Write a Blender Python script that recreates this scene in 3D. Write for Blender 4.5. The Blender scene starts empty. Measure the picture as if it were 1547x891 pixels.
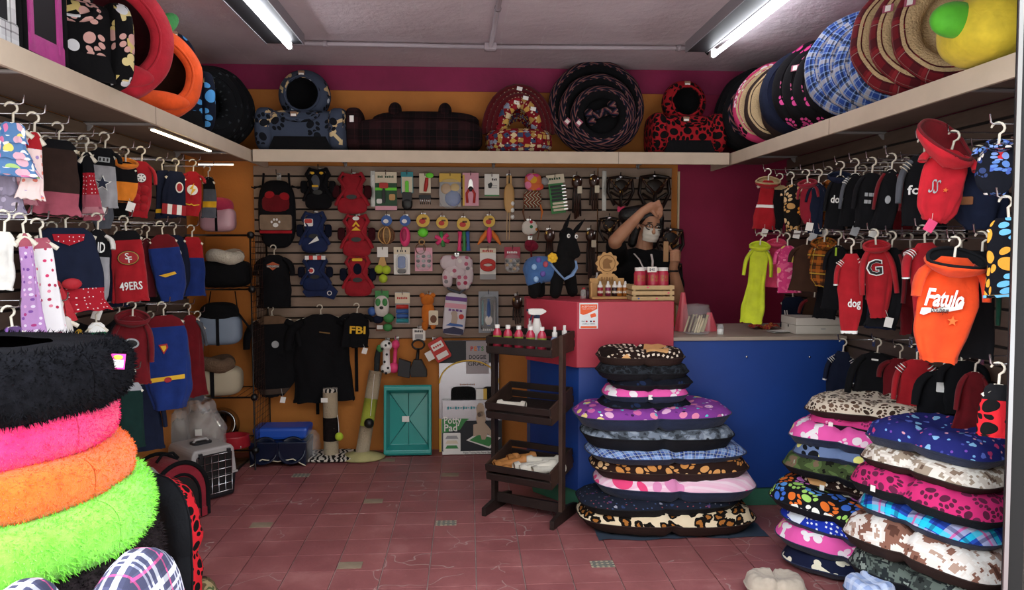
import bpy, bmesh, math, random
from mathutils import Vector, Matrix, Euler, noise
random.seed(7)
SC = bpy.context.scene
COL = SC.collection
PI = math.pi

# ---------------------------------------------------------------- camera
FPX, EYE = 1120.0, 1.45                      # focal length in pixels of a 1547 px wide frame, eye height
yaw, pit = math.atan(66.5 / FPX), math.atan(73.5 / FPX)
CR = Vector((math.cos(yaw), -math.sin(yaw), 0))
CF = Vector((math.sin(yaw) * math.cos(pit), math.cos(yaw) * math.cos(pit), -math.sin(pit)))
CU = CR.cross(CF)
cam_d = bpy.data.cameras.new('camera')
cam_d.sensor_width = 36
cam_d.lens = 36 * FPX / 1547
cam_d.clip_start = .05
cam = bpy.data.objects.new('camera', cam_d)
COL.objects.link(cam)
cm = Matrix((CR, CU, -CF)).transposed().to_4x4()
cm.translation = (0, 0, EYE)
cam.matrix_world = cm
SC.camera = cam

# ---------------------------------------------------------------- light from outside, exposure
world = bpy.data.worlds.new('overcast_sky')
SC.world = world
world.use_nodes = True
wn = world.node_tree.nodes
wn['Background'].inputs[0].default_value = (.86, .93, 1.0, 1)
wn['Background'].inputs[1].default_value = 3.2
SC.view_settings.view_transform = 'Standard'
SC.view_settings.look = 'None'
SC.view_settings.exposure = 0.85
SC.view_settings.gamma = 1
SC.view_settings.use_curve_mapping = False
pl = bpy.data.lights.new('door_portal', 'AREA')   # guides sampling of the sky through the open shop front
pl.shape = 'RECTANGLE'
pl.size, pl.size_y = 3.9, 2.4
pl.cycles.is_portal = True
po = bpy.data.objects.new('door_portal', pl)
COL.objects.link(po)
po.location = (.15, 1.85, 1.21)
po.rotation_euler = (PI / 2, 0, 0)

# ---------------------------------------------------------------- helpers
def ray(px, py):
    return CR * ((px - 773.5) / FPX) + CU * ((445.5 - py) / FPX) + CF
EYEP = Vector((0, 0, EYE))
def onY(px, py, Y):
    d = ray(px, py); return EYEP + d * (Y / d.y)
def onX(px, py, X):
    d = ray(px, py); return EYEP + d * (X / d.x)
def onZ(px, py, Z):
    d = ray(px, py); return EYEP + d * ((Z - EYE) / d.z)
def mpp(Y):
    return Y / FPX                           # metres per pixel at distance Y

def lin(h):
    if not isinstance(h, str):
        return tuple(h)[:3]
    h = h.lstrip('#')
    if len(h) == 3:
        h = ''.join(c * 2 for c in h)
    out = []
    for i in (0, 2, 4):
        c = int(h[i:i + 2], 16) / 255
        out.append(c / 12.92 if c <= .04045 else ((c + .055) / 1.055) ** 2.4)
    return tuple(out)
def rgba(h):
    return lin(h) + (1,)

class G:
    """small node graph helper"""
    def __init__(s, name, rough=.85):
        s.mat = bpy.data.materials.new(name)
        s.mat.use_nodes = True
        s.t = s.mat.node_tree
        s.b = s.t.nodes['Principled BSDF']
        s.b.inputs['Roughness'].default_value = rough
    def node(s, typ, ins=None, **props):
        n = s.t.nodes.new(typ)
        for k, v in props.items():
            setattr(n, k, v)
        for k, v in (ins or {}).items():
            s.put(n.inputs[k], v)
        return n
    def put(s, sock, v):
        if v is None:
            return
        if isinstance(v, bpy.types.NodeSocket):
            s.t.links.new(v, sock)
        else:
            sock.default_value = v
    def m(s, op, a, b=None, c=None):
        n = s.node('ShaderNodeMath', operation=op)
        for i, v in enumerate((a, b, c)):
            s.put(n.inputs[i], v)
        return n.outputs[0]
    def vm(s, op, a, b=None, scale=None):
        n = s.node('ShaderNodeVectorMath', operation=op)
        s.put(n.inputs[0], a)
        s.put(n.inputs[1], b)
        if scale is not None:
            s.put(n.inputs['Scale'], scale)
        return n.outputs[0]
    def sep(s, v):
        n = s.node('ShaderNodeSeparateXYZ', {0: v}); return n.outputs
    def mix(s, f, a, b):
        n = s.node('ShaderNodeMix', data_type='RGBA')
        s.put(n.inputs[0], f)
        s.put(n.inputs[6], rgba(a) if not isinstance(a, bpy.types.NodeSocket) else a)
        s.put(n.inputs[7], rgba(b) if not isinstance(b, bpy.types.NodeSocket) else b)
        return n.outputs[2]
    def ramp(s, f, stops, const=True):
        n = s.node('ShaderNodeValToRGB', {0: f})
        cr = n.color_ramp
        if const:
            cr.interpolation = 'CONSTANT'
        cr.elements[0].position, cr.elements[0].color = stops[0][0], rgba(stops[0][1])
        cr.elements[1].position, cr.elements[1].color = stops[1][0], rgba(stops[1][1])
        for p, c in stops[2:]:
            e = cr.elements.new(p); e.color = rgba(c)
        return n.outputs[0]
    def pick(s, f, cols):
        if len(cols) == 1:
            return rgba_node(s, cols[0])
        return s.ramp(f, [(i / len(cols), c) for i, c in enumerate(cols)])
    def noise(s, v, scale, detail=2, rough=.5, dist=0):
        return s.node('ShaderNodeTexNoise', {'Vector': v, 'Scale': scale, 'Detail': detail, 'Roughness': rough, 'Distortion': dist}).outputs[0]
    def uv(s):
        return s.node('ShaderNodeTexCoord').outputs['UV']
    def obj(s):
        return s.node('ShaderNodeTexCoord').outputs['Object']
    def bump(s, h, strength=.3, dist=.01):
        n = s.node('ShaderNodeBump', {'Height': h, 'Strength': strength, 'Distance': dist})
        s.t.links.new(n.outputs[0], s.b.inputs['Normal'])
    def col(s, c):
        s.put(s.b.inputs['Base Color'], c if isinstance(c, bpy.types.NodeSocket) else rgba(c))
    def ell(s, x, y, cx, cy, rx, ry):
        a = s.m('DIVIDE', s.m('SUBTRACT', x, cx), rx)
        b = s.m('DIVIDE', s.m('SUBTRACT', y, cy), ry)
        return s.m('LESS_THAN', s.m('ADD', s.m('MULTIPLY', a, a), s.m('MULTIPLY', b, b)), 1.0)
    def cells(s, v, scale, size, rnd=.55, spin=1):
        p = s.vm('SCALE', v, scale=scale)
        vo = s.node('ShaderNodeTexVoronoi', {'Vector': p, 'Scale': 1.0, 'Randomness': rnd}, voronoi_dimensions='2D')
        l = s.vm('SUBTRACT', p, vo.outputs['Position'])
        c = s.node('ShaderNodeSeparateColor', {0: vo.outputs['Color']})
        r = s.node('ShaderNodeVectorRotate', {'Vector': l, 'Angle': s.m('MULTIPLY', c.outputs[0], 6.28 * spin)}, rotation_type='Z_AXIS')
        r = s.vm('SCALE', r.outputs[0], scale=1.0 / size)
        o = s.sep(r)
        return o[0], o[1], c.outputs[1], c.outputs[2]
    def shape(s, kind, x, y):
        ax = s.m('ABSOLUTE', x)
        if kind == 'paw':
            a = s.ell(ax, y, 0, -.16, .27, .22)
            b = s.ell(ax, y, .36, .14, .11, .16)
            c = s.ell(ax, y, .13, .36, .11, .16)
            return s.m('MAXIMUM', a, s.m('MAXIMUM', b, c))
        if kind == 'bone':
            ay = s.m('ABSOLUTE', y)
            a = s.ell(ax, ay, .36, .11, .13, .13)
            b = s.m('MULTIPLY', s.m('LESS_THAN', ax, .36), s.m('LESS_THAN', ay, .09))
            return s.m('MAXIMUM', a, b)
        if kind == 'heart':
            a = s.ell(ax, y, .14, .1, .19, .19)
            b = s.m('LESS_THAN', s.m('ADD', ax, s.m('ABSOLUTE', s.m('ADD', y, .02))), .3)
            return s.m('MAXIMUM', a, b)
        if kind == 'square':
            ay = s.m('ABSOLUTE', y)
            return s.m('LESS_THAN', s.m('MAXIMUM', ax, ay), .34)
        return s.ell(x, y, 0, 0, .3, .3)
def rgba_node(g, c):
    n = g.node('ShaderNodeRGB'); n.outputs[0].default_value = rgba(c); return n.outputs[0]

MATS = {}
def plain(name, c, rough=.7, metal=0, bump=0, bs=60, var=0, coat=0):
    if name in MATS:
        return MATS[name]
    g = G(name, rough)
    g.b.inputs['Metallic'].default_value = metal
    if coat:
        g.b.inputs['Coat Weight'].default_value = coat
    if var:
        n = g.noise(g.obj(), 6, 4, .6)
        l = lin(c)
        g.col(g.ramp(n, [(.3, tuple(x * (1 - var) for x in l)), (.7, tuple(min(1, x * (1 + var)) for x in l))], False))
    else:
        g.col(c)
    if bump:
        g.bump(g.noise(g.obj(), bs, 3), bump)
    MATS[name] = g.mat
    return g.mat
def cloth(name, c, rough=.95, weave=.25, folds=.35):
    """plain woven cloth: fine weave and soft creases"""
    if name in MATS:
        return MATS[name]
    g = G(name, rough)
    l = lin(c)
    n = g.noise(g.obj(), 18, 3)
    g.col(g.ramp(n, [(.3, tuple(x * .82 for x in l)), (.75, tuple(min(1, x * 1.12) for x in l))], False))
    if max(l) > .05:
        g.b.inputs['Sheen Weight'].default_value = .1
    g.b.inputs['Specular IOR Level'].default_value = .25
    w = g.noise(g.obj(), 900, 1)
    g.bump(g.m('ADD', g.m('MULTIPLY', w, weave), g.m('MULTIPLY', g.noise(g.obj(), 22, 2, .5, .6), folds * 4)), .45, .008)
    MATS[name] = g.mat
    return g.mat
def printed(name, base, layers, rough=.92, bump=.3):
    """printed fabric. layers: (kind, scale, size, colours, density[, randomness])"""
    if name in MATS:
        return MATS[name]
    g = G(name, rough)
    v = g.uv()
    c = base(g, v) if callable(base) else rgba_node(g, base)
    for i, L in enumerate(layers):
        kind, sc, size, cols, dens = L[:5]
        off = g.vm('ADD', v, (i * 3.37 + .13, i * 1.91 + .07, 0))
        x, y, r1, r2 = g.cells(off, sc, size, L[5] if len(L) > 5 else .55)
        mk = g.shape(kind, x, y)
        if dens < 1:
            mk = g.m('MULTIPLY', mk, g.m('LESS_THAN', r2, dens))
        c = g.mix(mk, c, g.pick(r1, cols))
    g.col(c)
    g.b.inputs['Specular IOR Level'].default_value = .2
    g.bump(g.m('ADD', g.noise(g.obj(), 700, 1), g.m('MULTIPLY', g.noise(g.obj(), 20, 2, .5, .5), 4)), bump, .008)
    MATS[name] = g.mat
    return g.mat
def plaid_base(base, bands):
    """bands: (repeat per metre, offset, width 0..1, colour, opacity)"""
    def f(g, v):
        o = g.sep(v)
        c = rgba_node(g, base)
        for sc, off, w, cl, al in bands:
            for k in (0, 1):
                fr = g.m('FRACT', g.m('ADD', g.m('MULTIPLY', o[k], sc), off))
                c = g.mix(g.m('MULTIPLY', g.m('LESS_THAN', fr, w), al), c, cl)
        return c
    return f
def camo_base(cols, scale=12, digi=0):
    def f(g, v):
        if digi:
            n = g.node('ShaderNodeVectorMath', {0: v, 1: (digi, digi, digi)}, operation='SNAP')
            v = n.outputs[0]
        k = len(cols)
        return g.ramp(g.noise(v, scale, 2.5, .55, .3), [(.0, cols[0])] + [(.3 + .4 * (i) / (k - 1), cols[i]) for i in range(1, k)])
    return f
def leopard_base(bg='#d9b98c', mid='#a8692f', dark='#120c08', scale=15):
    def f(g, v):
        w = g.vm('ADD', v, g.vm('SCALE', g.node('ShaderNodeTexNoise', {'Vector': v, 'Scale': 14.0}).outputs['Color'], scale=.07))
        vo = g.node('ShaderNodeTexVoronoi', {'Vector': w, 'Scale': scale, 'Randomness': .85}, voronoi_dimensions='2D')
        d = g.m('ADD', vo.outputs['Distance'], g.m('MULTIPLY', g.m('SUBTRACT', g.noise(v, 40), .5), .35))
        bgc = g.mix(g.noise(v, 6), '#f0e2c8', bg)
        c = g.mix(g.m('LESS_THAN', d, .46), bgc, dark)
        return g.mix(g.m('LESS_THAN', d, .2), c, mid)
    return f
def stripes_base(cols, scale, zig=0, zs=20, axis=1):
    def f(g, v):
        o = g.sep(v)
        t = g.m('MULTIPLY', o[axis], scale)
        if zig:
            t = g.m('ADD', t, g.m('MULTIPLY', g.m('PINGPONG', g.m('MULTIPLY', o[1 - axis], zs), 1.0), zig))
        return g.pick(g.m('FRACT', t), cols)
    return f
def zebra_base(g, v):
    w = g.node('ShaderNodeTexWave', {'Vector': v, 'Scale': 9.0, 'Distortion': 9.0, 'Detail': 1.0, 'Detail Scale': 1.2})
    return g.ramp(w.outputs['Fac'], [(0, '#111'), (.5, '#cfc6ba')])
def glass(name, c='#ffffff', rough=.05, alpha=.25):
    if name in MATS:
        return MATS[name]
    g = G(name, rough)
    g.col(c)
    g.b.inputs['Alpha'].default_value = alpha
    g.b.inputs['Specular IOR Level'].default_value = .8
    MATS[name] = g.mat
    return g.mat
def emit(name, c, strength):
    g = G(name)
    g.col(c)
    g.b.inputs['Emission Color'].default_value = rgba(c)
    g.b.inputs['Emission Strength'].default_value = strength
    MATS[name] = g.mat
    return g.mat

class MB:
    """mesh buffer: collects shapes, links them as one object"""
    def __init__(s):
        s.v, s.f, s.m, s.u, s.sm = [], [], [], [], []
    def add(s, vs, fs, mi=0, uvs=None, M=None, smooth=False):
        o = len(s.v)
        s.v += [tuple(M @ Vector(p)) if M else tuple(p) for p in vs]
        for k, f in enumerate(fs):
            s.f.append([o + i for i in f]); s.m.append(mi); s.sm.append(smooth)
            s.u.append(uvs[k] if uvs else None)
        return s
    def box(s, c, d, mi=0, M=None):
        x, y, z = (q / 2 for q in d)
        vs = [(c[0] + a * x, c[1] + b * y, c[2] + e * z) for a in (-1, 1) for b in (-1, 1) for e in (-1, 1)]
        return s.add(vs, [(0, 1, 3, 2), (4, 6, 7, 5), (0, 4, 5, 1), (2, 3, 7, 6), (0, 2, 6, 4), (1, 5, 7, 3)], mi, None, M)
    def grid(s, fn, nu, nv, wu=False, wv=False, su=1, sv=1, mi=0, M=None, smooth=True, caps=False, flip=False, ou=0, ov=0):
        cu, cv = (nu if wu else nu + 1), (nv if wv else nv + 1)
        vs = [fn(i / nu, j / nv) for i in range(cu) for j in range(cv)]
        fs, us = [], []
        for i in range(nu):
            for j in range(nv):
                a, b = i % cu, (i + 1) % cu
                c, d = j % cv, (j + 1) % cv
                q = [a * cv + c, b * cv + c, b * cv + d, a * cv + d]
                u = [(i / nu * su + ou, j / nv * sv + ov), ((i + 1) / nu * su + ou, j / nv * sv + ov), ((i + 1) / nu * su + ou, (j + 1) / nv * sv + ov), (i / nu * su + ou, (j + 1) / nv * sv + ov)]
                if flip:
                    q.reverse(); u.reverse()
                fs.append(q); us.append(u)
        if caps:
            for j in (0, cv - 1):
                q = [i * cv + j for i in range(cu)]
                if (j == 0) != flip:
                    pass
                else:
                    q.reverse()
                fs.append(q); us.append([(vs[k][0], vs[k][1]) for k in q])
        return s.add(vs, fs, mi, us, M, smooth)
    def tube(s, pts, r, n=6, mi=0, M=None, flat=1.0, cap=True):
        pts = [Vector(p) for p in pts]
        k = len(pts)
        rs = r if isinstance(r, (list, tuple)) else [r] * k
        fr = []
        ref = None
        for i in range(k):
            t = (pts[min(i + 1, k - 1)] - pts[max(i - 1, 0)])
            t = t.normalized() if t.length > 1e-9 else Vector((0, 0, 1))
            if ref is None:
                ref = Vector((0, 0, 1)) if abs(t.z) < .9 else Vector((1, 0, 0))
            a = t.cross(ref)
            a = a.normalized() if a.length > 1e-6 else Vector((1, 0, 0))
            b = a.cross(t)
            ref = b
            fr.append((a, b))
        L = sum((pts[i + 1] - pts[i]).length for i in range(k - 1))
        def fn(u, v):
            i = round(v * (k - 1))
            a, b = fr[i]
            th = u * 2 * PI
            return pts[i] + a * (rs[i] * math.cos(th)) + b * (rs[i] * flat * math.sin(th))
        return s.grid(fn, n, k - 1, wu=True, su=2 * PI * max(rs), sv=L, mi=mi, M=M, caps=cap, flip=True)
    def lathe(s, prof, n=20, mi=0, M=None, su=None, smooth=True):
        """prof: (radius, z) from bottom to top, about local z"""
        k = len(prof) - 1
        def fn(u, v):
            r, z = prof[round(v * k)]
            return (r * math.cos(u * 2 * PI), r * math.sin(u * 2 * PI), z)
        L = sum(math.hypot(prof[i + 1][0] - prof[i][0], prof[i + 1][1] - prof[i][1]) for i in range(k))
        R = max(p[0] for p in prof)
        return s.grid(fn, n, k, wu=True, su=su or 2 * PI * R, sv=L, mi=mi, M=M, smooth=smooth)
    def ell(s, c, r, nu=14, nv=9, mi=0, M=None, p=1.0):
        """ellipsoid, p<1 squares it"""
        def pw(q): return math.copysign(abs(q) ** p, q)
        def fn(u, v):
            a, b = u * 2 * PI, (v - .5) * PI
            return (c[0] + r[0] * pw(math.cos(b)) * pw(math.cos(a)), c[1] + r[1] * pw(math.cos(b)) * pw(math.sin(a)), c[2] + r[2] * pw(math.sin(b)))
        s.grid(fn, nu, nv, wu=True, su=2 * PI * max(r[0], r[1]), sv=PI * r[2], mi=mi, M=M)
        if p < 1:
            for k in range(len(s.f) - nu * nv, len(s.f)):
                s.u[k] = None
        return s
    def prism(s, out, d0, d1, mi=0, M=None, smooth=False):
        """outline in x,z extruded along y from d0 to d1"""
        n = len(out)
        ar = sum(out[i][0] * out[(i + 1) % n][1] - out[(i + 1) % n][0] * out[i][1] for i in range(n))
        if ar < 0:
            out = out[::-1]
        vs = [(x, d0, z) for x, z in out] + [(x, d1, z) for x, z in out]
        fs = [list(range(n)), [n + i for i in range(n)][::-1]] + [(i, i + n, (i + 1) % n + n, (i + 1) % n) for i in range(n)]
        return s.add(vs, fs, mi, None, M, smooth)
    def build(s, name, mats, parent=None, loc=None, bevel=0, sub=0, kind=None, solid=0):
        me = bpy.data.meshes.new(name)
        me.from_pydata(s.v, [], s.f)
        if not isinstance(mats, (list, tuple)):
            mats = [mats]
        for q in mats:
            me.materials.append(q)
        me.polygons.foreach_set('material_index', s.m)
        me.polygons.foreach_set('use_smooth', s.sm)
        ul = me.uv_layers.new(name='UVMap').data
        for k, p in enumerate(me.polygons):
            u = s.u[k]
            if u is None:
                n = p.normal
                ax = max(range(3), key=lambda q: abs(n[q]))
                a, b = ((1, 2), (0, 2), (0, 1))[ax]
                for li, vi in zip(p.loop_indices, p.vertices):
                    ul[li].uv = (s.v[vi][a], s.v[vi][b])
            else:
                for li, q in zip(p.loop_indices, u):
                    ul[li].uv = q
        me.update()
        o = bpy.data.objects.new(name, me)
        COL.objects.link(o)
        if parent is not None:
            o.parent = parent
        if loc is not None:
            o.location = loc
        if solid:
            w = o.modifiers.new('solid', 'SOLIDIFY'); w.thickness = solid; w.offset = 0
        if bevel:
            w = o.modifiers.new('bevel', 'BEVEL'); w.width = bevel; w.segments = 2; w.limit_method = 'ANGLE'
        if sub:
            w = o.modifiers.new('sub', 'SUBSURF'); w.levels = w.render_levels = sub
        if kind:
            o['kind'] = kind
        return o

def tag(o, label, cat, group=None):
    o['label'] = label; o['category'] = cat
    if group:
        o['group'] = group
    return o
def thing(name, label, cat, loc=(0, 0, 0), rz=0, group=None, rot=None):
    o = bpy.data.objects.new(name, None)
    o.empty_display_size = .05
    COL.objects.link(o)
    o.location = loc
    o.rotation_euler = rot if rot else (0, 0, rz)
    return tag(o, label, cat, group)
def dup(root, loc, rz, label=None, rot=None, scale=None):
    kids = list(root.children)
    r = root.copy(); COL.objects.link(r)
    r.location = loc
    r.rotation_euler = rot if rot else (0, 0, rz)
    if scale:
        r.scale = (scale,) * 3
    if label:
        r['label'] = label
    for ch in kids:
        c = ch.copy(); COL.objects.link(c); c.parent = r
        for g in ch.children:
            d = g.copy(); COL.objects.link(d); d.parent = c
    return r
FONTS = {}
def text_mb(txt, size, depth=.0008, width=None, shear=0, bold=0):
    """lettering as mesh data in x,z facing -y, centred"""
    cu = bpy.data.curves.new('t', 'FONT')
    cu.body = txt; cu.size = size; cu.align_x = 'CENTER'; cu.align_y = 'CENTER'
    cu.extrude = depth / 2; cu.shear = shear; cu.offset = bold; cu.resolution_u = 2
    ob = bpy.data.objects.new('t', cu)
    COL.objects.link(ob)
    bpy.context.view_layer.update()
    me = bpy.data.meshes.new_from_object(ob.evaluated_get(bpy.context.evaluated_depsgraph_get()))
    bpy.data.objects.remove(ob); bpy.data.curves.remove(cu)
    mb = MB()
    vs = [(v.co.x, -v.co.z, v.co.y) for v in me.vertices]
    k = 1
    if width and vs:
        w = max(p[0] for p in vs) - min(p[0] for p in vs)
        k = width / w if w else 1
    mb.add([(p[0] * k, p[1], p[2]) for p in vs], [list(p.vertices) for p in me.polygons])
    bpy.data.meshes.remove(me)
    return mb
def lettering(txt, size, m, parent, loc, rot=(0, 0, 0), width=None, shear=0, bold=0, name='lettering', warp=None):
    mb = text_mb(txt, size, .0012, width, shear, bold)
    if warp:
        M = Matrix.Translation(loc) @ Euler(rot).to_matrix().to_4x4()
        mb.v = [warp(M @ Vector(p)) for p in mb.v]
        return mb.build(name, m, parent)
    o = mb.build(name, m, parent, loc)
    o.rotation_euler = rot
    return o
def circ(cx, cz, rx, rz=None, n=20, a0=0):
    rz = rz or rx
    return [(cx + rx * math.cos(a0 + 2 * PI * i / n), cz + rz * math.sin(a0 + 2 * PI * i / n)) for i in range(n)]
def star(cx, cz, r, k=.42, n=5):
    return [(cx + (r if i % 2 == 0 else r * k) * math.sin(PI * i / n), cz + (r if i % 2 == 0 else r * k) * math.cos(PI * i / n)) for i in range(2 * n)]
def rrect(cx, cz, w, h, r, n=4):
    out = []
    for sx, sz, a in ((1, 1, 0), (-1, 1, 90), (-1, -1, 180), (1, -1, 270)):
        for i in range(n + 1):
            t = math.radians(a + 90 * i / n)
            out.append((cx + sx * (w / 2 - r) + r * math.cos(t), cz + sz * (h / 2 - r) + r * math.sin(t)))
    return out
def RM(x=0, y=0, z=0, loc=(0, 0, 0)):
    return Matrix.Translation(loc) @ Euler((x, y, z)).to_matrix().to_4x4()
def nz(x, y=0, z=0):
    return noise.noise(Vector((x, y, z)))
WHITE = plain('white_plastic', '#e8e6e2', .4)
BLACK = plain('black_plastic', '#0b0b0c', .45)
CHROME = plain('chrome_wire', '#c9c9cc', .25, 1)
PAPER = plain('white_paper', '#efece6', .8)
# ================================================================ the room
BY, CZ, LX, RX = 5.25, 2.69, -1.81, 2.14          # back wall, ceiling, side walls
SB, ST, SF = 1.985, 2.062, 4.83                   # shelf underside, top, front of the back shelf
SLX, SRX = -1.375, 1.735                          # fronts of the side shelves
def struct(mb, name, m, **k):
    return mb.build(name, m, kind='structure', **k)
def wallpaint(name, c, stain=.18):
    g = G(name, .75)
    p = g.obj()
    l = lin(c)
    n = g.noise(p, 2.2, 5, .6)
    g.col(g.ramp(n, [(.3, tuple(x * (1 - stain) for x in l)), (.7, tuple(min(1, x * (1 + stain * .5)) for x in l))], False))
    g.bump(g.noise(p, 60, 4), .15)
    MATS[name] = g.mat
    return g.mat
ORANGE = wallpaint('orange_wall_paint', '#c47a33')
MAGENTA = wallpaint('magenta_wall_paint', '#971d48')
MAGENTA2 = wallpaint('faded_magenta_paint', '#8f1f4e', .3)
# ceiling: painted concrete with board marks of the formwork and flaked spots
g = G('painted_concrete', .8)
p = g.obj(); o = g.sep(p)
line = g.m('LESS_THAN', g.m('FRACT', g.m('ADD', g.m('MULTIPLY', o[0], 4.2), g.m('MULTIPLY', g.noise(p, 1.5), .25))), .035)
line = g.m('MULTIPLY', line, g.m('GREATER_THAN', g.noise(p, 9, 3), .5))
fl = g.m('GREATER_THAN', g.noise(p, 26, 3, .6), .735)
c = g.ramp(g.noise(p, 1.6, 5, .6), [(.25, '#c3b4bc'), (.7, '#ddd0d6')], False)
c = g.mix(g.m('MULTIPLY', g.m('MAXIMUM', line, fl), .55), c, '#d8d0d4')
g.col(c); g.bump(g.m('ADD', g.noise(p, 14, 5, .65), g.m('MULTIPLY', line, .3)), .45, .02)
CEIL = g.mat
struct(MB().box(((LX + RX) / 2, 3.65, CZ + .06), (RX - LX + .4, 3.5, .12)), 'ceiling', CEIL)
struct(MB().box((LX - .06, 3.65, CZ / 2), (.12, 3.5, CZ)), 'wall_left', ORANGE)
struct(MB().box((RX + .06, 3.65, CZ / 2), (.12, 3.5, CZ)), 'wall_right', MAGENTA)
wb = MB().box(((LX + 1.495) / 2, BY + .06, CZ / 2), (1.495 - LX, .12, CZ), 0)
wb.box(((1.495 + RX) / 2, BY + .06, CZ / 2), (RX - 1.495, .12, CZ), 1)
struct(wb, 'wall_back', [ORANGE, MAGENTA])
struct(MB().box(((LX + RX) / 2, BY - .004, 2.605), (RX - LX, .012, .165)), 'trim_1', MAGENTA2)
struct(MB().box((1.5, BY - .008, .99), (.014, .016, 1.98)), 'trim_2', plain('cream_trim', '#d8c3a0', .6))
# floor: red cement tiles laid in grout, one piece each
GROUT = plain('pale_grout', '#b09a94', .9, var=.3)
floor = struct(MB().box((.15, 2.2, -.03), (7, 6.4, .044)), 'floor', GROUT)
g = G('red_cement_tile', .5)
pos = g.node('ShaderNodeNewGeometry').outputs['Position']
rnd = g.node('ShaderNodeObjectInfo').outputs['Random']
c = g.ramp(g.noise(pos, 3.5, 5, .65), [(.25, '#7d4746'), (.55, '#975a59'), (.8, '#b57d79')], False)
c = g.mix(g.m('MULTIPLY', rnd, .35), c, '#7d4147')
crack = g.node('ShaderNodeTexVoronoi', {'Vector': g.vm('ADD', pos, g.vm('SCALE', g.node('ShaderNodeTexNoise', {'Vector': pos, 'Scale': 5.0}).outputs['Color'], scale=.25)), 'Scale': 2.6}, feature='DISTANCE_TO_EDGE').outputs['Distance']
crack = g.m('MULTIPLY', g.m('LESS_THAN', crack, .006), g.m('GREATER_THAN', g.noise(pos, 2.1), .54))
chip = g.m('GREATER_THAN', g.noise(pos, 34, 3, .7), .74)
c = g.mix(g.m('MULTIPLY', g.m('MAXIMUM', crack, chip), .6), c, '#b39a94')
scuff = g.m('MULTIPLY', g.m('GREATER_THAN', g.noise(pos, 6, 6, .75, 1.5), .62), .25)
c = g.mix(scuff, c, '#a06d69')
g.col(c)
g.put(g.b.inputs['Roughness'], g.m('ADD', .32, g.m('MULTIPLY', g.noise(pos, 7, 4), .4)))
g.bump(g.noise(pos, 45, 4), .12)
TILE = g.mat
TX, TY = .21, .18
tmb = MB().box((0, 0, 0), (TX - .005, TY - .0045, .008))
t0 = None
for j in range(13):
    for i in range(-9, 11):
        x, y = .136 + TX * i, 2.91 + TY * (j + .5)
        if x < LX or x > RX or (y > 4.0 and x > .75):
            continue
        if t0 is None:
            t0 = t = tmb.build('tile', TILE, floor, bevel=.0012)
        else:
            t = t0.copy(); COL.objects.link(t)
        t.location = (x, y, -.004 + random.uniform(-.0006, .0004))
g = G('patterned_inlay', .5)
v = g.uv(); u = g.cells(v, 40, .9, 0)
g.col(g.mix(g.shape('heart', u[0], u[1]), g.mix(g.noise(v, 60), '#8f8878', '#3d4a50'), '#b9a98f'))
INLAY = g.mat
for k, (px, py) in enumerate([(529, 854), (674, 790), (395, 793), (564, 757), (910, 852), (680, 717), (585, 695), (455, 718), (280, 760), (372, 697)]):
    w = onZ(px, py, 0)
    MB().box((0, 0, .0008), (.108, .07, .0014)).build('inlay', [INLAY, plain('worn_inlay', '#8d7a66', .7, var=.3)][k % 3 != 1], floor, (w.x, w.y, .0004))
# pavement outside, door jamb with its bright metal edge
struct(MB().box((.15, -1.6, -.06), (14, 6.4, .1)), 'ground', plain('grey_pavement', '#c6c2ba', .9, bump=.4, var=.15))
struct(MB().box(((LX + RX) / 2, 1.96, 2.55), (RX - LX + .4, .16, .3)), 'added_lintel', plain('dark_added_lintel', '#3a3633', .8))  # added lintel, out of view: keeps sky light off the upper back
struct(MB().box((0, -7.2, 3.2), (30, .4, 6.4)), 'wall_street_added', plain('added_street_render', '#a39a8c', .9, var=.15))  # added unseen façade behind the camera, hides low sky to dim the back
jm = thing('door_jamb', 'dark steel door jamb with bright metal edge right of the cushion piles', 'door frame', (1.62, 2.1, 0))
jm['kind'] = 'structure'
MB().box((.012, -.003, 1.35), (.014, .006, 2.7)).build('edge_strip', plain('bright_steel', '#a2a2a5', .3, 1), jm).rotation_euler = (0, -.017, 0)
MB().box((.04, .006, 1.35), (.06, .01, 2.7)).build('post', plain('black_steel', '#060607', .8), jm).rotation_euler = (0, -.017, 0)
MB().box((.525, .06, 1.35), (.85, .1, 2.7)).build('pillar', plain('rough_grey_render', '#5f5c58', .95, bump=.8, bs=30, var=.35), jm)

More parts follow.
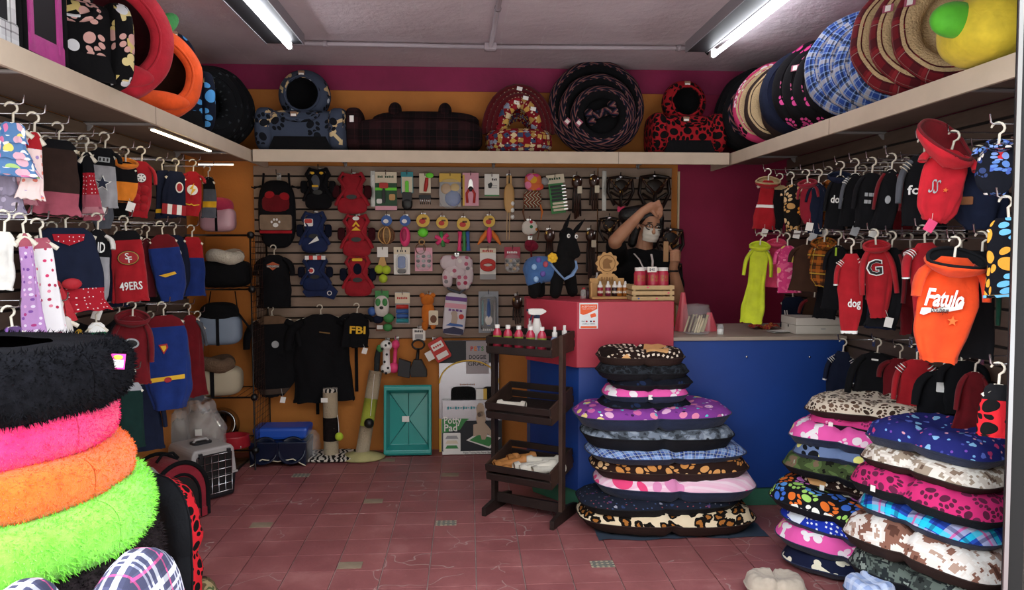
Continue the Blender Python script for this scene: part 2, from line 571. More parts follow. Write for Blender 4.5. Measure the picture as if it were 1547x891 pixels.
# ---------------------------------------------------------------- slatwall panels
g = G('slat_laminate', .55)
p = g.obj()
rn = g.node('ShaderNodeObjectInfo').outputs['Random']
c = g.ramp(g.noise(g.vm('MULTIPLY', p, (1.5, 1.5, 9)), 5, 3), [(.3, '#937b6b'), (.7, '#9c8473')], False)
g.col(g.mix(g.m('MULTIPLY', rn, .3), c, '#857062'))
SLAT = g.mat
g = G('shaded_brown_slat', .6)
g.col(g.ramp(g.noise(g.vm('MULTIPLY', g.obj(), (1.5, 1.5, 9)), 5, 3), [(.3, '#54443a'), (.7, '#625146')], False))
SLAT2 = g.mat  # brown side-wall laminate, its colour also holding the shade behind the clothes
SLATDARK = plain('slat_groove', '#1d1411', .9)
PITCH = .0755
def slat_panel(label, x0, x1, z0, z1, side='back', xw=0):
    n = round((z1 - z0) / PITCH)
    if side == 'back':
        t = thing('slatwall_panel', label, 'slatwall', ((x0 + x1) / 2, BY, z0))
        rz = 0
    else:
        t = thing('slatwall_panel', label, 'slatwall', (xw, (x0 + x1) / 2, z0), PI / 2 if side == 'left' else -PI / 2)
    L = x1 - x0
    MB().box((0, -.006, (z1 - z0) / 2), (L, .01, z1 - z0)).build('backing', SLATDARK, t)
    mb = MB().box((0, -.017, PITCH / 2), (L - .002, .012, PITCH - .012))
    s0 = None
    for i in range(n):
        if s0 is None:
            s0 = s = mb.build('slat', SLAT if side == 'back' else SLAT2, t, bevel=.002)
        else:
            s = s0.copy(); COL.objects.link(s)
        s.location.z = i * PITCH
    return t
slat_panel('wide slatwall panel behind the toys and harnesses on the back wall', -1.47, .915, .80, 1.985)
slat_panel('narrow slatwall panel behind the person at the counter', .92, 1.448, .80, 1.985)
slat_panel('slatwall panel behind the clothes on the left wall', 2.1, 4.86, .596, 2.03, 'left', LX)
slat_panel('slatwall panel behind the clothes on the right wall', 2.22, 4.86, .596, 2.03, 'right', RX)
ALU = plain('aluminium_channel', '#a9a6a4', .35, .9)
for px, y1, lab in ((563, 312, 'aluminium wall channel beside the red harnesses'), (913, 318, 'aluminium wall channel left of the leather harnesses')):
    a, b = onY(px, 258, BY - .03), onY(px, y1, BY - .03)
    m = MB()
    for q in (-.011, .011):
        m.box((q, 0, 0), (.006, .012, a.z - b.z))
    m.box((0, .005, 0), (.03, .003, a.z - b.z))
    for i in range(10):
        m.box((0, -.001, (i - 4.5) * .022), (.008, .01, .004))
    o = m.build('wall_channel', ALU, loc=(a.x, BY - .032, (a.z + b.z) / 2)); tag(o, lab, 'rail')

# ---------------------------------------------------------------- high shelves
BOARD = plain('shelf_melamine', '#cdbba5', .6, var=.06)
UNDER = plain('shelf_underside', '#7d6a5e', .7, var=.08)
BRK = plain('grey_bracket', '#9c9796', .5, .3)
def shelf(label, cx, cy, L, depth, rz, joints=()):
    t = thing('wall_shelf', label, 'shelf', (cx, cy, SB), rz)
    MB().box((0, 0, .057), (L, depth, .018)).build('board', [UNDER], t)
    MB().box((0, -depth / 2 - .008, .0385), (L, .016, .077)).build('fascia', BOARD, t, bevel=.0015)
    for q in joints:
        MB().box((q, -depth / 2 - .0165, .0385), (.0025, .001, .077)).build('joint', plain('joint_line', '#6f5f52'), t)
    n = max(2, int(L / .9))
    for i in range(n):
        x = -L / 2 + L * (i + .5) / n
        m = MB()
        m.box((x, depth / 2 - .17, .04), (.022, .33, .012))
        m.box((x, depth / 2 - .006, -.03), (.022, .012, .15))
        m.prism([(0, 0), (.03, 0), (.03, -.008), (.01, -.03), (0, -.03)], -.004, .004, M=RM(0, 0, -PI / 2, (x, depth / 2 - .012, .036)))
        m.build('bracket', BRK, t, bevel=.003)
    return t
shelf('long high shelf on the left wall under the red and orange pet beds', (LX + SLX) / 2, 3.645, 3.19, SLX - LX - .02, PI / 2, (-.25,))
shelf('long high shelf on the right wall under the round plaid beds', (RX + SRX) / 2, 3.7, 3.08, RX - SRX - .02, -PI / 2, (.2,))
shelf('high shelf across the back wall above the slatwall', (SLX + SRX) / 2, (SF + BY) / 2, SRX - SLX - .04, BY - SF - .01, 0, (.8,))

# ---------------------------------------------------------------- lamps and conduit
TUBE = emit('fluorescent_tube', '#f4f8ff', 14)
LEDM = emit('warm_led', '#ffe6b8', 10)
HOUS = plain('dark_fitting', '#1b1a1d', .5)
REFL = plain('grey_reflector_edge', '#8c878c', .5)
def fitting(label, xt, y1, xa, xb):
    t = thing('ceiling_light', label, 'light', (xt, y1 - .62, CZ))
    MB().box(((xa + xb) / 2 - xt, 0, -.03), (xb - xa, 1.26, .06)).build('housing', HOUS, t, bevel=.004)
    for x in (xa, xb):
        MB().box((x - xt, 0, -.03), (.006, 1.27, .066)).build('edge', REFL, t)
    MB().tube([(0, -.6, -.085), (0, .6, -.085)], .014, 10).build('tube', TUBE, t)
    for y in (-.605, .605):
        MB().box((0, y, -.07), (.03, .025, .05)).build('socket', WHITE, t)
fitting('fluorescent ceiling light on the left of the ceiling', -1.03, 4.48, -1.17, -.955)
fitting('fluorescent ceiling light on the right of the ceiling', 1.49, 4.52, 1.33, 1.46)
PIPE = plain('painted_conduit', '#a89ca2', .6)
def zc(px, py, d=.022):
    w = onZ(px, py, CZ - d); return (w.x, w.y, w.z)
def conduit(label, a, b, clips):
    t = thing('conduit_pipe', label, 'pipe', (0, 0, 0))
    MB().tube([a, b], .0135, 8).build('pipe', PIPE, t)
    A, B = Vector(a), Vector(b)
    for q in clips:
        c = A.lerp(B, q)
        MB().tube([c - (B - A).normalized() * .014, c + (B - A).normalized() * .014], .019, 8).build('clip', PIPE, t)
jb = zc(741, 71)
conduit('white conduit running from the left light to the ceiling junction box', zc(437, 65), (jb[0] - .03, jb[1], jb[2]), (.18,))
conduit('white conduit running from the right light to the ceiling junction box', zc(1062, 73), (jb[0] + .03, jb[1], jb[2]), (.12,))
conduit('white conduit running forward from the ceiling junction box', (jb[0], jb[1] - .03, jb[2]), (jb[0] + .03, 3.2, jb[2]), (.5,))
m = MB().box((0, 0, 0), (.075, .06, .042)).box((0, 0, -.023), (.06, .045, .006))
tag(m.build('junction_box', PIPE, loc=(jb[0], jb[1], CZ - .0225), bevel=.004), 'small white junction box in the middle of the ceiling', 'box')
for a, b, lab in (((437, 65), (434, 50), 'short dark cable at the end of the left ceiling light'), ((1062, 73), (1076, 66), 'short dark cable at the end of the right ceiling light')):
    p0, p1 = Vector(zc(*a)), Vector(zc(*b))
    mid = (p0 + p1) / 2 + Vector((0, 0, -.05))
    tag(MB().tube([p0, p0.lerp(mid, .6), mid, mid.lerp(p1, .6), p1], .006, 5).build('light_cable', BLACK), lab, 'cable')
def led(label, a, b):
    A, B = Vector(a), Vector(b)
    t = thing('led_strip', label, 'light', tuple((A + B) / 2), math.atan2(B.y - A.y, B.x - A.x))
    L = (B - A).length
    MB().box((0, 0, -.004), (L, .026, .008)).build('housing', ALU, t)
    m = MB()
    MB().box((0, 0, -.011), (L * .98, .014, .006)).build('diffuser', LEDM, t)
za, zb = onZ(245, 195, SB - .01), onZ(343, 228, SB - .01)
led('bright warm strip light under the front edge of the left shelf', (SLX - .04, za.y, SB - .002), (SLX - .04, min(zb.y, 4.78), SB - .002))
led('short warm strip light in the corner under the left shelf', (-1.72, 4.9, SB - .002), (-1.5, 4.9, SB - .002))

# ---------------------------------------------------------------- shop counter
RED = plain('red_counter_paint', '#b93a4c', .5, var=.06)
BLUE = plain('blue_counter_paint', '#17408f', .5, var=.06)
GREEN = plain('green_plinth_paint', '#3c7a62', .7, var=.15)
CTOP = plain('beige_counter_top', '#a8998a', .4, var=.05)
t = thing('shop_counter', 'blue shop counter with raised red cabinet at its left end', 'counter', (1.2, 4.2, 0))
def P(pts): return [(x - 1.2, y - 4.2) for x, y in pts]
def slab(pts, z0, z1, name, m, bevel=.003):
    mb = MB(); mb.prism(P(pts), -z1, -z0, M=Matrix(((1, 0, 0, 0), (0, 0, 1, 0), (0, -1, 0, 0), (0, 0, 0, 1))))
    return mb.build(name, m, t, bevel=bevel)
base = [(.36, 4.27), (.6, 3.97), (2.085, 3.97), (2.085, 4.62), (1.42, 4.62), (1.42, 4.5), (.36, 4.5)]
slab(base, .105, .935, 'base', BLUE)
slab([(.38, 4.29), (.61, 3.985), (2.08, 3.985), (2.08, 4.6), (1.43, 4.6), (1.43, 4.48), (.38, 4.48)], 0, .105, 'plinth', GREEN)
slab([(1.1, 3.955), (2.09, 3.955), (2.09, 4.66), (1.42, 4.66), (1.42, 4.5), (1.1, 4.5)], .935, .955, 'top', CTOP)
slab([(.335, 4.25), (.585, 3.945), (1.115, 3.945), (1.115, 4.42), (.335, 4.42)], .795, 1.152, 'upper_cabinet', RED, .004)
for px in (1128, 1223):
    w = onY(px, 539, 3.965)
    MB().lathe([(0, -.003), (.006, -.003), (.006, .003), (0, .004)], 8, M=RM(PI / 2, 0, 0, (w.x - 1.2, w.y - 4.2, w.z))).build('screw', CHROME, t)
# payment poster on the red cabinet
w = onY(889.5, 477, 3.94)
t = thing('paper_poster', 'small orange and white payment poster taped on the red cabinet', 'poster', (w.x, 3.943, w.z))
pw, ph = .101, .139
MB().box((0, 0, 0), (pw, .001, ph)).build('sheet', plain('poster_white', '#e9edf2', .6), t)
OR = plain('poster_orange', '#f0602c', .6)
MB().prism([(-.046, .062), (.046, .062), (.046, .037), (-.005, .012), (-.03, .005), (-.046, .012)], -.0014, -.0008).build('orange_field', OR, t)
MB().prism(rrect(0, -.061, .088, .011, .004), -.0014, -.0008).build('bottom_band', OR, t)
MB().prism(rrect(0, 0, .03, .02, .005), -.0014, -.0008, M=RM(0, -.25, 0, (.024, 0, .002))).build('card_shape', OR, t)
lettering('ACEPTAMOS', .014, PAPER, t, (0, -.002, .049), width=.078)
lettering('PAGO CON TARJETA', .008, PAPER, t, (0, -.002, .037), width=.07)
INK = plain('dark_ink', '#23304f', .7)
REDI = plain('red_ink', '#b8262c', .7)
lettering('VISA', .009, INK, t, (-.031, -.002, -.03), width=.017)
for x, m in ((-.011, REDI), (.012, INK), (.029, REDI)):
    MB().prism(circ(x, -.03, .0055, .0045, 10), -.0014, -.0008).build('logo_mark', m, t)
lettering('credito y debito', .008, INK, t, (0, -.002, -.043), width=.07)
# ================================================================ cushions and pet beds
def cushion(name, label, w, d, h, top, base, loc, rz=0, tilt=(0, 0), notch=.09, group=None, seed=0, dip=.3, bend=0, seam=.42, label_tag=None):
    """stuffed pet cushion with a tied notch in each long side; printed top, plain underside"""
    t = thing(name, label, 'pet bed', loc, 0, group, rot=(tilt[0], tilt[1], rz))
    a, b = w / 2, d / 2
    def outl(th):
        c, s = abs(math.cos(th)), abs(math.sin(th))
        r = 1 / ((c / a) ** 3 + (s / b) ** 3) ** (1 / 3)
        k = 0
        for q in (PI / 2, 3 * PI / 2):
            e = (th - q + PI) % (2 * PI) - PI
            k += math.exp(-(e / .13) ** 2)
        return r * (1 - notch * k + .015 * nz(3 * math.cos(th), 3 * math.sin(th), seed)), k
    zs = h * seam
    def fn(up):
        def f(u, v):
            th = u * 2 * PI
            R, k = outl(th)
            v = v ** .8
            x, y = R * v * math.cos(th), R * v * math.sin(th)
            puff = (1 - v ** 7) ** .5
            if up:
                z = zs + (h - zs) * puff * (1 - dip * (1 - min(1, v / .62) ** 2)) * (1 - .45 * k * v)
                z += .09 * h * nz(x * 14 + seed, y * 14, seed) * (1 - v ** 4)
                z += .06 * h * math.sin(th * 17 + seed) * v ** 3 * (1 - v ** 8)
            else:
                z = zs - zs * puff * (1 - .3 * k * v)
                z += .05 * h * math.sin(th * 15 + seed) * v ** 4 * (1 - v ** 6)
            z -= bend * ((x / a) ** 2) * h
            return (x, y, z)
        return f
    m = MB(); m.grid(fn(1), 64, 10, wu=True)
    vs = m.v
    def arc(p):
        r = math.hypot(p[0], p[1]) + 1e-6
        k = 1 + max(0, h - p[2]) / r * min(1, r / b)
        return (p[0] * k, p[1] * k)
    m.u = [[arc(vs[i]) for i in f] for f in m.f]
    m.build('top_cover', top, t)
    m = MB(); m.grid(fn(0), 64, 9, wu=True, flip=True)
    m.build('base_cover', base, t)
    m = MB()
    m.tube([(outl(i / 64 * 2 * PI)[0] * math.cos(i / 64 * 2 * PI) * 1.0, outl(i / 64 * 2 * PI)[0] * math.sin(i / 64 * 2 * PI), zs - bend * h * (outl(i / 64 * 2 * PI)[0] * math.cos(i / 64 * 2 * PI) / a) ** 2) for i in range(65)], .0035, 5, cap=False)
    m.build('piping', base, t)
    if label_tag is not None:
        MB().box((0, 0, 0), (.02, .002, .024)).build('care_tag', PAPER, t, loc=(label_tag * a, -b * (1 - notch * (abs(label_tag) < .1)) - .006, zs))
    return t
NAVY = cloth('navy_ripstop', '#222c48', .7)
BLK = cloth('black_ripstop', '#15161b', .75)
BRN = cloth('dark_brown_ripstop', '#33231f', .75)
def P_(name, base, *layers): return printed(name, base, list(layers))
LEO = P_('leopard_plush', leopard_base())
NAVYFLO = P_('navy_floral_print', '#1c2130', ('dot', 34, .5, ['#6b3a55', '#46557d', '#7d8390', '#8c4a52'], .5), ('heart', 16, .5, ['#5c3e6b', '#2f3f66', '#99a'], .4))
PINKPAW = P_('pale_pink_paw_plush', stripes_base(['#f4c9dc', '#f7d9e6', '#f2bfd6'], 22), ('paw', 4.2, .95, ['#f0558c', '#e48fbd', '#ee4a80', '#e8a6cf'], .85))
BRNPAW = P_('brown_tan_paw_plush', '#2a1813', ('paw', 11, 1.0, ['#d99a5b', '#e3b886', '#c98646'], .9))
BLUPLD = P_('blue_white_plaid_fleece', plaid_base('#3f5aa5', [(16, 0, .3, '#8fb0e0', .55), (16, .5, .18, '#182752', .8), (48, .2, .25, '#dfe8f5', .35)]))
GRYCAMO = P_('grey_camo_fleece', camo_base(['#34383f', '#555c66', '#7d8796', '#9aa3b0', '#2a2d33'], 16))
OWL = P_('purple_owl_print', '#8a3f9a', ('dot', 13, .95, ['#f08fb4', '#f2d98c', '#d56aa8', '#e9b5d8'], .6), ('dot', 13, .35, ['#402050', '#fff'], .6), ('heart', 18, .5, ['#c98ad8', '#5fc7d0', '#6b2d80'], .45))
DKNAVY = P_('dark_navy_print', '#10131f', ('paw', 9, .6, ['#1c2a4a', '#232c40'], .5), ('bone', 7, .4, ['#3f9bd0', '#c8ccd8'], .12))
HOTPOLKA = P_('hot_pink_polka_print', '#ef5fb0', ('dot', 9, .7, ['#f6e9f0'], .5), ('bone', 7, .95, ['#ecd9a0', '#f5eef2'], .55), ('paw', 8, .6, ['#f7dcea'], .3))
DKCAMO = P_('charcoal_camo_fleece', camo_base(['#0f1013', '#1b1d22', '#2c3138', '#16171b', '#3a4048'], 20))
BRNDOT = P_('brown_patchwork_plush', '#22130f', ('square', 34, .75, ['#e8d9c8', '#d8c4ae'], .8, .1), ('square', 7, 1.2, ['#120a08', '#d8a36a', '#1a0e0b'], .45))
CREAMPAW = P_('cream_brown_paw_plush', '#d9cbb8', ('paw', 17, .95, ['#4a3428', '#3b2a22', '#6b5242'], 1, .45))
PINKPAW2 = P_('pink_brown_paw_fleece', '#d83f86', ('paw', 16, .8, ['#7c2a50', '#f0a0c8'], .7))
GRYDOT = P_('blue_grey_dot_fleece', '#6d80a8', ('dot', 9, .75, ['#f0f0f0', '#f2ee88'], .6), ('paw', 7, .9, ['#15171d'], .3))
CAMO = P_('green_camo_fleece', camo_base(['#15150f', '#3c4a2a', '#566b3c', '#7a6450', '#99a58c'], 11))
MULTIPAW = P_('black_multicolour_paw_fleece', '#121218', ('paw', 11, 1.05, ['#e8742c', '#5b9ae0', '#e6e0a8', '#d87ad0', '#a8d86a', '#f2f0e8', '#3f6fd0'], 1, .45))
BLUWHT = P_('blue_white_patch_plush', '#1d36b0', ('square', 40, .62, ['#e8eefa'], .75, .1), ('square', 8, 1.1, ['#e8eefa', '#1d36b0', '#2746c8'], .3))
NAVYBONE = P_('navy_bone_fleece', '#161c38', ('bone', 7, 1.0, ['#efe6cf'], .4), ('dot', 9, .5, ['#e8e8e8'], .3))
FISH = P_('navy_fish_print', '#252a72', ('dot', 26, .55, ['#7d4fb8', '#d8608c', '#7fb0e8', '#e8a8b8', '#4a50a8'], .6), ('heart', 17, .75, ['#c83f78', '#5f70c8', '#8cc0e8'], .5))
CRMDIGI = P_('cream_digital_camo', camo_base(['#6b5548', '#a89684', '#ece4da', '#d8ccc0', '#8a7464', '#efe9e0'], 13, .012))
MAGPAW = P_('magenta_paw_fleece', '#d42f74', ('paw', 13, .95, ['#5c1f3c', '#6b2446'], 1, .4), ('bone', 12, .6, ['#8a2a55'], .3))
SKYPLD = P_('bright_blue_plaid_fleece', plaid_base('#2a4fb8', [(6, 0, .42, '#e6e6f4', .5), (6, .55, .16, '#25d0f0', .8), (6, .78, .07, '#e04fa0', .8), (6, .3, .1, '#182060', .6)]))
BRNDIGI = P_('brown_digital_camo', camo_base(['#5c3a30', '#8a5f50', '#e6dcd4', '#f0eae4', '#b89a8a', '#7c4f42'], 10, .009))
DKDIGI = P_('dark_digital_camo', camo_base(['#1a1c1c', '#343a38', '#5c6660', '#23282a', '#8a948c', '#2c3230'], 12, .009))
LILAC = P_('pale_blue_cloth', plaid_base('#8fa0c8', [(20, 0, .4, '#c8d0e4', .5)]))

# ---- the pile in front of the counter, bottom to top: (x0, x1, y of lower edge, y of lower edge of the next one, depth, ...)
PY0 = 3.745
cstack = [
    (872, 1152, 824, 789, .47, LEO, BRN, 'leopard print pet cushion at the bottom of the pile before the blue counter', -.05),
    (872, 1128, 789, 764, .45, NAVYFLO, BLK, 'navy floral pet cushion second from the bottom of the pile before the counter', .03),
    (898, 1152, 766, 728, .44, PINKPAW, NAVY, 'pale pink pet cushion with big pink paws in the pile before the counter', -.1),
    (893, 1140, 735, 703, .43, BRNPAW, BRN, 'dark brown pet cushion with tan paw prints in the pile before the counter', -.06),
    (885, 1138, 709, 685, .43, BLUPLD, NAVY, 'blue and white plaid pet cushion in the pile before the counter', .04),
    (878, 1118, 690, 655, .42, GRYCAMO, BLK, 'grey camouflage pet cushion in the pile before the counter', -.03),
    (866, 1114, 657, 624, .42, OWL, NAVY, 'purple pet cushion with owl print, topmost of the large ones before the counter', .02),
    (906, 1050, 626, 609, .3, DKNAVY, BLK, 'small black pet cushion lying on the purple owl cushion', .08),
    (912, 1046, 613, 590, .3, HOTPOLKA, NAVY, 'small hot pink pet cushion with white dots in the pile before the counter', -.05),
    (922, 1052, 594, 574, .29, DKNAVY, BLK, 'small navy pet cushion with light blue spot, third from the top before the counter', .06),
    (903, 1046, 579, 554, .29, DKCAMO, BLK, 'small charcoal camouflage pet cushion, second from the top before the counter', .05),
    (903, 1040, 557, 531, .28, BRNDOT, BRN, 'small brown patchwork pet cushion on top of the pile before the counter', -.02),
]
for i, (x0, x1, yb, yt, d, top, base, lab, rz) in enumerate(cstack):
    yf = PY0 - d / 2
    z0, z1 = max(0.002, onY(1000, yb, yf).z), onY(1000, yt, yf).z
    h = (z1 - z0) * 1.12
    if i == 0: h *= 1.25
    w = (x1 - x0) * mpp(PY0 - .08)
    cx = onY((x0 + x1) / 2, 600, PY0 - .08).x
    cushion('pet_cushion', lab, w, d, h, top, base, (cx, PY0, z0), rz, (random.uniform(-.01, .01), random.uniform(-.015, .015)), group='cushions piled before the counter', seed=i * 3.1, dip=.5, seam=(.62 if i in (1, 5, 6) else .5), label_tag=.02 if i == 8 else None)
# ---- the two piles by the right wall
def side_pile(rows, cx, cy, rz, group, zk):
    z = .004
    for i, (w, d, h, dx, dy, top, base, lab, tx, ty) in enumerate(rows):
        cushion('pet_cushion', lab, w, d, h, top, base, (cx + dx, cy + dy, z), rz + random.uniform(-.07, .07), (tx, ty), group=group, seed=i * 2.3 + cx, dip=.45, label_tag=-.35 if i in (4, 8) else None, bend=.2)
        z += h * .88 * zk
RZ = -.75
side_pile([
    (.66, .5, .1, -.02, -.04, NAVYBONE, NAVY, 'navy bone print pet cushion at the bottom of the rear right pile', 0, 0),
    (.68, .5, .12, -.04, -.02, HOTPOLKA, NAVY, 'hot pink pet cushion with white dots low in the rear right pile', 0, .08),
    (.64, .48, .115, -.03, 0, BLUWHT, NAVY, 'bright blue and white pet cushion in the rear pile by the right wall', .02, .1),
    (.66, .48, .125, -.07, .02, MULTIPAW, BLK, 'black pet cushion with multicoloured paw prints in the rear right pile', .02, .11),
    (.56, .44, .09, .04, .1, BRNDOT, BRN, 'brown patchwork pet cushion in the rear pile by the right wall', 0, .03),
    (.6, .46, .115, 0, .1, CAMO, BLK, 'green camouflage pet cushion in the rear pile by the right wall', 0, .04),
    (.46, .4, .1, -.02, .12, GRYDOT, NAVY, 'blue grey pet cushion with white dots in the rear pile by the right wall', 0, .02),
    (.5, .4, .12, -.02, .12, HOTPOLKA, NAVY, 'pink pet cushion with white dots high in the rear pile by the right wall', 0, .03),
    (.44, .38, .085, .04, .12, PINKPAW2, BLK, 'small pink brown-pawed pet cushion under the cream one by the right wall', 0, .02),
    (.62, .44, .1, .1, .08, CREAMPAW, BRN, 'cream pet cushion with brown paw prints topping the rear right pile', 0, 0),
], 1.79, 3.2, RZ, 'cushions piled by the right wall', .77)
side_pile([
    (.5, .44, .14, -.04, -.02, FISH, NAVY, 'dark blue printed pet cushion at the bottom of the front pile beside the door jamb', 0, .03),
    (.58, .46, .14, 0, 0, DKDIGI, BLK, 'dark digital camouflage pet cushion low in the front pile beside the door jamb', 0, .03),
    (.6, .46, .15, -.02, 0, BRNDIGI, BRN, 'brown and white digital camouflage pet cushion in the front pile beside the door jamb', 0, .04),
    (.54, .44, .1, .02, .02, SKYPLD, NAVY, 'bright blue plaid pet cushion in the front pile beside the door jamb', 0, .03),
    (.58, .44, .13, 0, .02, MAGPAW, BLK, 'magenta pet cushion with dark paw prints in the front pile beside the door jamb', 0, .03),
    (.52, .42, .1, .02, .03, CRMDIGI, BRN, 'cream digital camouflage pet cushion in the front pile beside the door jamb', 0, .02),
    (.5, .4, .115, .03, .04, FISH, NAVY, 'navy fish print pet cushion on top of the front pile beside the door jamb', 0, .01),
], 1.81, 2.72, -1.08, 'cushions piled by the right wall', .97)
cushion('pet_cushion', 'pale blue small pet cushion on the floor before the piles by the right wall', .17, .16, .09, LILAC, NAVY, (1.535, 2.68, .095), .2, seed=4)
cushion('pet_cushion', 'navy cushion under the pale blue one at the foot of the right piles', .24, .2, .085, NAVYBONE, NAVY, (1.535, 2.68, .004), .2, seed=14)
BEIGE = cloth('beige_canvas', '#b3a596')
cushion('cloth_bundle', 'beige cloth bundle on the floor left of the right hand piles', .24, .16, .09, BEIGE, BEIGE, (1.27, 2.93, .003), -.2, seed=9)['category'] = 'cloth'
# plastic sheet under the counter pile
PLAST = plain('grey_plastic_sheet', '#3a4452', .5)
m = MB()
m.grid(lambda u, v: (.64 + u * .86, 3.535 + v * .33 + .02 * nz(u * 6, v * 3), .003 + .012 * abs(nz(u * 9, v * 9, 3)) * (1 if v < .95 else 0)), 30, 10)
tag(m.build('plastic_sheet', PLAST), 'grey plastic sheet under the leopard cushion', 'sheet')

# ---- plush round beds at the left edge
def add_fur(mb, pts, L, wd, mi=0, droop=.5):
    for p, n in pts:
        t = n.cross(Vector((random.uniform(-1, 1), random.uniform(-1, 1), random.uniform(-1, 1)))).normalized()
        d = (n * random.uniform(.3, 1) + t * random.uniform(-.7, .7) + Vector((0, 0, -droop * random.random()))).normalized()
        tip = p + d * L * random.uniform(.6, 1.1)
        s = t * wd
        mb.add([p - s - n * .002, p + s - n * .002, tip], [(0, 1, 2)], mi, [[(p.x, p.y)] * 3], smooth=True)
def fur_mat(name, c, c2):
    g = G(name, .95)
    g.col(g.ramp(g.noise(g.obj(), 30, 4, .7), [(.3, c2), (.65, c)], False))
    if max(lin(c)) > .1:
        g.b.inputs['Sheen Weight'].default_value = .3
    g.b.inputs['Specular IOR Level'].default_value = .1
    g.bump(g.noise(g.obj(), 160, 3, .7), .6, .01)
    MATS[name] = g.mat
    return g.mat
def plush_bed(label, loc, R, h, mat, tilt, seed, nf=9000, L=.016):
    t = thing('plush_bed', label, 'pet bed', loc, group='plush round beds piled at the left edge', rot=(tilt[0], tilt[1], seed))
    def f(u, v):
        th, ph = u * 2 * PI, (v - .5) * PI
        cr, sr = math.cos(ph), math.sin(ph)
        r = R - h * .5 + h * .5 * abs(cr) ** .75
        k = abs(ph) / (PI / 2)
        r2 = r if k < .98 else R * .55
        lump = 1 + .02 * nz(3 * math.cos(th), 3 * math.sin(th), seed + v) + .006 * math.sin(th * 13 + seed)
        return (r2 * lump * math.cos(th), r2 * lump * math.sin(th), h * .5 + h * .5 * math.copysign(abs(sr) ** .8, sr) * (1 + .1 * nz(2 * math.cos(th), 2 * math.sin(th), seed)))
    m = MB(); m.grid(f, 72, 16, wu=True)
    m.add([(R * .56 * math.cos(i / 24 * 2 * PI), R * .56 * math.sin(i / 24 * 2 * PI), h * .8) for i in range(24)], [list(range(24))])
    pts = []
    for _ in range(nf):
        u, v = random.random(), random.uniform(.05, .97)
        p = Vector(f(u, v)); e = 1e-3
        n = (Vector(f(u + e, v)) - p).cross(Vector(f(u, v + e)) - p)
        if n.length > 0:
            pts.append((p, n.normalized()))
    add_fur(m, pts, L, .0022)
    m.build('plush_cover', mat, t)
    return t
LPY = 1.95
for lab, xr, z0, h, R, c, c2, tl, sd, L in (
        ('black brown plush round bed second from the bottom of the left pile', 255, .31, .17, .43, '#1c1719', '#0a0809', (0, 0), .3, .014),
        ('dark brown plush round bed under the lime green one', 250, .5, .19, .43, '#2a2224', '#120d0f', (.02, -.03), 1.1, .016),
        ('lime green plush round bed in the left pile', 238, .685, .155, .43, '#9cf35a', '#7fe040', (.03, -.04), 2.2, .017),
        ('orange plush round bed in the left pile', 210, .815, .13, .42, '#ff7a30', '#f0641e', (.03, -.03), 3.3, .008),
        ('hot pink plush round bed in the left pile', 193, .925, .135, .41, '#ff3f80', '#ee2a6c', (.02, -.02), 4.4, .009),
        ('black plush round bed on top of the left pile', 214, 1.035, .165, .43, '#17171c', '#08080b', (-.01, -.02), 5.5, .016)):
    X = (xr - 707) / FPX * (LPY + .1)
    b = plush_bed(lab, (X - R, LPY, z0), R, h, fur_mat('plush_' + lab.split()[0] + str(int(sd)), c, c2), tl, sd, L=L)
    if 'on top' in lab:
        yy = 1.5
        while (onY(178, 546, yy) - Vector((X - R, LPY, onY(178, 546, yy).z))).length > R + .004 and yy < 2: yy += .004
        w = onY(178, 546, yy)
        MG = plain('pink_tag', '#e8329a', .6)
        m = MB().box((0, 0, 0), (.034, .002, .04)); o = m.build('price_tag', MG, b)
        m = MB().box((0, -.0016, -.006), (.027, .001, .02)); m.build('tag_paper', PAPER, o)
        m = MB().ell((0, -.002, .011), (.011, .001, .006)); m.build('tag_print', plain('lime_print', '#b8d23a'), o)
        o.matrix_parent_inverse = (Matrix.Translation(b.location) @ Euler(b.rotation_euler).to_matrix().to_4x4()).inverted()
        o.location = (w.x, w.y, w.z); o.rotation_euler = (-.35, .1, .35)
m = cushion('pet_bed', 'large black pet bed at the very bottom of the left pile', .8, .8, .3, BLK, BLK, (-1.25, LPY, .004), 0, notch=0, seed=2)
# plaid beds in front of the pile
GREYPLD = P_('grey_white_pink_plaid', plaid_base('#4c4d68', [(9, 0, .12, '#f0f0f6', .75), (9, .2, .07, '#e6e6f0', .7), (9, .34, .06, '#d8d8ea', .6), (9, .6, .05, '#e0508c', .75), (9, .8, .2, '#343448', .5)]))
def puff(label, c, r, mat, seed, name='plaid_cushion'):
    m = MB()
    m.ell((0, 0, 0), r, 40, 20, p=.75)
    m.v = [tuple(Vector(p) * (1 + .03 * nz(p[0] * 9, p[1] * 9, p[2] * 9 + seed))) for p in m.v]
    o = m.build(name, mat, loc=c)
    return tag(o, label, 'cushion')
w = onY(180, 856, 1.5)
puff('grey plaid puffy cushion standing before the lime green bed', (w.x, 1.55, w.z / 2), (.085, .2, w.z / 2), GREYPLD, 1)
w = onY(45, 884, 1.5)
puff('grey plaid puffy cushion at the lower left edge', (w.x - .02, 1.5, w.z / 2), (.08, .15, w.z / 2), GREYPLD, 5)
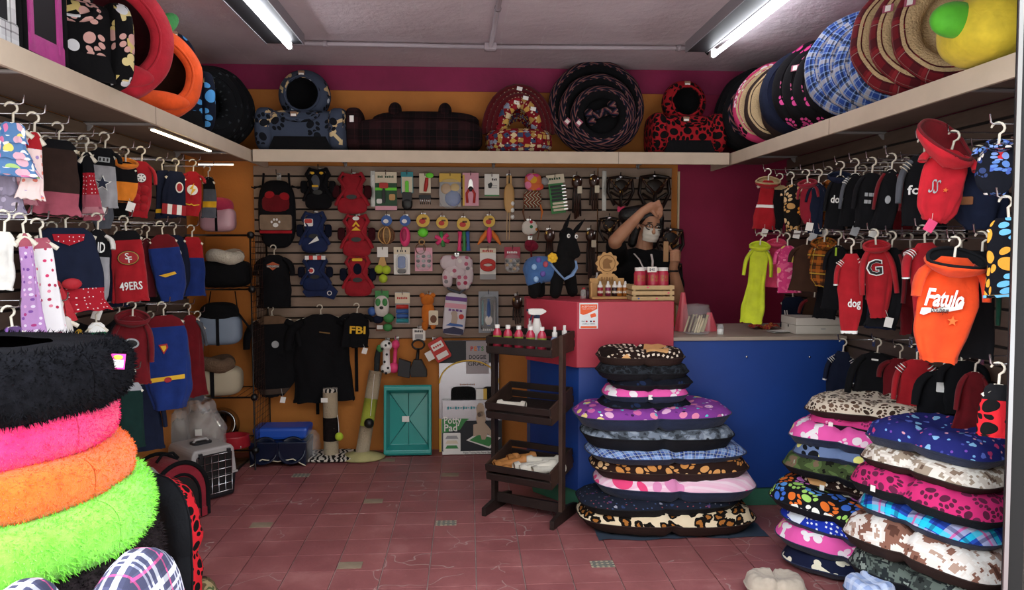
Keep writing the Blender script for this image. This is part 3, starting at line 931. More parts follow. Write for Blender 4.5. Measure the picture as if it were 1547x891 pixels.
# black bed with red paw lining standing on its edge behind the pile
REDPAW = P_('red_black_paw_fleece', '#d8242f', ('paw', 11, 1.0, ['#0c0a0b'], 1, .4))
w = onY(255, 758, 2.62)
cushion('pet_bed', 'black pet bed with red paw lining standing on edge right of the plush pile', .56, .42, .13, REDPAW, BLK, (w.x - .18, 2.86, .285), .9, (0, PI / 2), notch=0.02, seed=3)
CAMOB = P_('tan_camo_fleece', camo_base(['#3a2c22', '#6b5a40', '#a8946c', '#55603c', '#c8b48c'], 12))
w = onZ(300, 880, .08)
cushion('pet_cushion', 'tan camouflage pet cushion on the floor at the lower left', .3, .36, .1, CAMOB, BRN, (w.x - .04, w.y - .12, .004), .3, seed=6)
# ================================================================ dog clothes on hangers
HOOKS = {}
def prong(loc, side, L, row, what=''):
    """chrome slatwall hook: bar out of the wall with an upturned tip"""
    wx = {'left': LX + .024, 'right': RX - .024}.get(side)
    m = MB()
    m.box((0, .004, -.012), (.03, .006, .05))
    m.tube([(0, 0, 0), (0, -L, 0), (0, -L - .008, .004), (0, -L - .012, .03)], .003, 6)
    o = m.build('display_hook', CHROME, loc=(wx, loc[1], loc[2] - .004) if side != 'back' else (loc[0], BY - .024, loc[2] - .004))
    o.rotation_euler = (0, 0, {'left': PI / 2, 'right': -PI / 2, 'back': 0}[side])
    tag(o, ' '.join(('chrome wall hook of the ' + what).split()[:16]), 'hook', row)
HBASE = plain('cream_hanger_plastic', '#d9d0bf', .45)
class Ctx: pass
def hanger(t, W, mat=None, z=-.075):
    m = MB()
    hk = [(0, 0, -.07), (0, 0, -.035)] + [(.018 * math.cos(a) - .006, 0, -.018 + .018 * math.sin(a)) for a in [math.radians(q) for q in (-30, 0, 30, 60, 90, 120, 150, 175)]]
    m.tube(hk, [.0042] * 9 + [.003], 6)
    sh = [(x * W * .46, 0, z - .03 * abs(x) ** 1.4 - .002) for x in [i / 8 for i in range(-8, 9)]]
    m.tube(sh, .0055, 6, flat=1.6)
    m.prism([(-.012, -.066), (.012, -.066), (.022, z - .004), (-.022, z - .004)], -.004, .004)
    m.build('hanger', mat or HBASE, t)
def garment(label, name, px, py, X, w, h, yawd, body, side='left', row='', hook=1, prof='tee', bands=(), sleeve=None, smat=None, stripes=None, hood=None, hmat=None, lining=None, collar=None, deco=None, price=None, Y=None, hang=1, puff=.2, tilt=0, bw=None, ruff=None, cuff=None, folds=.07, hm=None):
    loc = onX(px, py, X) if Y is None else onY(px, py, Y)
    s = mpp(loc.y)
    W, H = w * s, h * s
    z0 = -.066
    H = H + z0 if H + z0 > .1 else H * .75
    t = thing(name, label, 'clothes', tuple(loc), math.radians(yawd), row or None, rot=(0, math.radians(tilt + 5 * math.sin(px * 1.7)), math.radians(yawd + 7 * math.sin(px * 2.9))))
    B = bw * W if bw else (W * (.72 if sleeve else .97))
    D = max(.018, B * puff)
    P = {'tee': [(0, .3), (.03, .62), (.1, .8), (.2, .9), (.6, .97), (1, 1)],
         'dress': [(0, .34), (.04, .5), (.2, .56), (.45, .6), (.5, .68), (.75, .88), (1, 1)],
         'suit': [(0, .35), (.05, .72), (.2, .95), (.5, 1), (.8, .92), (1, .62)],
         'round': [(0, .3), (.06, .68), (.25, .95), (.6, 1), (.85, .85), (1, .45)],
         'vest': [(0, .5), (.08, .78), (.5, .95), (1, 1)],
         'slim': [(0, .4), (.1, .8), (.5, .7), (.8, 1), (1, .9)],
         'sag': [(0, .42), (.1, .8), (.45, .98), (.75, .85), (1, .55)]}[prof]
    sd = (px * 7.13 + py * 3.7) % 50
    def ab(q):
        for i in range(len(P) - 1):
            if q <= P[i + 1][0] + 1e-9:
                f = (q - P[i][0]) / (P[i + 1][0] - P[i][0])
                k = P[i][1] + (P[i + 1][1] - P[i][1]) * f
                break
        else:
            k = P[-1][1]
        return B / 2 * k, D / 2 * (.45 + .55 * math.sin(min(1, q * 1.6 + .12) * PI * .55)) * (1.0 if k > .5 else .8)
    def pt(u, q, off=0):
        a, b = ab(q)
        th = u * 2 * PI
        c, sn = math.cos(th), math.sin(th)
        e = 1 + folds * min(1, q * 1.5 + .15) * (nz(2.3 * c + sd, 2.3 * sn, q * 2.6) * 1.9 + .5 * math.sin(5 * th + sd + q * 3) + .6 * nz(7 * c + sd, 7 * sn, q * 5))
        x = (a * e + off) * math.copysign(abs(c) ** .8, c)
        y = (b * (e + (e - 1) * 3) + off) * math.copysign(abs(sn) ** .8, sn)
        sway = .07 * H * nz(sd, q * 1.5)
        hem = .02 * H * nz(3 * c + sd, 3 * sn) * (q > .97)
        return (x + sway * q, y, z0 - q * H + hem)
    def front(x, q, off=.0045):
        a, b = ab(q)
        sway = .07 * H * nz(sd, q * 1.5) * q
        k = max(-.96, min(.96, (x - sway) / a))
        c = math.copysign(abs(k) ** (1 / .8), k)
        u = 1 + -math.acos(max(-1, min(1, c))) / (2 * PI)
        return pt(u, q)[1] - off
    def part(nm, q0, q1, mat, off=0, sv=None):
        m = MB()
        n = max(3, int(18 * (q1 - q0)))
        m.grid(lambda u, v: pt(u, q0 + (q1 - q0) * v, off), 40, n, wu=True, su=B * 2.4, sv=H * (q1 - q0), ov=-q0 * H, flip=True)
        return m.build(nm, mat, t)
    qs = [0] + [x for b in bands for x in b[:2]] + [1]
    cuts = sorted(set(qs))
    for a, b in zip(cuts, cuts[1:]):
        mt = body
        nm = 'body'
        for b0, b1, bm in bands:
            if a >= b0 - 1e-6 and b <= b1 + 1e-6:
                mt, nm = bm, 'band'
        part(nm, a, b, mt)
    if hang:
        hanger(t, B * .9, hm)
    # neck edge and hem
    part('hem', .965, 1.0, cuff or body, .003)
    if collar:
        part('collar', 0.0, .1, collar, .007)
    if sleeve:
        L = {'short': .32, 'long': .6, 'cap': .16}[sleeve] * H
        for sg in (-1, 1):
            x0, zz = sg * B * .36, z0 - .075 * H
            p = [(x0 * .8, 0, zz), (x0 + sg * W * .1, -.004, zz - L * .22), (x0 + sg * W * .15, -.012, zz - L * .6), (x0 + sg * W * .16, -.016, zz - L)]
            r = [W * .08, W * .115, W * .105, W * .085]
            m = MB(); m.tube(p, r, 12, flat=.62, cap=True)
            so = m.build('sleeve', smat or body, t, sub=1)
            if cuff:
                m = MB(); m.tube([Vector(p[3]) + Vector((0, 0, L * .06)), p[3]], W * .094, 12, flat=.66); m.build('cuff', cuff, so)
            if stripes:
                for k in range(3):
                    m = MB()
                    A = Vector(p[0]).lerp(Vector(p[1]), .28 + .27 * k)
                    Bv = A + (Vector(p[1]) - Vector(p[0])).normalized() * W * .018
                    m.tube([A, Bv], W * (.1 + .012 * k), 12, flat=.75); m.build('stripe', stripes, so)
    if hood:
        hw = B * (.42 if hood is True else hood)
        def hf(u, v, k=1.0, dz=0):
            th = u * 2 * PI
            r = math.sin(v * PI * .56 + .12) ** .8 * (1 + .1 * nz(2 * math.cos(th) + sd, 2 * math.sin(th), v * 3))
            rim = .1 + .34 * math.sin(th) - .12 * abs(math.cos(th)) ** 2
            tall = 1 if hood is not True and hood > .6 else 0
            z = -.62 + v * (.62 + rim + tall * (.35 + .25 * math.sin(th) - .35 * math.cos(th)))
            return (hw * r * math.cos(th) * k - tall * .35 * hw * v, hw * .62 * r * math.sin(th) * k - hw * .22, z0 - hw * .1 + hw * .95 * z + dz)
        m = MB(); m.grid(hf, 30, 10, wu=True, su=.5, sv=.2, flip=True)
        m.build('hood', hmat or body, t)
        m = MB(); m.grid(lambda u, v: hf(u, .1 + v * .9, .93, .003), 24, 8, wu=True)
        m.build('hood_lining', lining or hmat or body, t)
        m = MB(); m.tube([hf(i / 30, 1, .97) for i in range(31)], .006, 6, cap=False); m.build('hood_edge', lining or hmat or body, t)
    if ruff:
        for q, mt in ruff:
            m = MB()
            def rf(u, v):
                p = Vector(pt(u, min(1, q)))
                k = v * (1 + .1 * math.sin(u * 2 * PI * 11))
                return (p.x * (1 + .22 * k), p.y * (1.15 + .5 * k) , p.z - k * H * .13)
            m.grid(rf, 66, 3, wu=True, su=B * 2.5, sv=H * .13, flip=True)
            m.build('ruffle', mt, t)
    c = Ctx()
    c.t, c.B, c.H, c.W = t, B, H, W
    def warp(nm, mb, mat, off=.0045):
        mb.v = [(x, front(x, max(0, min(1, (z0 - z) / H)), off) + y, z) for x, y, z in mb.v]
        return mb.build(nm, mat, t)
    def shape(nm, out, x, q, mat, off=.0045):
        m = MB(); m.prism([(x * B / 2 + ox, z0 - q * H + oz) for ox, oz in out], -.001, .002)
        return warp(nm, m, mat, off)
    def text(s_, size, x, q, mat, off=.007, width=None, shear=0, bold=0, nm='lettering'):
        m = text_mb(s_, size, .0015, width, shear, bold)
        m.v = [(a + x * B / 2, b, c_ + z0 - q * H) for a, b, c_ in m.v]
        return warp(nm, m, mat, off)
    c.shape, c.text, c.front, c.z0 = shape, text, front, z0
    if deco:
        deco(c)
    if price:
        xq, mt = price
        m = MB().box((0, 0, 0), (.034, .001, .042))
        o = m.build('price_tag', mt, t, loc=(xq * B / 2, -D * .6 - .012, z0 - H - .02)); o.rotation_euler = (.1, .25, .2)
        MB().tube([(xq * B / 2, -D * .6 - .012, z0 - H), (xq * B / 2 * .8, -D * .5, z0 - H * .9)], .0008, 4).build('string', PAPER, t)
    if hook and side in ('left', 'right'):
        prong(loc, side, abs((LX if side == 'left' else RX) - X) + .0, 'display hooks on the %s wall' % side, label)
    return c
def cl(c, **k): return cloth('cloth_' + c, c, **k)
C_RED, C_DRED, C_BLK, C_NVY, C_GRY, C_SIL = cl('#a81c26'), cl('#6d121b'), cl('#0e0e12'), cl('#161d33'), cl('#54575f'), cl('#9c9ba0', rough=.6)
C_WHT, C_PNK, C_DPK, C_BRN, C_MAR = cl('#dcd6d0'), cl('#d98a96'), cl('#a85464'), cl('#33231e'), cl('#571620')
C_BLUE, C_YEL, C_ORG, C_GLD = cl('#1b3276'), cl('#d8a420'), cl('#e8862a'), cl('#c79a35')
W_INK = plain('white_print', '#ecebe8', .7); K_INK = plain('black_print', '#0c0c0e', .7); Y_INK = plain('yellow_print', '#e6b528', .7); R_INK = plain('red_print', '#a31a24', .7); B_INK = plain('blue_print', '#1c2f6e', .7); S_INK = plain('silver_print', '#a5a8ac', .5)
PASTEL = P_('pastel_patch_print', '#5d86b8', ('dot', 26, 1.3, ['#f0e27a', '#e9b7c8', '#8fc0e6', '#e07fb0', '#fff', '#4e79b4', '#b7d98a'], 1, .8))
PKDRESS = P_('pink_sprig_print', '#f0d5d2', ('dot', 34, .7, ['#e07a6a', '#a58ac0', '#e8a35c'], .6))
ROSEDR = P_('dusty_rose_print', '#b97a84', ('dot', 30, .8, ['#8c4c5c', '#d8a8ae'], .7))
REDDOT = P_('red_white_fleck_print', '#a31c2a', ('dot', 60, .42, ['#efe6e6'], .75, .3))
WHTRED = P_('white_rose_print', '#e9e4e6', ('dot', 40, .7, ['#d43c6c', '#e0869a', '#b03050'], .45))
LILACF = P_('lilac_floral_print', '#b68abf', ('dot', 50, .8, ['#7d4f9a', '#d8a8d0', '#e2d3e6', '#a83c78'], .8))
GRYFLO = P_('grey_lilac_floral_print', '#8a8094', ('dot', 28, .8, ['#b0a4bc', '#5c5468', '#c8b8c4'], .8))
PURP = P_('purple_floral_print', '#59406b', ('dot', 26, .8, ['#8a5fa8', '#38284a'], .7))

def box_(x0, x1, z0, z1): return [(x0, z0), (x1, z0), (x1, z1), (x0, z1)]
def d_star(c):
    c.shape('star', star(0, 0, c.B * .34), 0, .6, W_INK, .005)
    c.shape('star', star(0, 0, c.B * .27), 0, .6, plain('navy_print', '#141c36', .7), .009)
    c.shape('neck_patch', rrect(0, 0, c.B * .42, c.B * .2, .003), 0, .2, S_INK, .005); [c.shape('patch_letter', box_(-c.B * .03, c.B * .03, -c.B * .06, c.B * .06), x, .2, K_INK, .008) for x in (-.26, 0, .26)]
def d_raid(c):
    o = [(-.3, .3), (-.12, .36), (0, .4), (.12, .36), (.3, .3), (.3, -.05), (.2, -.28), (0, -.4), (-.2, -.28), (-.3, -.05)]
    c.shape('shield', [(x * c.B, z * c.B) for x, z in o], 0, .66, S_INK, .006)
    c.shape('shield', [(x * c.B * .9, z * c.B * .9) for x, z in o], 0, .66, K_INK, .009)
    c.text('RAIDERS', .03, 0, .56, W_INK, .012, width=c.B * .46, bold=.0004)
    c.text('RAID', .06, 0, .23, W_INK, .009, width=c.B * .6, bold=.001)
    for sg in (-1, 1):
        c.shape('crossed_bar', [(sg * (-.16) * c.B, .1 * c.B), (sg * (-.13) * c.B, .12 * c.B), (sg * .18 * c.B, -.18 * c.B), (sg * .15 * c.B, -.2 * c.B)], 0, .68, S_INK, .011)
def d_49(c):
    c.shape('oval_badge', circ(0, 0, c.B * .3, c.B * .22), 0, .38, K_INK, .006)
    c.shape('oval_badge', circ(0, 0, c.B * .285, c.B * .205), 0, .38, plain('gold_print', '#b58a3e', .6), .008)
    c.shape('oval_badge', circ(0, 0, c.B * .26, c.B * .18), 0, .38, R_INK, .010)
    c.text('S', c.B * .26, -.06, .36, W_INK, .012, bold=.0005); c.text('F', c.B * .26, .08, .41, W_INK, .013, bold=.0005)
    c.text('49ERS', .05, 0, .78, W_INK, .008, width=c.B * .62, bold=.0008)
def d_bolt(c):
    c.shape('round_badge', circ(0, 0, c.B * .27), 0, .42, W_INK, .006)
    c.shape('bolt', [(x * c.B, z * c.B) for x, z in [(.06, .36), (-.16, .02), (-.01, .04), (-.1, -.34), (.16, .06), (.02, .05)]], 0, .42, Y_INK, .01)
    c.shape('belt', [(x * c.B, z * c.B) for x, z in [(-.4, .06), (-.1, .0), (0, .05), (.1, 0), (.4, .06), (.4, .01), (.1, -.06), (0, -.01), (-.1, -.06), (-.4, .01)]], 0, .75, Y_INK, .006)
def d_iron(c):
    for k, (x, q) in enumerate([(-.35, .5), (.35, .5), (-.33, .66), (.33, .66), (-.3, .82), (.3, .82)]):
        m = MB(); w = c.B * .2
        m.ell((x * c.B / 2, c.front(x * c.B / 2, q, .0), c.z0 - q * c.H), (w, .012, c.H * .075), 12, 8)
        m.build('muscle_pad', C_RED, c.t)
    c.shape('round_badge', circ(0, 0, c.B * .21), 0, .3, K_INK, .007)
    c.shape('round_badge', circ(0, 0, c.B * .19), 0, .3, W_INK, .009)
    for a in range(6):
        th = a * PI / 3
        c.shape('badge_bar', [(math.cos(th + e) * r * c.B, math.sin(th + e) * r * c.B) for e, r in ((-.15, .15), (.15, .15), (.2, .08), (-.2, .08))], 0, .3, K_INK, .011)
def d_capt(c):
    c.shape('badge', circ(0, 0, c.B * .17, c.B * .24), .3, .35, W_INK, .006)
    c.shape('badge', circ(0, 0, c.B * .12, c.B * .18), .3, .35, R_INK, .009)
    for k in range(5):
        x = -.8 + k * .4
        c.shape('stripe', [(-c.B * .1, c.H * .12), (c.B * .1, c.H * .12), (c.B * .1, -c.H * .1), (-c.B * .1, -c.H * .1)], x, .86, W_INK if k % 2 else R_INK, .005)
def d_belt(c):
    c.shape('belt', [(x * c.B, z * c.B) for x, z in [(-.36, .06), (.36, .1), (.36, .0), (-.36, -.04)]], 0, .68, Y_INK, .006)
    c.shape('buckle', circ(0, 0, c.B * .08, c.B * .06, 12), 0, .68, R_INK, .009)
    c.shape('chest_badge', [(x * c.B, z * c.B) for x, z in [(-.1, .1), (.08, .12), (.1, .03), (0, -.12)]], -.1, .35, R_INK, .006)
    c.shape('chest_badge', [(x * c.B, z * c.B) for x, z in [(-.06, .07), (.05, .08), (.06, .02), (0, -.07)]], -.1, .35, Y_INK, .009)
def d_ribbon(c):
    m = MB()
    for sg in (-1, 1):
        m.ell((sg * .035 - c.B * .12, c.front(-c.B * .1, .66, .02), c.z0 - .66 * c.H), (.035, .012, .022), 12, 8)
        m.prism([(-c.B * .12, -.0), (-c.B * .12 + sg * .02 + .03, -.14), (-c.B * .12 + sg * .02 - .005, -.15)], 0, .004, M=Matrix.Translation((0, c.front(-c.B * .1, .8, .022), c.z0 - .66 * c.H)))
    m.build('bow', cl('#b3202c', rough=.5), c.t)
    o = [(-.22, .06), (.22, .06), (.2, -.04), (0, -.12), (-.2, -.04)]
    c.shape('neck_panel', [(x * c.B, z * c.B) for x, z in o], .05, .12, REDDOT, .006)
def d_line(txt, x=0, q=.45, k=.5, mat=None, shear=0):
    def f(c): c.text(txt, .05, x, q, mat or W_INK, .008, width=c.B * k, shear=shear, bold=.001)
    return f
LROW = ['clothes on the top hooks of the left wall', 'clothes on the middle hooks of the left wall', 'clothes on the bottom hooks of the left wall']
RROW = ['clothes on the top hooks of the right wall', 'clothes on the middle hooks of the right wall', 'clothes on the bottom hooks of the right wall']
a = dict(side='left', row=LROW[0])
garment('ruffled pastel patchwork dog dress at the upper left edge of the photo', 'dog_dress', 20, 155, -1.5, 62, 105, 35, PASTEL, prof='dress', ruff=((.25, PASTEL), (.55, PASTEL), (.85, PASTEL)), **a)
garment('grey lilac floral dog dress hanging below the pastel ruffled one', 'dog_dress', 6, 205, -1.55, 36, 118, 40, GRYFLO, prof='dress', ruff=((.5, GRYFLO), (.8, GRYFLO)), **a)
garment('dusty rose dog dress with tiers of ruffles on the upper left', 'dog_dress', 30, 195, -1.6, 44, 105, 38, ROSEDR, prof='dress', ruff=((.4, ROSEDR), (.65, ROSEDR), (.9, ROSEDR)), **a)
garment('pale pink sprigged dog dress with red bodice on the upper left', 'dog_dress', 53, 170, -1.47, 34, 122, 42, PKDRESS, prof='dress', bands=((0, .26, C_RED),), ruff=((.9, PKDRESS),), **a)
garment('dark brown dog dress with dusty pink skirt on the upper left', 'dog_dress', 90, 185, -1.55, 58, 136, 30, C_BRN, prof='vest', bands=((0, .12, C_BLK), (.68, 1, C_DPK)), ruff=((.84, C_DPK),), **a)
garment('pink polka dot dog dress with dark straps beside the silver jersey', 'dog_dress', 128, 205, -1.55, 28, 122, 32, C_DPK, prof='dress', bands=((0, .3, C_BLK), (.3, .62, REDDOT)), ruff=((.8, ROSEDR),), **a)
garment('grey dog jersey with a hidden star beside the pink polka dot dress', 'dog_jersey', 140, 215, -1.62, 36, 125, 40, C_GRY, prof='round', deco=lambda c: c.shape('star', star(0, 0, c.B * .2), 0, .7, W_INK), **a)
garment('silver dog jersey with navy star and black shoulders on the upper left', 'dog_jersey', 160, 200, -1.52, 50, 108, 26, C_SIL, prof='vest', sleeve='cap', smat=C_BLK, bands=((0, .3, C_BLK),), deco=d_star, price=(0, PAPER), **a)
garment('orange and black dog outfit with orange hood on the upper left', 'dog_outfit', 190, 222, -1.52, 34, 80, 40, C_BLK, prof='suit', hood=.5, hmat=C_ORG, bands=((.5, 1, C_ORG),), price=(.4, PAPER), **a)
garment('padded red hero dog suit with round white badge on the upper left', 'dog_suit', 215, 222, -1.5, 46, 102, 24, C_RED, prof='suit', sleeve='short', deco=d_iron, **a)
garment('navy dog shirt with yellow trim behind the red padded hero suit', 'dog_shirt', 243, 238, -1.6, 30, 88, 35, C_NVY, prof='vest', bands=((.8, .88, C_YEL),), **a)
garment('navy dog suit with red and white striped hem on the upper left', 'dog_suit', 267, 240, -1.53, 34, 84, 30, C_NVY, prof='vest', deco=d_capt, **a)
garment('red dog suit with yellow lightning bolt on the upper left', 'dog_suit', 293, 241, -1.51, 38, 82, 22, C_RED, prof='suit', sleeve='cap', deco=d_bolt, **a)
garment('grey and black dog vest with yellow lettering at the end of the top left hooks', 'dog_vest', 314, 250, -1.53, 20, 76, 35, C_GRY, prof='vest', bands=((0, .3, C_BLK), (.6, .75, C_YEL)), **a)
a = dict(side='left', row=LROW[1])
garment('plain cream dog dress at the left edge of the middle row', 'dog_dress', 8, 318, -1.45, 34, 115, 45, C_WHT, prof='slim', **a)
garment('long lilac floral dog dress on the middle left row', 'dog_dress', 32, 322, -1.47, 34, 190, 48, LILACF, prof='dress', bands=((0, .12, C_DPK),), ruff=((.9, LILACF),), **a)
garment('long white dog dress with red roses on the middle left row', 'dog_dress', 58, 330, -1.46, 48, 182, 45, WHTRED, prof='dress', bands=((0, .1, C_DPK),), ruff=((.9, WHTRED),), **a)
garment('navy dog dress with red dotted skirt and red bow on the middle left row', 'dog_dress', 98, 318, -1.55, 96, 148, 28, C_NVY, prof='vest', bands=((.72, 1, REDDOT),), ruff=((.86, REDDOT),), deco=d_ribbon, **a)
garment('black and silver dog jersey with shield badge on the middle left row', 'dog_jersey', 149, 322, -1.5, 52, 140, 26, C_SIL, prof='round', sleeve='cap', smat=C_WHT, bands=((0, .34, C_BLK),), deco=d_raid, price=(.3, PAPER), **a)
garment('red football dog jersey with oval badge on the middle left row', 'dog_jersey', 188, 326, -1.52, 50, 126, 24, C_RED, prof='vest', bands=((0, .13, C_BLK),), deco=d_49, **a)
garment('maroon dog shirt half hidden behind the red football jersey', 'dog_shirt', 222, 340, -1.6, 36, 105, 35, C_MAR, prof='tee', sleeve='short', **a)
garment('blue dog suit with yellow belt line on the middle left row', 'dog_suit', 243, 334, -1.53, 46, 118, 30, C_BLUE, prof='suit', bands=((0, .2, C_DRED),), deco=lambda c: c.shape('yellow_mark', [(-c.B * .3, 0), (c.B * .2, c.B * .08), (c.B * .25, 0), (-c.B * .1, -c.B * .08)], 0, .6, Y_INK), **a)
garment('dark blue dog shirt with white ring on the middle left row', 'dog_shirt', 262, 336, -1.56, 34, 108, 30, C_NVY, prof='suit', deco=lambda c: c.shape('white_ring', circ(0, 0, c.B * .2), 0, .3, W_INK), **a)
garment('red and blue dog cape at the end of the middle left row', 'dog_cape', 290, 340, -1.53, 36, 104, 30, C_BLUE, prof='vest', bands=((0, .35, C_RED),), **a)
a = dict(side='left', row=LROW[2])
garment('purple floral dog dress at the left edge above the black plush bed', 'dog_dress', 14, 462, -1.45, 46, 95, 45, PURP, prof='dress', **a)
garment('dark dog shirt with yellow ducks above the black plush bed', 'dog_shirt', 112, 462, -1.6, 60, 105, 30, C_BLK, prof='tee', deco=lambda c: [c.shape('yellow_duck', circ(0, 0, c.B * .09, c.B * .12, 10), x, .2, Y_INK) for x in (-.4, .3)], **a)
garment('white dog dress on a thick hanger above the black plush bed', 'dog_dress', 88, 452, -1.5, 52, 105, 40, C_WHT, prof='dress', **a)
garment('red white and green dog shirt above the black plush bed', 'dog_shirt', 144, 462, -1.5, 34, 170, 30, C_BLK, prof='tee', bands=((0, .1, W_INK), (.1, .2, cl('#1d6b45')), (.2, .3, C_RED), (.62, .8, cl('#0f4a3a'))), **a)
garment('maroon dog hoodie with silver print right of the black plush bed', 'dog_hoodie', 201, 455, -1.5, 66, 122, 26, C_DRED, prof='tee', sleeve='long', hood=.5, deco=lambda c: (c.shape('silver_crest', circ(0, 0, c.B * .22, c.B * .16), 0, .4, S_INK), c.shape('silver_crest', circ(0, 0, c.B * .17, c.B * .11), 0, .4, K_INK, .008)), **a)
garment('large blue dog suit with yellow belt on the bottom left row', 'dog_suit', 246, 456, -1.5, 66, 160, 24, C_BLUE, prof='suit', bands=((0, .12, C_DRED),), deco=d_belt, **a)
garment('red and grey dog shirt behind the large blue suit with belt', 'dog_shirt', 284, 458, -1.56, 44, 140, 32, C_DRED, prof='tee', sleeve='short', smat=C_GRY, **a)
garment('grey dog vest in the corner at the end of the bottom left row', 'dog_vest', 300, 470, -1.6, 26, 132, 35, C_GRY, prof='vest', **a)
garment('dark blue dog coat low behind the pink plush bed', 'dog_coat', 214, 560, -1.6, 60, 120, 30, C_NVY, prof='tee', sleeve='long', **a)
garment('dark green and black dog jersey low behind the plush pile', 'dog_jersey', 200, 555, -1.45, 36, 120, 30, cl('#0f2a26'), prof='vest', bands=((.0, .12, C_SIL),), **a)
# ---- right wall
PAWTAN = P_('black_tan_paw_knit', '#15110f', ('paw', 16, 1.0, ['#c99a5e', '#dcb98a', '#e08a2c'], .85))
BONEPRT = P_('black_blue_bone_print', '#10121c', ('bone', 22, 1.0, ['#c82a34', '#4a62b0', '#2b3a70'], .55), ('paw', 22, .9, ['#5f84c8', '#e6dcd8', '#7d9ad8', '#32406b'], .8))
COLPAW = P_('black_bright_paw_print', '#0c0e16', ('paw', 11, .95, ['#6fb8e8', '#d8383c', '#e8a03a', '#e8e2da', '#3d52b0'], .95, .45))
PINKSTAR = P_('pink_camo_star_fleece', camo_base(['#d85a86', '#c83c74', '#e68aa4', '#d85a86'], 22), ('dot', 15, .8, ['#d6c45c', '#a8a8b0', '#e6d890'], .5))
NEON = cl('#c8d62a', rough=.5); FUR = cl('#a88f68'); CHEST = cl('#3a2418')
BRPLD = P_('brown_orange_plaid', plaid_base('#4a2a14', [(22, 0, .3, '#a85a1c', .6), (22, .5, .15, '#1a0e08', .7), (11, .3, .08, '#c8a03c', .6)]))
REDBLK = P_('red_black_paw_fleece2', '#c8202a', ('paw', 12, 1.0, ['#0c0a0b'], 1, .4))
a = dict(side='right', row=RROW[0])
garment('red dog dress with fur trimmed hood at the far end of the right wall', 'dog_dress', 1162, 255, 1.72, 38, 92, -25, C_RED, prof='dress', hood=.5, hmat=C_RED, lining=FUR, bands=((.5, .56, W_INK),), price=(0, PAPER), **a)
garment('black dog coat with fur collar on the top right row', 'dog_coat', 1180, 262, 1.78, 38, 90, -32, C_BLK, prof='tee', collar=FUR, sleeve='short', **a)
garment('black dog sweater with tan paw prints on the top right row', 'dog_sweater', 1196, 260, 1.74, 36, 90, -28, PAWTAN, prof='suit', sleeve='cap', price=(.4, PAPER), **a)
garment('dark red velvet dog hoodie on the top right row', 'dog_hoodie', 1219, 256, 1.73, 36, 82, -30, cl('#8e1f30'), prof='round', hood=.55, sleeve='short', price=(0, PAPER), **a)
garment('plain navy dog coat on the top right row', 'dog_coat', 1239, 256, 1.78, 34, 98, -34, C_NVY, prof='tee', sleeve='short', price=(.2, S_INK), **a)
garment('brown plaid dog coat beside the plain navy coat on the right wall', 'dog_coat', 1254, 252, 1.84, 34, 95, -34, BRPLD, prof='tee', sleeve='short', price=(.2, PAPER), **a)
garment('black dog hoodie with white letters on the top right row', 'dog_hoodie', 1272, 244, 1.76, 42, 104, -28, C_BLK, prof='tee', sleeve='long', hood=.6, hmat=C_NVY, deco=d_line('dog', -.1, .45, .6), **a)
garment('black dog jacket with grey panel on the top right row', 'dog_jacket', 1294, 240, 1.78, 42, 104, -30, C_BLK, prof='tee', sleeve='long', smat=C_GRY, stripes=W_INK, price=(.4, S_INK), **a)
garment('black dog sweater with grey block letters on the top right row', 'dog_sweater', 1320, 238, 1.77, 54, 108, -26, C_BLK, prof='tee', sleeve='long', deco=lambda c: [c.shape('block_letter', box_(-c.B * .06, c.B * (.05 + .02 * (k % 2)), -c.B * .07, c.B * .07), -.3 + .3 * (k % 3), .4 + .13 * (k // 3), S_INK, .006) for k in range(5)], price=(.5, PAPER), **a)
garment('black and red dog jacket on the top right row', 'dog_jacket', 1350, 232, 1.8, 44, 118, -30, C_BLK, prof='tee', sleeve='long', smat=C_DRED, deco=lambda c: c.shape('grey_crest', circ(0, 0, c.B * .13, c.B * .2, 10), 0, .5, S_INK), **a)
garment('black varsity dog jacket with cream stripes and grey sleeve on the right wall', 'dog_jacket', 1397, 208, 1.76, 82, 135, -26, C_BLK, prof='vest', sleeve='long', smat=C_GRY, stripes=cl('#d8cdb8'), deco=d_line('foj', -.35, .5, .38), **a)
garment('bright red dog hoodie with silver script at the top of the right wall', 'dog_hoodie', 1446, 198, 1.7, 92, 142, -20, cl('#c4202e'), prof='round', sleeve='cap', hood=.66, lining=C_DRED, tilt=8, deco=lambda c: (c.text('SS', .07, -.4, .55, S_INK, .008, width=c.B * .22, shear=.3), c.shape('star', star(0, 0, c.B * .06), .15, .56, plain('orange_print', '#e06a2c', .7))), price=(-.1, plain('pink_paper', '#ee4f80', .8)), **a)
garment('navy dog sweater with brown patch behind the bright red hoodie', 'dog_sweater', 1482, 220, 1.8, 80, 130, -30, C_NVY, prof='round', deco=lambda c: c.shape('leather_patch', rrect(0, 0, c.B * .25, c.B * .16, .004), -.5, .55, cl('#8a5a3a')), **a)
garment('black dog coat with blue paws and red bones beside the door jamb', 'dog_coat', 1512, 185, 1.66, 74, 112, -22, BONEPRT, prof='round', sleeve='cap', hood=.35, **a)
garment('black dog coat with large bright paw prints beside the door jamb', 'dog_coat', 1522, 296, 1.66, 72, 158, -22, COLPAW, prof='vest', hang=1, bands=((.96, 1, cl('#a88a5a')),), **a)
a = dict(side='right', row=RROW[1])
garment('neon yellow green dog raincoat above the counter', 'dog_raincoat', 1150, 352, 1.62, 48, 140, -15, NEON, prof='slim', sleeve='short', hood=.45, **a)
garment('pink fuzzy dog hoodie beside the neon raincoat', 'dog_hoodie', 1176, 348, 1.74, 40, 88, -25, cl('#d8486c'), prof='tee', sleeve='short', hood=.5, **a)
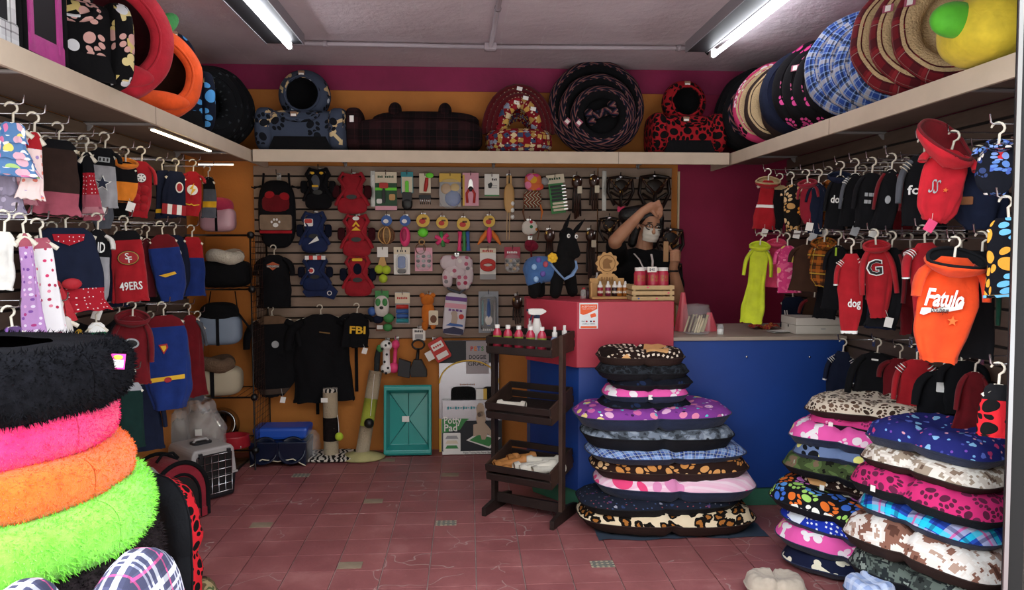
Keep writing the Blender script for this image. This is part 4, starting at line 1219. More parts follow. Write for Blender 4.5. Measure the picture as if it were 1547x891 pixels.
garment('pink dog coat with yellow stars above the counter', 'dog_coat', 1190, 352, 1.7, 46, 92, -22, PINKSTAR, prof='tee', sleeve='short', **a)
garment('dark olive brown dog coat on the middle right row', 'dog_coat', 1221, 350, 1.74, 54, 92, -25, CHEST, prof='tee', sleeve='short', **a)
garment('brown and orange plaid dog coat on the middle right row', 'dog_coat', 1247, 345, 1.76, 48, 90, -28, BRPLD, prof='round', hood=.55, sleeve='short', **a)
garment('black dog jacket with green mark on the middle right row', 'dog_jacket', 1268, 350, 1.8, 44, 120, -28, C_BLK, prof='tee', sleeve='short', deco=lambda c: c.shape('green_mark', [(-.004, .02), (.004, .02), (.004, -.02), (-.004, -.02)], -.2, .1, plain('lime_ink', '#a8c82a')), **a)
garment('red dog tracksuit with white shoulder stripes above the counter end', 'dog_tracksuit', 1286, 360, 1.66, 56, 148, -25, C_RED, prof='sag', sleeve='short', stripes=W_INK, cuff=W_INK, bw=.66, deco=d_line('dog', .2, .62, .5), **a)
garment('red dog hoodie with black letter G on the middle right row', 'dog_hoodie', 1322, 346, 1.72, 66, 138, -22, C_RED, prof='sag', sleeve='long', hood=.5, bw=.6, deco=lambda c: (c.text('G', .09, -.25, .32, W_INK, .008, bold=.004), c.text('G', .085, -.25, .32, K_INK, .011, bold=.001)), price=(.5, PAPER), **a)
garment('black and red dog jacket behind the letter G hoodie', 'dog_jacket', 1350, 350, 1.8, 60, 150, -28, C_BLK, prof='tee', sleeve='long', smat=C_DRED, **a)
garment('red dog jacket with white shoulder stripes left of the orange hoodie', 'dog_jacket', 1396, 340, 1.7, 88, 162, -18, C_RED, prof='sag', sleeve='short', stripes=W_INK, cuff=W_INK, bw=.6, deco=d_line('did', -.3, .5, .55), **a)
garment('large orange dog hoodie with black lined hood and white script', 'dog_hoodie', 1446, 358, 1.6, 116, 198, -16, cl('#e0481c'), prof='sag', sleeve='short', hood=.5, lining=C_BLK, bw=.8, deco=lambda c: (c.text('Fatulo', .08, -.25, .4, W_INK, .009, width=c.B * .6, shear=.25, bold=.002), c.shape('white_swoosh', [(x * c.B, z * c.B) for x, z in [(-.36, -.1), (-.34, .0), (-.05, .04), (.18, .07), (.24, .17), (.3, .16), (.28, .04), (.1, -.02), (-.2, -.05), (-.3, -.12)]], -.2, .5, W_INK, .008), c.text('boutique', .03, -.36, .505, K_INK, .012, width=c.B * .28, shear=.2), c.shape('star', star(0, 0, c.B * .09), .12, .6, plain('orange_print', '#e06a2c', .7), .008)), **a)
garment('green and black dog coat behind the large orange hoodie', 'dog_coat', 1486, 350, 1.74, 66, 200, -26, C_BLK, prof='vest', sleeve='long', smat=cl('#174a38'), **a)
garment('navy dog trousers with white side stripes above the white box', 'dog_trousers', 1197, 432, 1.98, 44, 88, -22, C_NVY, prof='vest', deco=lambda c: [c.shape('white_stripe', [(-.004, .09), (.002, .09), (.014, -.09), (.008, -.09)], x, .6, W_INK) for x in (-.6, -.45)], **a)
garment('brown dog vest with red side above the white box', 'dog_vest', 1232, 432, 2.02, 46, 86, -25, CHEST, prof='vest', sleeve='short', smat=C_DRED, **a)
a = dict(side='right', row=RROW[2])
garment('navy dog tracksuit with white stripes at the end of the counter', 'dog_tracksuit', 1276, 512, 1.96, 52, 140, -22, C_NVY, prof='sag', sleeve='short', stripes=W_INK, cuff=W_INK, deco=d_line('C c', .1, .75, .4), **a)
garment('black dog jacket on a white hanger above the cream cushion', 'dog_jacket', 1328, 512, 1.96, 88, 130, -18, C_BLK, prof='tee', sleeve='long', deco=lambda c: c.shape('white_label', rrect(0, 0, .03, .008, .002), -.1, .1, W_INK), **a)
garment('red dog jacket with white shoulder stripes above the cream cushion', 'dog_jacket', 1386, 520, 1.96, 74, 120, -22, C_RED, prof='tee', sleeve='long', stripes=W_INK, **a)
garment('black dog jacket with white label above the cream cushion', 'dog_jacket', 1428, 536, 1.96, 92, 110, -18, C_BLK, prof='tee', sleeve='long', deco=lambda c: c.shape('white_label', rrect(0, 0, .055, .04, .003), 0, .3, W_INK), **a)
garment('dark red dog shirt beside the white labelled black jacket', 'dog_shirt', 1476, 536, 1.96, 56, 120, -22, C_DRED, prof='tee', sleeve='long', **a)
garment('red dog coat with black paw prints beside the door jamb', 'dog_coat', 1512, 548, 1.62, 50, 120, -20, REDBLK, prof='vest', bands=((0, .3, C_BLK),), **a)
# darker clothes further back on the same hooks
k = 0
for side, px, py, X, w, h, mt, nm, lab in (
        ('right', 1306, 250, 1.98, 50, 100, C_BLK, 'dog_shirt', 'black dog shirt deep behind the grey panelled jacket'), ('right', 1338, 244, 1.99, 54, 104, C_NVY, 'dog_shirt', 'navy dog shirt deep behind the block letter sweater'),
        ('right', 1372, 238, 2.0, 58, 112, C_DRED, 'dog_shirt', 'dark red dog shirt deep behind the varsity jacket'), ('right', 1420, 236, 2.0, 60, 112, C_BLK, 'dog_coat', 'black dog coat deep behind the bright red hoodie'),
        ('right', 1300, 356, 1.98, 56, 140, C_BLK, 'dog_coat', 'black dog coat deep behind the red tracksuit'), ('right', 1342, 352, 2.0, 60, 150, C_NVY, 'dog_coat', 'navy dog coat deep behind the letter G hoodie'),
        ('right', 1374, 352, 1.96, 60, 158, C_DRED, 'dog_coat', 'dark red dog coat left of the striped red jacket'), ('right', 1412, 350, 1.98, 66, 165, C_BLK, 'dog_coat', 'black dog coat deep behind the striped red jacket'),
        ('right', 1452, 352, 1.98, 70, 180, C_NVY, 'dog_coat', 'navy dog coat deep behind the orange hoodie'), ('right', 1258, 365, 1.95, 46, 120, C_BLK, 'dog_vest', 'black dog vest deep behind the plaid coat'),
        ('right', 1360, 520, 2.03, 70, 100, C_DRED, 'dog_shirt', 'dark red dog shirt between two black jackets above the cream cushion'), ('right', 1452, 520, 2.0, 80, 110, C_BLK, 'dog_shirt', 'black dog shirt behind the white labelled jacket'),
        ('left', 72, 205, -1.7, 50, 115, C_BLK, 'dog_shirt', 'black dog shirt deep behind the sprigged dress'), ('left', 112, 210, -1.7, 44, 110, C_NVY, 'dog_shirt', 'navy dog shirt deep behind the brown dress'),
        ('left', 176, 230, -1.7, 40, 96, C_BLK, 'dog_shirt', 'black dog shirt deep behind the silver star jersey'), ('left', 80, 335, -1.7, 66, 130, C_BLK, 'dog_coat', 'black dog coat deep behind the white rose dress'),
        ('left', 128, 335, -1.7, 56, 130, C_BLK, 'dog_coat', 'black dog coat deep behind the shield badge jersey'), ('left', 172, 340, -1.7, 50, 120, C_NVY, 'dog_coat', 'navy dog coat deep behind the football jersey'),
        ('left', 210, 345, -1.7, 44, 110, C_BLK, 'dog_coat', 'black dog coat deep behind the maroon shirt'), ('left', 176, 462, -1.7, 56, 120, C_BLK, 'dog_coat', 'black dog coat deep behind the maroon hoodie'), ('left', 228, 470, -1.68, 50, 130, C_DRED, 'dog_coat', 'dark red dog coat deep behind the large blue suit')):
    rw = RROW if side == 'right' else LROW
    garment(lab, nm, px, py, X, w, h, -26 if side == 'right' else 32, mt, side=side, row=rw[0 if py < 300 else 1 if py < 440 else 2], prof='tee', sleeve='short', hook=1)
# ================================================================ pet beds on the high shelves
Z0 = ST + .002
def face(d):
    return Vector(d).normalized().to_track_quat('Z', 'Y').to_euler()
def ring_bed(label, c, R, tr, d, outer, lining, group=None, tags=0, depth=None, floor_=True, name='round_bed', tagmat=None, squash=1, split=90):
    """round bolster bed standing on its edge, opening along d"""
    t = thing(name, label, 'pet bed', c, 0, group, rot=face(d))
    dp = depth or tr * 1.8
    sd = c[1] * 9
    def lump(p, th): return p * (1 + .006 * math.sin(9 * th + sd) + .02 * nz(2 * math.cos(th) + sd, 2 * math.sin(th)))
    def mk(prof):
        k = len(prof) - 1
        def fn(u, v):
            r, z = prof[round(v * k)]
            th = u * 2 * PI
            r = lump(r, th)
            return (r * math.cos(th), r * math.sin(th) * squash, z)
        return fn, k
    po_ = [(R * .4, -dp * .55)] + [(R - tr + tr * math.cos(a), dp * .5 * math.sin(a)) for a in [math.radians(q) for q in range(-90, split + 1, 18)]]
    pi_ = [(R - tr + tr * math.cos(a), dp * .5 * math.sin(a)) for a in [math.radians(q) for q in range(split, 251, 18)]] + [(R * .45, -dp * .4), (.001, -dp * .3)]
    f, k = mk(po_); m = MB(); m.grid(f, 48, k, wu=True, su=2 * PI * R, sv=.3); m.build('bolster', outer, t)
    f, k = mk(pi_); m = MB(); m.grid(f, 48, k, wu=True, su=2 * PI * R, sv=.3, ov=.3); m.build('lining', lining, t)
    m = MB(); m.tube([(lump(R - tr, i / 48 * 2 * PI) * math.cos(i / 48 * 2 * PI), lump(R - tr, i / 48 * 2 * PI) * math.sin(i / 48 * 2 * PI) * squash, dp * .5 + .001) for i in range(49)], .0028, 5, cap=False); m.build('piping', outer, t)
    if tags:
        for i in range(tags):
            th = tagmat if isinstance(tagmat, float) else 2.6
            th += i * .3
            m = MB().box((0, 0, 0), (.036, .042, .0015)); o = m.build('price_tag', PKTAG, t, loc=((R - tr) * math.cos(th), (R - tr) * math.sin(th), dp * .5 + .008))
            m = MB().box((0, 0, .001), (.028, .022, .001)); m.build('tag_paper', PAPER, o)
            o.rotation_euler = (.2, -.2, th + PI / 2 + .4)
    return t
PKTAG = plain('magenta_tag', '#a5566a', .7)
SHERPA = plain('tan_sherpa', '#c2a87e', .98, bump=1.0, bs=120, var=.12)
DKSHERPA = plain('dark_sherpa', '#241d1c', .98, bump=1.0, bs=120)
BLKPINK = P_('black_pink_paw_fleece', '#0d0b0e', ('paw', 11, .95, ['#e04f96', '#d23c84', '#e8709c'], .55))
BLUPLD2 = P_('blue_cream_black_plaid', plaid_base('#5876b4', [(9, 0, .3, '#26438f', .7), (9, .35, .22, '#c9c0ae', .55), (9, .62, .14, '#14161f', .75), (27, .1, .12, '#a8c4e8', .4)]))
MARPLD = P_('maroon_plaid_fleece', plaid_base('#6e1a22', [(7, 0, .3, '#34151a', .6), (7, .45, .025, '#a8958a', .6), (7, .6, .12, '#8f2a30', .6)]))
PKBLK = P_('pink_black_paw_plush', '#c83c6c', ('paw', 9, 1.0, ['#120d10', '#f0dfe4'], .7))
ZIG = P_('zigzag_weave', stripes_base(['#0d0d12', '#1f2840', '#6b373c', '#8a6458', '#2a1f30', '#0c0c14'], 10, 1.1, 22, 0))
BLKFLO = P_('black_grey_leaf_print', '#0b0c0f', ('heart', 16, .6, ['#2c3136', '#3a3f42', '#1c2024'], .5))
BLKP = cloth('black_plush', '#0c0c0f')
RD = (-.62, -.78, .16)
def rs(Y, R, X=None):
    return (X or 1.915, Y, Z0 + R * 1.0)
k = 0
for i, (Y, R) in enumerate(((4.86, .28), (4.76, .27), (4.66, .25))):
    ring_bed(['dark zigzag round bed in the far right corner of the high shelf', 'dark zigzag round bed second from the far right corner', 'dark zigzag round bed third from the far right corner'][i], (1.89 - .02 * i, Y, Z0 + R), R, .055, (-.7, -.7, .1), BLKP, ZIG, 'dark round beds in the right corner')
for i, (Y, R, o_, l_) in enumerate(((4.5, .26, PKBLK, SHERPA), (4.4, .245, BRN, SHERPA), (4.3, .2, BRN, SHERPA))):
    ring_bed(['pink pet bed with black paws and tan sherpa lining on the right shelf', 'large tan sherpa round bed on the right shelf', 'smaller tan sherpa round bed on the right shelf'][i], (1.88 + .02 * i, Y, Z0 + R), R, .05, RD, o_, l_, 'sherpa beds on the right shelf', split=72)
ring_bed('navy round bed between the sherpa beds and the pink paw beds', (1.9, 4.14, Z0 + .25), .25, .07, RD, C_NVY, C_NVY, None, depth=.2)
for i in range(4):
    ring_bed('black round bed with pink paws, %s of its row' % ['rearmost', 'second from the back', 'third from the back', 'front one'][i], (1.9 + .01 * i, 3.96 - .095 * i, Z0 + .255 - .008 * i), .255 - .008 * i, .06, RD, BLKPINK, BLKPINK, 'black pink paw beds on the right shelf', tags=1 if i else 0, tagmat=2.9 - .2 * i)
for i in range(4):
    ring_bed('blue plaid round bed, %s of its row on the right shelf' % ['rearmost', 'second from the back', 'third from the back', 'front one'][i], (1.895 + .01 * i, 3.53 - .095 * i, Z0 + .262 - .016 * i), .262 - .016 * i, .06, RD, BLUPLD2, BLUPLD2, 'blue plaid beds on the right shelf')
for i in range(3):
    ring_bed('maroon plaid round bed with tan sherpa rim, %s of its row' % ['rearmost', 'middle one', 'front one'][i], (1.895 + .01 * i, 3.06 - .12 * i, Z0 + .275 - .01 * i), .275 - .01 * i, .055, RD, MARPLD, SHERPA, 'maroon plaid beds on the right shelf', tags=1 if i in (1, 2) else 0, tagmat=2.7, split=72)
# yellow fruit cushion
YLW = cloth('yellow_velour', '#e0c63a', rough=.7)
w = onY(1512, 62, 2.45)
t = thing('fruit_cushion', 'big yellow fruit shaped cushion with green leaf at the right end of the shelf', 'cushion', (w.x + .02, 2.5, Z0))
m = MB(); m.ell((0, 0, .125), (.175, .17, .125), 36, 20, p=.85); m.build('fruit_body', YLW, t)
m = MB(); m.ell((.08, .0, .29), (.12, .13, .055), 28, 16); m.build('fruit_top', YLW, t)
m = MB(); m.ell((-.17, -.03, .15), (.085, .05, .06), 24, 14, M=None); m.build('leaf', cloth('green_velour', '#55b52e', rough=.6), t)
# ---- left shelf
def hole_bed(label, c, R, d, outer, lining, hole=.62, h=1.0, leaf=None, stem=None, name='fruit_bed', lip=True, depth=.8):
    """hollow round bed with an oval opening along d"""
    t = thing(name, label, 'pet bed', c, 0, rot=face(d))
    sd = c[1]
    po_ = [(.001, -depth * R)] + [(R * math.sin(a), -depth * R * math.cos(a)) for a in [math.radians(q) for q in range(15, 120, 12)]]
    zl = po_[-1][1]
    po_ += [(R * (hole + .14), zl + .06 * R), (R * (hole + .02), zl + .04 * R), (R * hole, zl - .04 * R)]
    pi_ = [(R * hole, zl - .04 * R), (R * .78, zl - .3 * R), (R * .82, -.1 * R), (R * .6, -depth * R * .7), (.001, -depth * R * .85)]
    def fn(pr):
        k = len(pr) - 1
        def f(u, v):
            r, z = pr[round(v * k)]
            th = u * 2 * PI
            q = 1 + .003 * math.sin(7 * th) + .025 * nz(2 * math.cos(th) + sd, 2 * math.sin(th), z * 6)
            y = r * math.sin(th) * q * h
            x = r * math.cos(th) * q
            return (x, max(y, -R * .92 * h), z)
        return f, k
    f, k = fn(po_); m = MB(); m.grid(f, 48, k, wu=True, su=2 * PI * R, sv=R * 3); m.build('shell', outer, t)
    f, k = fn(pi_); m = MB(); m.grid(f, 40, k, wu=True); m.build('lining', lining, t)
    m = MB(); m.tube([fn([(R * (hole + .12), zl + .055 * R)] * 2)[0](i / 48, 0) for i in range(49)], .006, 6, cap=False); m.build('seam', outer, t)
    if lip:
        m = MB(); m.ell((0, -R * .6 * h, zl + .05 * R), (R * .62, R * .2, R * .14), 24, 12); m.build('front_bolster', outer, t)
    if leaf:
        for sg in (-1, 1):
            m = MB(); m.ell((0, 0, 0), (R * .4, R * .2, R * .1), 18, 10, M=RM(.3 * sg, .3, .7 * sg, (sg * R * .22, R * h * 1.08, .15 * R))); m.build('leaf', leaf, t)
        m = MB(); m.tube([(0, R * h * .95, -.1 * R), (0.01, R * h * 1.2, -.1 * R)], R * .08, 8); m.build('stem', stem or leaf, t)
    return t
REDV = cloth('red_velour', '#c02536', rough=.8); REDIN = cloth('dark_red_lining', '#4a0f1a'); ORV = cloth('orange_velour', '#f05a22', rough=.8); ORIN = cloth('brown_lining', '#3a1d12')
LEAF = cloth('leaf_green_felt', '#2f7d3a', rough=.7)
LD = (.62, -.78, 0)
BONESBLK = P_('black_bone_fleece', '#0b0b0e', ('bone', 9.5, 1.1, ['#d8c27a', '#e0cf94'], .6), ('paw', 9, .8, ['#d8a8a0'], .4), ('dot', 7, .5, ['#e4e6ea'], .3))
BONESGRY = P_('blue_grey_bone_fleece', '#414a5c', ('bone', 9, 1.05, ['#cdb183', '#d8c294'], .38), ('paw', 9, .9, ['#14161c'], .5), ('dot', 9, .5, ['#cfd4dc'], .25))
BONESNVY = P_('navy_bone_paw_fleece', '#0e1526', ('bone', 7, 1.0, ['#d8c88a', '#e6e2d2'], .4), ('paw', 7, .9, ['#4f9ad8'], .4))
REDPAWS = P_('red_black_pawprint_fleece', '#a01c24', ('paw', 11, 1.15, ['#0d0a0b'], 1, .35))
hole_bed('red apple shaped pet bed on the left shelf', (-1.5, 3.22, Z0 + .25), .27, LD, REDV, REDIN, .6, 1.0, LEAF)
hole_bed('orange fruit shaped pet bed with green leaf on the left shelf', (-1.5, 3.72, Z0 + .21), .22, LD, ORV, ORIN, .58, 1.0, LEAF)
def house(label, c, w, d, h, rz, cover, lining, dome=.58, name='pet_house'):
    """soft house: sofa shaped base with arms, round dome with a hole on top"""
    t = thing(name, label, 'pet bed', c, rz)
    bh = h * .62
    m = MB(); m.ell((0, 0, bh * .5), (w * .5, d * .5, bh * .5), 40, 18, p=.5); m.build('base', cover, t)
    for sg in (-1, 1):
        m = MB(); m.ell((sg * w * .4, -d * .1, bh * .52), (w * .11, d * .5, bh * .53), 24, 14, p=.6); m.build('arm', cover, t)
    m = MB(); m.prism([(-w * .34, .004), (w * .34, .004), (w * .28, bh * .32), (-w * .28, bh * .32)], -d * .505, -d * .45); m.build('dark_panel', BLKP, t)
    m = MB()
    m.tube([(w * .2 * math.cos(a), -d * .5, bh * .86 + h * .12 * math.sin(a) * .8) for a in [math.radians(q) for q in range(180, 361, 15)]], .014, 8); m.build('front_roll', cover, t)
    R = w * dome * .5
    f = Matrix.Translation((0, -d * .02, bh + R * .62)) @ Matrix.Rotation(PI / 2, 4, 'X')
    po_ = [(.001, -R * .8)] + [(R * math.sin(a), -R * .8 * math.cos(a)) for a in [math.radians(q) for q in range(15, 125, 11)]] + [(R * .66, R * .56), (R * .6, R * .5)]
    m = MB(); m.lathe(po_, 40, M=f, su=2 * PI * R); m.build('dome', cover, t)
    m = MB(); m.lathe([(R * .6, R * .5), (R * .75, R * .1), (R * .5, -R * .5), (.001, -R * .65)], 32, M=f); m.build('lining', lining, t)
    m = MB(); m.tube([f @ Vector((R * .66 * math.cos(a), R * .66 * math.sin(a), R * .57)) for a in [i / 32 * 2 * PI for i in range(33)]], .008, 6, cap=False); m.build('opening_roll', cover, t)
    for x, z in ((0, bh + R * 1.38), (w * -.06, bh * .84)):
        m = MB().box((0, 0, 0), (.04, .002, .03)); o = m.build('price_tag', plain('tan_tag', '#8a6a52', .8), t, loc=(x, -d * .53 if z < bh else -R * .62, z)); MB().box((0, -.0014, -.006), (.032, .001, .014)).build('tag_paper', PAPER, o)
    return t
w = onY(461, 228, 5.0)
house('blue grey pet house with bone print on the back shelf', (w.x, 5.03, Z0), .58, .36, .43, 0, BONESGRY, BLKP)
w = onY(1033, 232, 5.0)
house('red pet house with black paw prints on the back shelf', (w.x, 5.03, Z0), .5, .34, .42, 0, REDPAWS, BLKP, .6)
house('black pet house with yellow bones and white dots on the left shelf', (-1.55, 2.96, Z0), .46, .3, .5, .75, BONESBLK, BLKP, .62)
house('navy pet bed with bones and blue paws on the left shelf', (-1.58, 4.12, Z0), .38, .28, .5, .65, BONESNVY, BLKP, .7)
for i in range(3):
    ring_bed('black leaf print round bed, %s in the left corner of the shelf' % ['rearmost', 'middle one', 'front one'][i], (-1.55, 4.78 - .1 * i, Z0 + .25 - .01 * i), .25 - .01 * i, .07, (.72, -.68, .08), BLKFLO, BLKFLO, 'black round beds in the left corner')
# soft carriers at the near left end
PKV = cloth('pink_satin', '#c8489c', rough=.4); MESH = plain('black_mesh', '#131217', .7); WPLD = P_('white_black_plaid', plaid_base('#d9d9dc', [(8, 0, .25, '#f4f4f6', .6), (8, .4, .05, '#26262a', .5), (8, .6, .04, '#3a2a3a', .5)]))
def crate(label, c, w, d, h, rz, trim, edge):
    t = thing('soft_carrier', label, 'pet carrier', c, rz)
    MB().box((0, 0, h / 2), (w, d, h)).build('mesh_body', MESH, t, bevel=.03)
    for z in (h * .1,):
        MB().box((0, 0, z), (w + .012, d + .012, h * .2)).build('lower_band', trim, t, bevel=.01)
    for sx in (-1, 1):
        MB().box((sx * w * .36, 0, h * .55), (w * .14, d + .016, h * .9)).build('side_band', trim, t, bevel=.008)
        for sy in (-1, 1):
            MB().tube([(sx * w / 2, sy * d / 2, .01), (sx * w / 2, sy * d / 2, h * .97)], .012, 6).build('edge_binding', edge, t)
    for z in (.012, h * .97):
        MB().tube([(-w / 2, -d / 2, z), (w / 2, -d / 2, z), (w / 2, d / 2, z), (-w / 2, d / 2, z), (-w / 2, -d / 2, z)], .011, 6).build('rim_binding', edge, t)
    return t
crate('black mesh pet carrier with pink satin bands on the left shelf', (-1.57, 2.64, Z0), .24, .3, .42, PI / 2, PKV, BLKP)
crate('black pet carrier with white plaid bands at the near left shelf end', (-1.57, 2.36, Z0), .26, .3, .42, PI / 2, WPLD, BLKP)
# ---- back shelf
DKPLD = P_('dark_red_black_plaid', plaid_base('#1c0f10', [(7, 0, .5, '#30171a', .6), (7, .5, .5, '#0c090b', .6), (21, .1, .08, '#4a2528', .3)]))
w = onY(629, 230, 5.0)
t = thing('pet_sofa', 'long dark plaid pet sofa with two knobs on the back shelf', 'pet bed', (w.x, 5.03, Z0))
m = MB(); m.ell((0, 0, .11), (.44, .17, .11), 44, 18, p=.5); m.build('seat', DKPLD, t)
m = MB(); m.ell((.06, .05, .2), (.36, .1, .085), 40, 16, p=.6); m.build('backrest', DKPLD, t)
for x in (-.14, .19):
    m = MB(); m.ell((x, .0, .285), (.045, .045, .055), 18, 12); m.build('knob', DKPLD, t)
m = MB(); m.ell((-.4, -.02, .15), (.06, .15, .14), 24, 14, p=.6); m.build('arm', DKPLD, t)
m = MB().box((0, 0, 0), (.026, .002, .04)); m.build('price_tag', PAPER, t, loc=(-.4, -.175, .2))
m = MB(); m.ell((0, 0, .03), (.2, .15, .028), 36, 12, p=.8)
w2 = onY(660, 232, 4.95)
# igloo of nested arches
QUILT = P_('red_patchwork_quilt', '#7c1420', ('square', 22, 1.15, ['#c8a052', '#8a94a8', '#d8c39a', '#3a4a6a', '#b08a4a', '#96202c'], .8, .25), ('dot', 26, .5, ['#1a1216', '#e0d4b8'], .5))
REDQ = cloth('dark_red_quilt', '#5c1018')
w = onY(784, 234, 5.0)
t = thing('pet_igloo', 'patchwork pet igloo of nested red arches on the back shelf', 'pet bed', (w.x, 5.03, Z0))
m = MB(); m.lathe([(.001, .004), (.19, .004), (.225, .05), (.225, .12), (.2, .15), (.16, .14), (.15, .05), (.001, .045)], 40, M=Matrix.Diagonal((1, .85, 1, 1))); m.build('base', QUILT, t)
for i in range(4):
    R = .215 - .033 * i
    m = MB(); m.tube([(R * math.cos(a), .03 - .03 * i, .14 + (.3 - .036 * i) * math.sin(a)) for a in [math.radians(q) for q in range(0, 181, 12)]], .026, 10, flat=1.5); o = m.build('arch', REDQ if i < 3 else QUILT, t)
    m = MB()
    for q in range(4, 177, 8):
        a = math.radians(q)
        m.box((R * math.cos(a), .03 - .03 * i - .036, .14 + (.3 - .036 * i) * math.sin(a)), (.008, .004, .008))
    m.build('stitching', plain('cream_thread', '#c8b08a'), o)
m = MB(); m.grid(lambda u, v: (.2 * math.cos(u * PI) * math.cos(v * 1.2), .03 + .14 * math.sin(v * 1.2) , .14 + .3 * math.sin(u * PI) * math.cos(v * 1.2)), 24, 8); m.build('back_shell', QUILT, t)
for x, z in ((.0, .42), (.04, .36), (-.02, .33), (.09, .29)):
    MB().box((0, 0, 0), (.036, .002, .024)).build('price_tag', PAPER, t, loc=(x, -.09, z)).rotation_euler = (0, .2, 0)
# nested zigzag beds facing the room
w = onY(904, 234, 4.95)
for i, R in enumerate((.325, .26, .205)):
    ring_bed('round bed with zigzag woven rim on the back shelf, %s of three nested' % ['outermost', 'middle', 'innermost'][i], (w.x + (0, -.005, .01)[i], 5.06 - .075 * i, Z0 + R + (0, .02, .035)[i]), R, .045, (-.08, -1, .1), ZIG, BLKP if i < 2 else BLKP, 'nested zigzag beds on the back shelf', tags=1 if i else 0, tagmat=3.5, depth=.09)
t = thing('bone_cushion', 'small zigzag bone shaped cushion inside the nested round beds', 'cushion', (w.x + .01, 4.895, Z0 + .26), 0, rot=(0, -.35, 0))
m = MB()
m.tube([(-.07, 0, 0), (0, 0, 0), (.07, 0, 0)], [.03, .026, .03], 12)
for sx in (-1, 1):
    for sz in (-1, 1):
        m.ell((sx * .08, 0, sz * .024), (.032, .028, .032), 14, 10)
m.build('cushion_cover', ZIG, t)
# ================================================================ goods on the back slatwall
class Item:
    """a thing hung on the back wall; shapes are given in photo pixels at its distance, x right, z up from its top centre"""
    def __init__(s, name, label, cat, px, py, Y=None, group=None, hook=1, rz=0, ry=0):
        s.Y = Y or BY - .085
        s.k = mpp(s.Y)
        w = onY(px, py, s.Y)
        s.t = thing(name, label, cat, tuple(w), 0, group, rot=(0, ry, rz))
        if hook:
            prong((w.x, 0, w.z), 'back', BY - .03 - s.Y + .012, 'display hooks on the back wall', label)
    def poly(s, nm, pts, mat, y0=0, th=2, bevel=0, par=None):
        k = s.k
        m = MB(); m.prism([(x * k, z * k) for x, z in pts], -(y0 + th) * k, -y0 * k)
        return m.build(nm, mat, par or s.t, bevel=bevel)
    def puff(s, nm, cx, cz, rx, rz, ry, mat, y0=0, p=1.0, n=20):
        k = s.k
        m = MB(); m.ell((cx * k, -y0 * k, cz * k), (rx * k, ry * k, rz * k), n, n // 2 + 2, p=p)
        return m.build(nm, mat, s.t)
    def tube(s, nm, pts, r, mat, n=6, flat=1, par=None):
        k = s.k
        m = MB(); m.tube([(p[0] * k, -(p[2] if len(p) > 2 else 1) * k, p[1] * k) for p in pts], [q * k for q in r] if isinstance(r, (list, tuple)) else r * k, n, flat=flat)
        return m.build(nm, mat, par or s.t)
    def txt(s, txt, x, z, w, mat, y0=2.2, size=6, **kw):
        # print too small to read in the photo: broken lines of marks
        x0 = x - w / 2
        for i, ch in enumerate(txt):
            q = w / len(txt)
            if ch != ' ':
                s.poly('print_mark', [(x0 + q * i, z - 1.6), (x0 + q * (i + .72), z - 1.6), (x0 + q * (i + .72), z + 1.6 - .8 * (i % 2)), (x0 + q * i, z + 1.6)], mat, y0 - .4, .4)
    def ring(s, nm, cx, cz, rx, rz, r, mat, y0=1):
        return s.tube(nm, [(cx + rx * math.cos(a), cz + rz * math.sin(a), y0) for a in [i / 20 * 2 * PI for i in range(21)]], r, mat)
def box_pts(x0, x1, z0, z1): return [(x0, z0), (x1, z0), (x1, z1), (x0, z1)]
ink = lambda n, c: plain(n, c, .6)
I_GRN, I_DGRN, I_LIME, I_RED, I_PNK, I_HPK = ink('card_green', '#3f8a4a'), ink('card_dark_green', '#1f4a2c'), ink('lime_plastic', '#6fe03a'), ink('card_red', '#c2352e'), ink('card_pink', '#e0a0b0'), ink('hot_pink_rubber', '#e8407a')
I_CRM, I_YEL, I_BLU, I_TEAL, I_ORG, I_GRY, I_DGY = ink('card_cream', '#e3d6bd'), ink('card_yellow', '#dcb44a'), ink('card_blue', '#3a62a8'), ink('card_teal', '#2f8f9a'), ink('card_orange', '#e07a2c'), ink('card_grey', '#a3a1a2'), ink('dark_grey_plastic', '#26272b')
I_PUR, I_BRN, I_TAN = ink('card_purple', '#6b3f8a'), ink('card_brown', '#6b3f24'), ink('card_tan', '#c79a5e')
CLEAR = glass('clear_plastic', '#eef2f4', .08, .22)
LEATH = plain('brown_leather', '#3a1f14', .45, var=.25); LEATHD = plain('dark_leather', '#1f120d', .5)
BRASS = plain('brass_studs', '#c9a45a', .3, 1)
SISAL = plain('sisal_rope', '#b3a288', .95, bump=1, bs=140, var=.12)
# -- backpacks and harnesses
it = Item('pet_backpack', 'black and red pet backpack with beige panel and white paw', 'backpack', 418, 262)
it.puff('body', 0, -60, 27, 50, 9, C_BLK, 2, .65, 28)
it.puff('top_pocket', 0, -45, 22, 16, 6, C_DRED, 6, .7)
it.poly('beige_panel', rrect(0, -72, 46, 22, 3), cl('#8a7460'), 9, 3, .0006)
it.poly('red_band', box_pts(-23, 23, -88, -84), C_RED, 10, 2)
it.poly('paw_pad', circ(0, -76, 4, 3.2, 12), W_INK, 12.4, .5)
for x, z in ((-5.5, -71.5), (-2, -68), (2, -68), (5.5, -71.5)): it.poly('paw_toe', circ(x, z, 1.5, 2, 8), W_INK, 12.4, .5)
for sg in (-1, 1):
    it.tube('strap', [(sg * 18, 0, 3), (sg * 19, -14, 4), (sg * 20, -30, 5)], 3, C_BLK, flat=.5)
    it.tube('side_strap', [(sg * 22, -18, 2), (sg * 32, -22, 3), (sg * 36, -20, 3)], 2.2, C_BLK, flat=.5)
it.puff('red_flap', -8, -33, 8, 7, 3, C_RED, 9); it.puff('red_flap', 12, -35, 8, 7, 3, C_RED, 9)
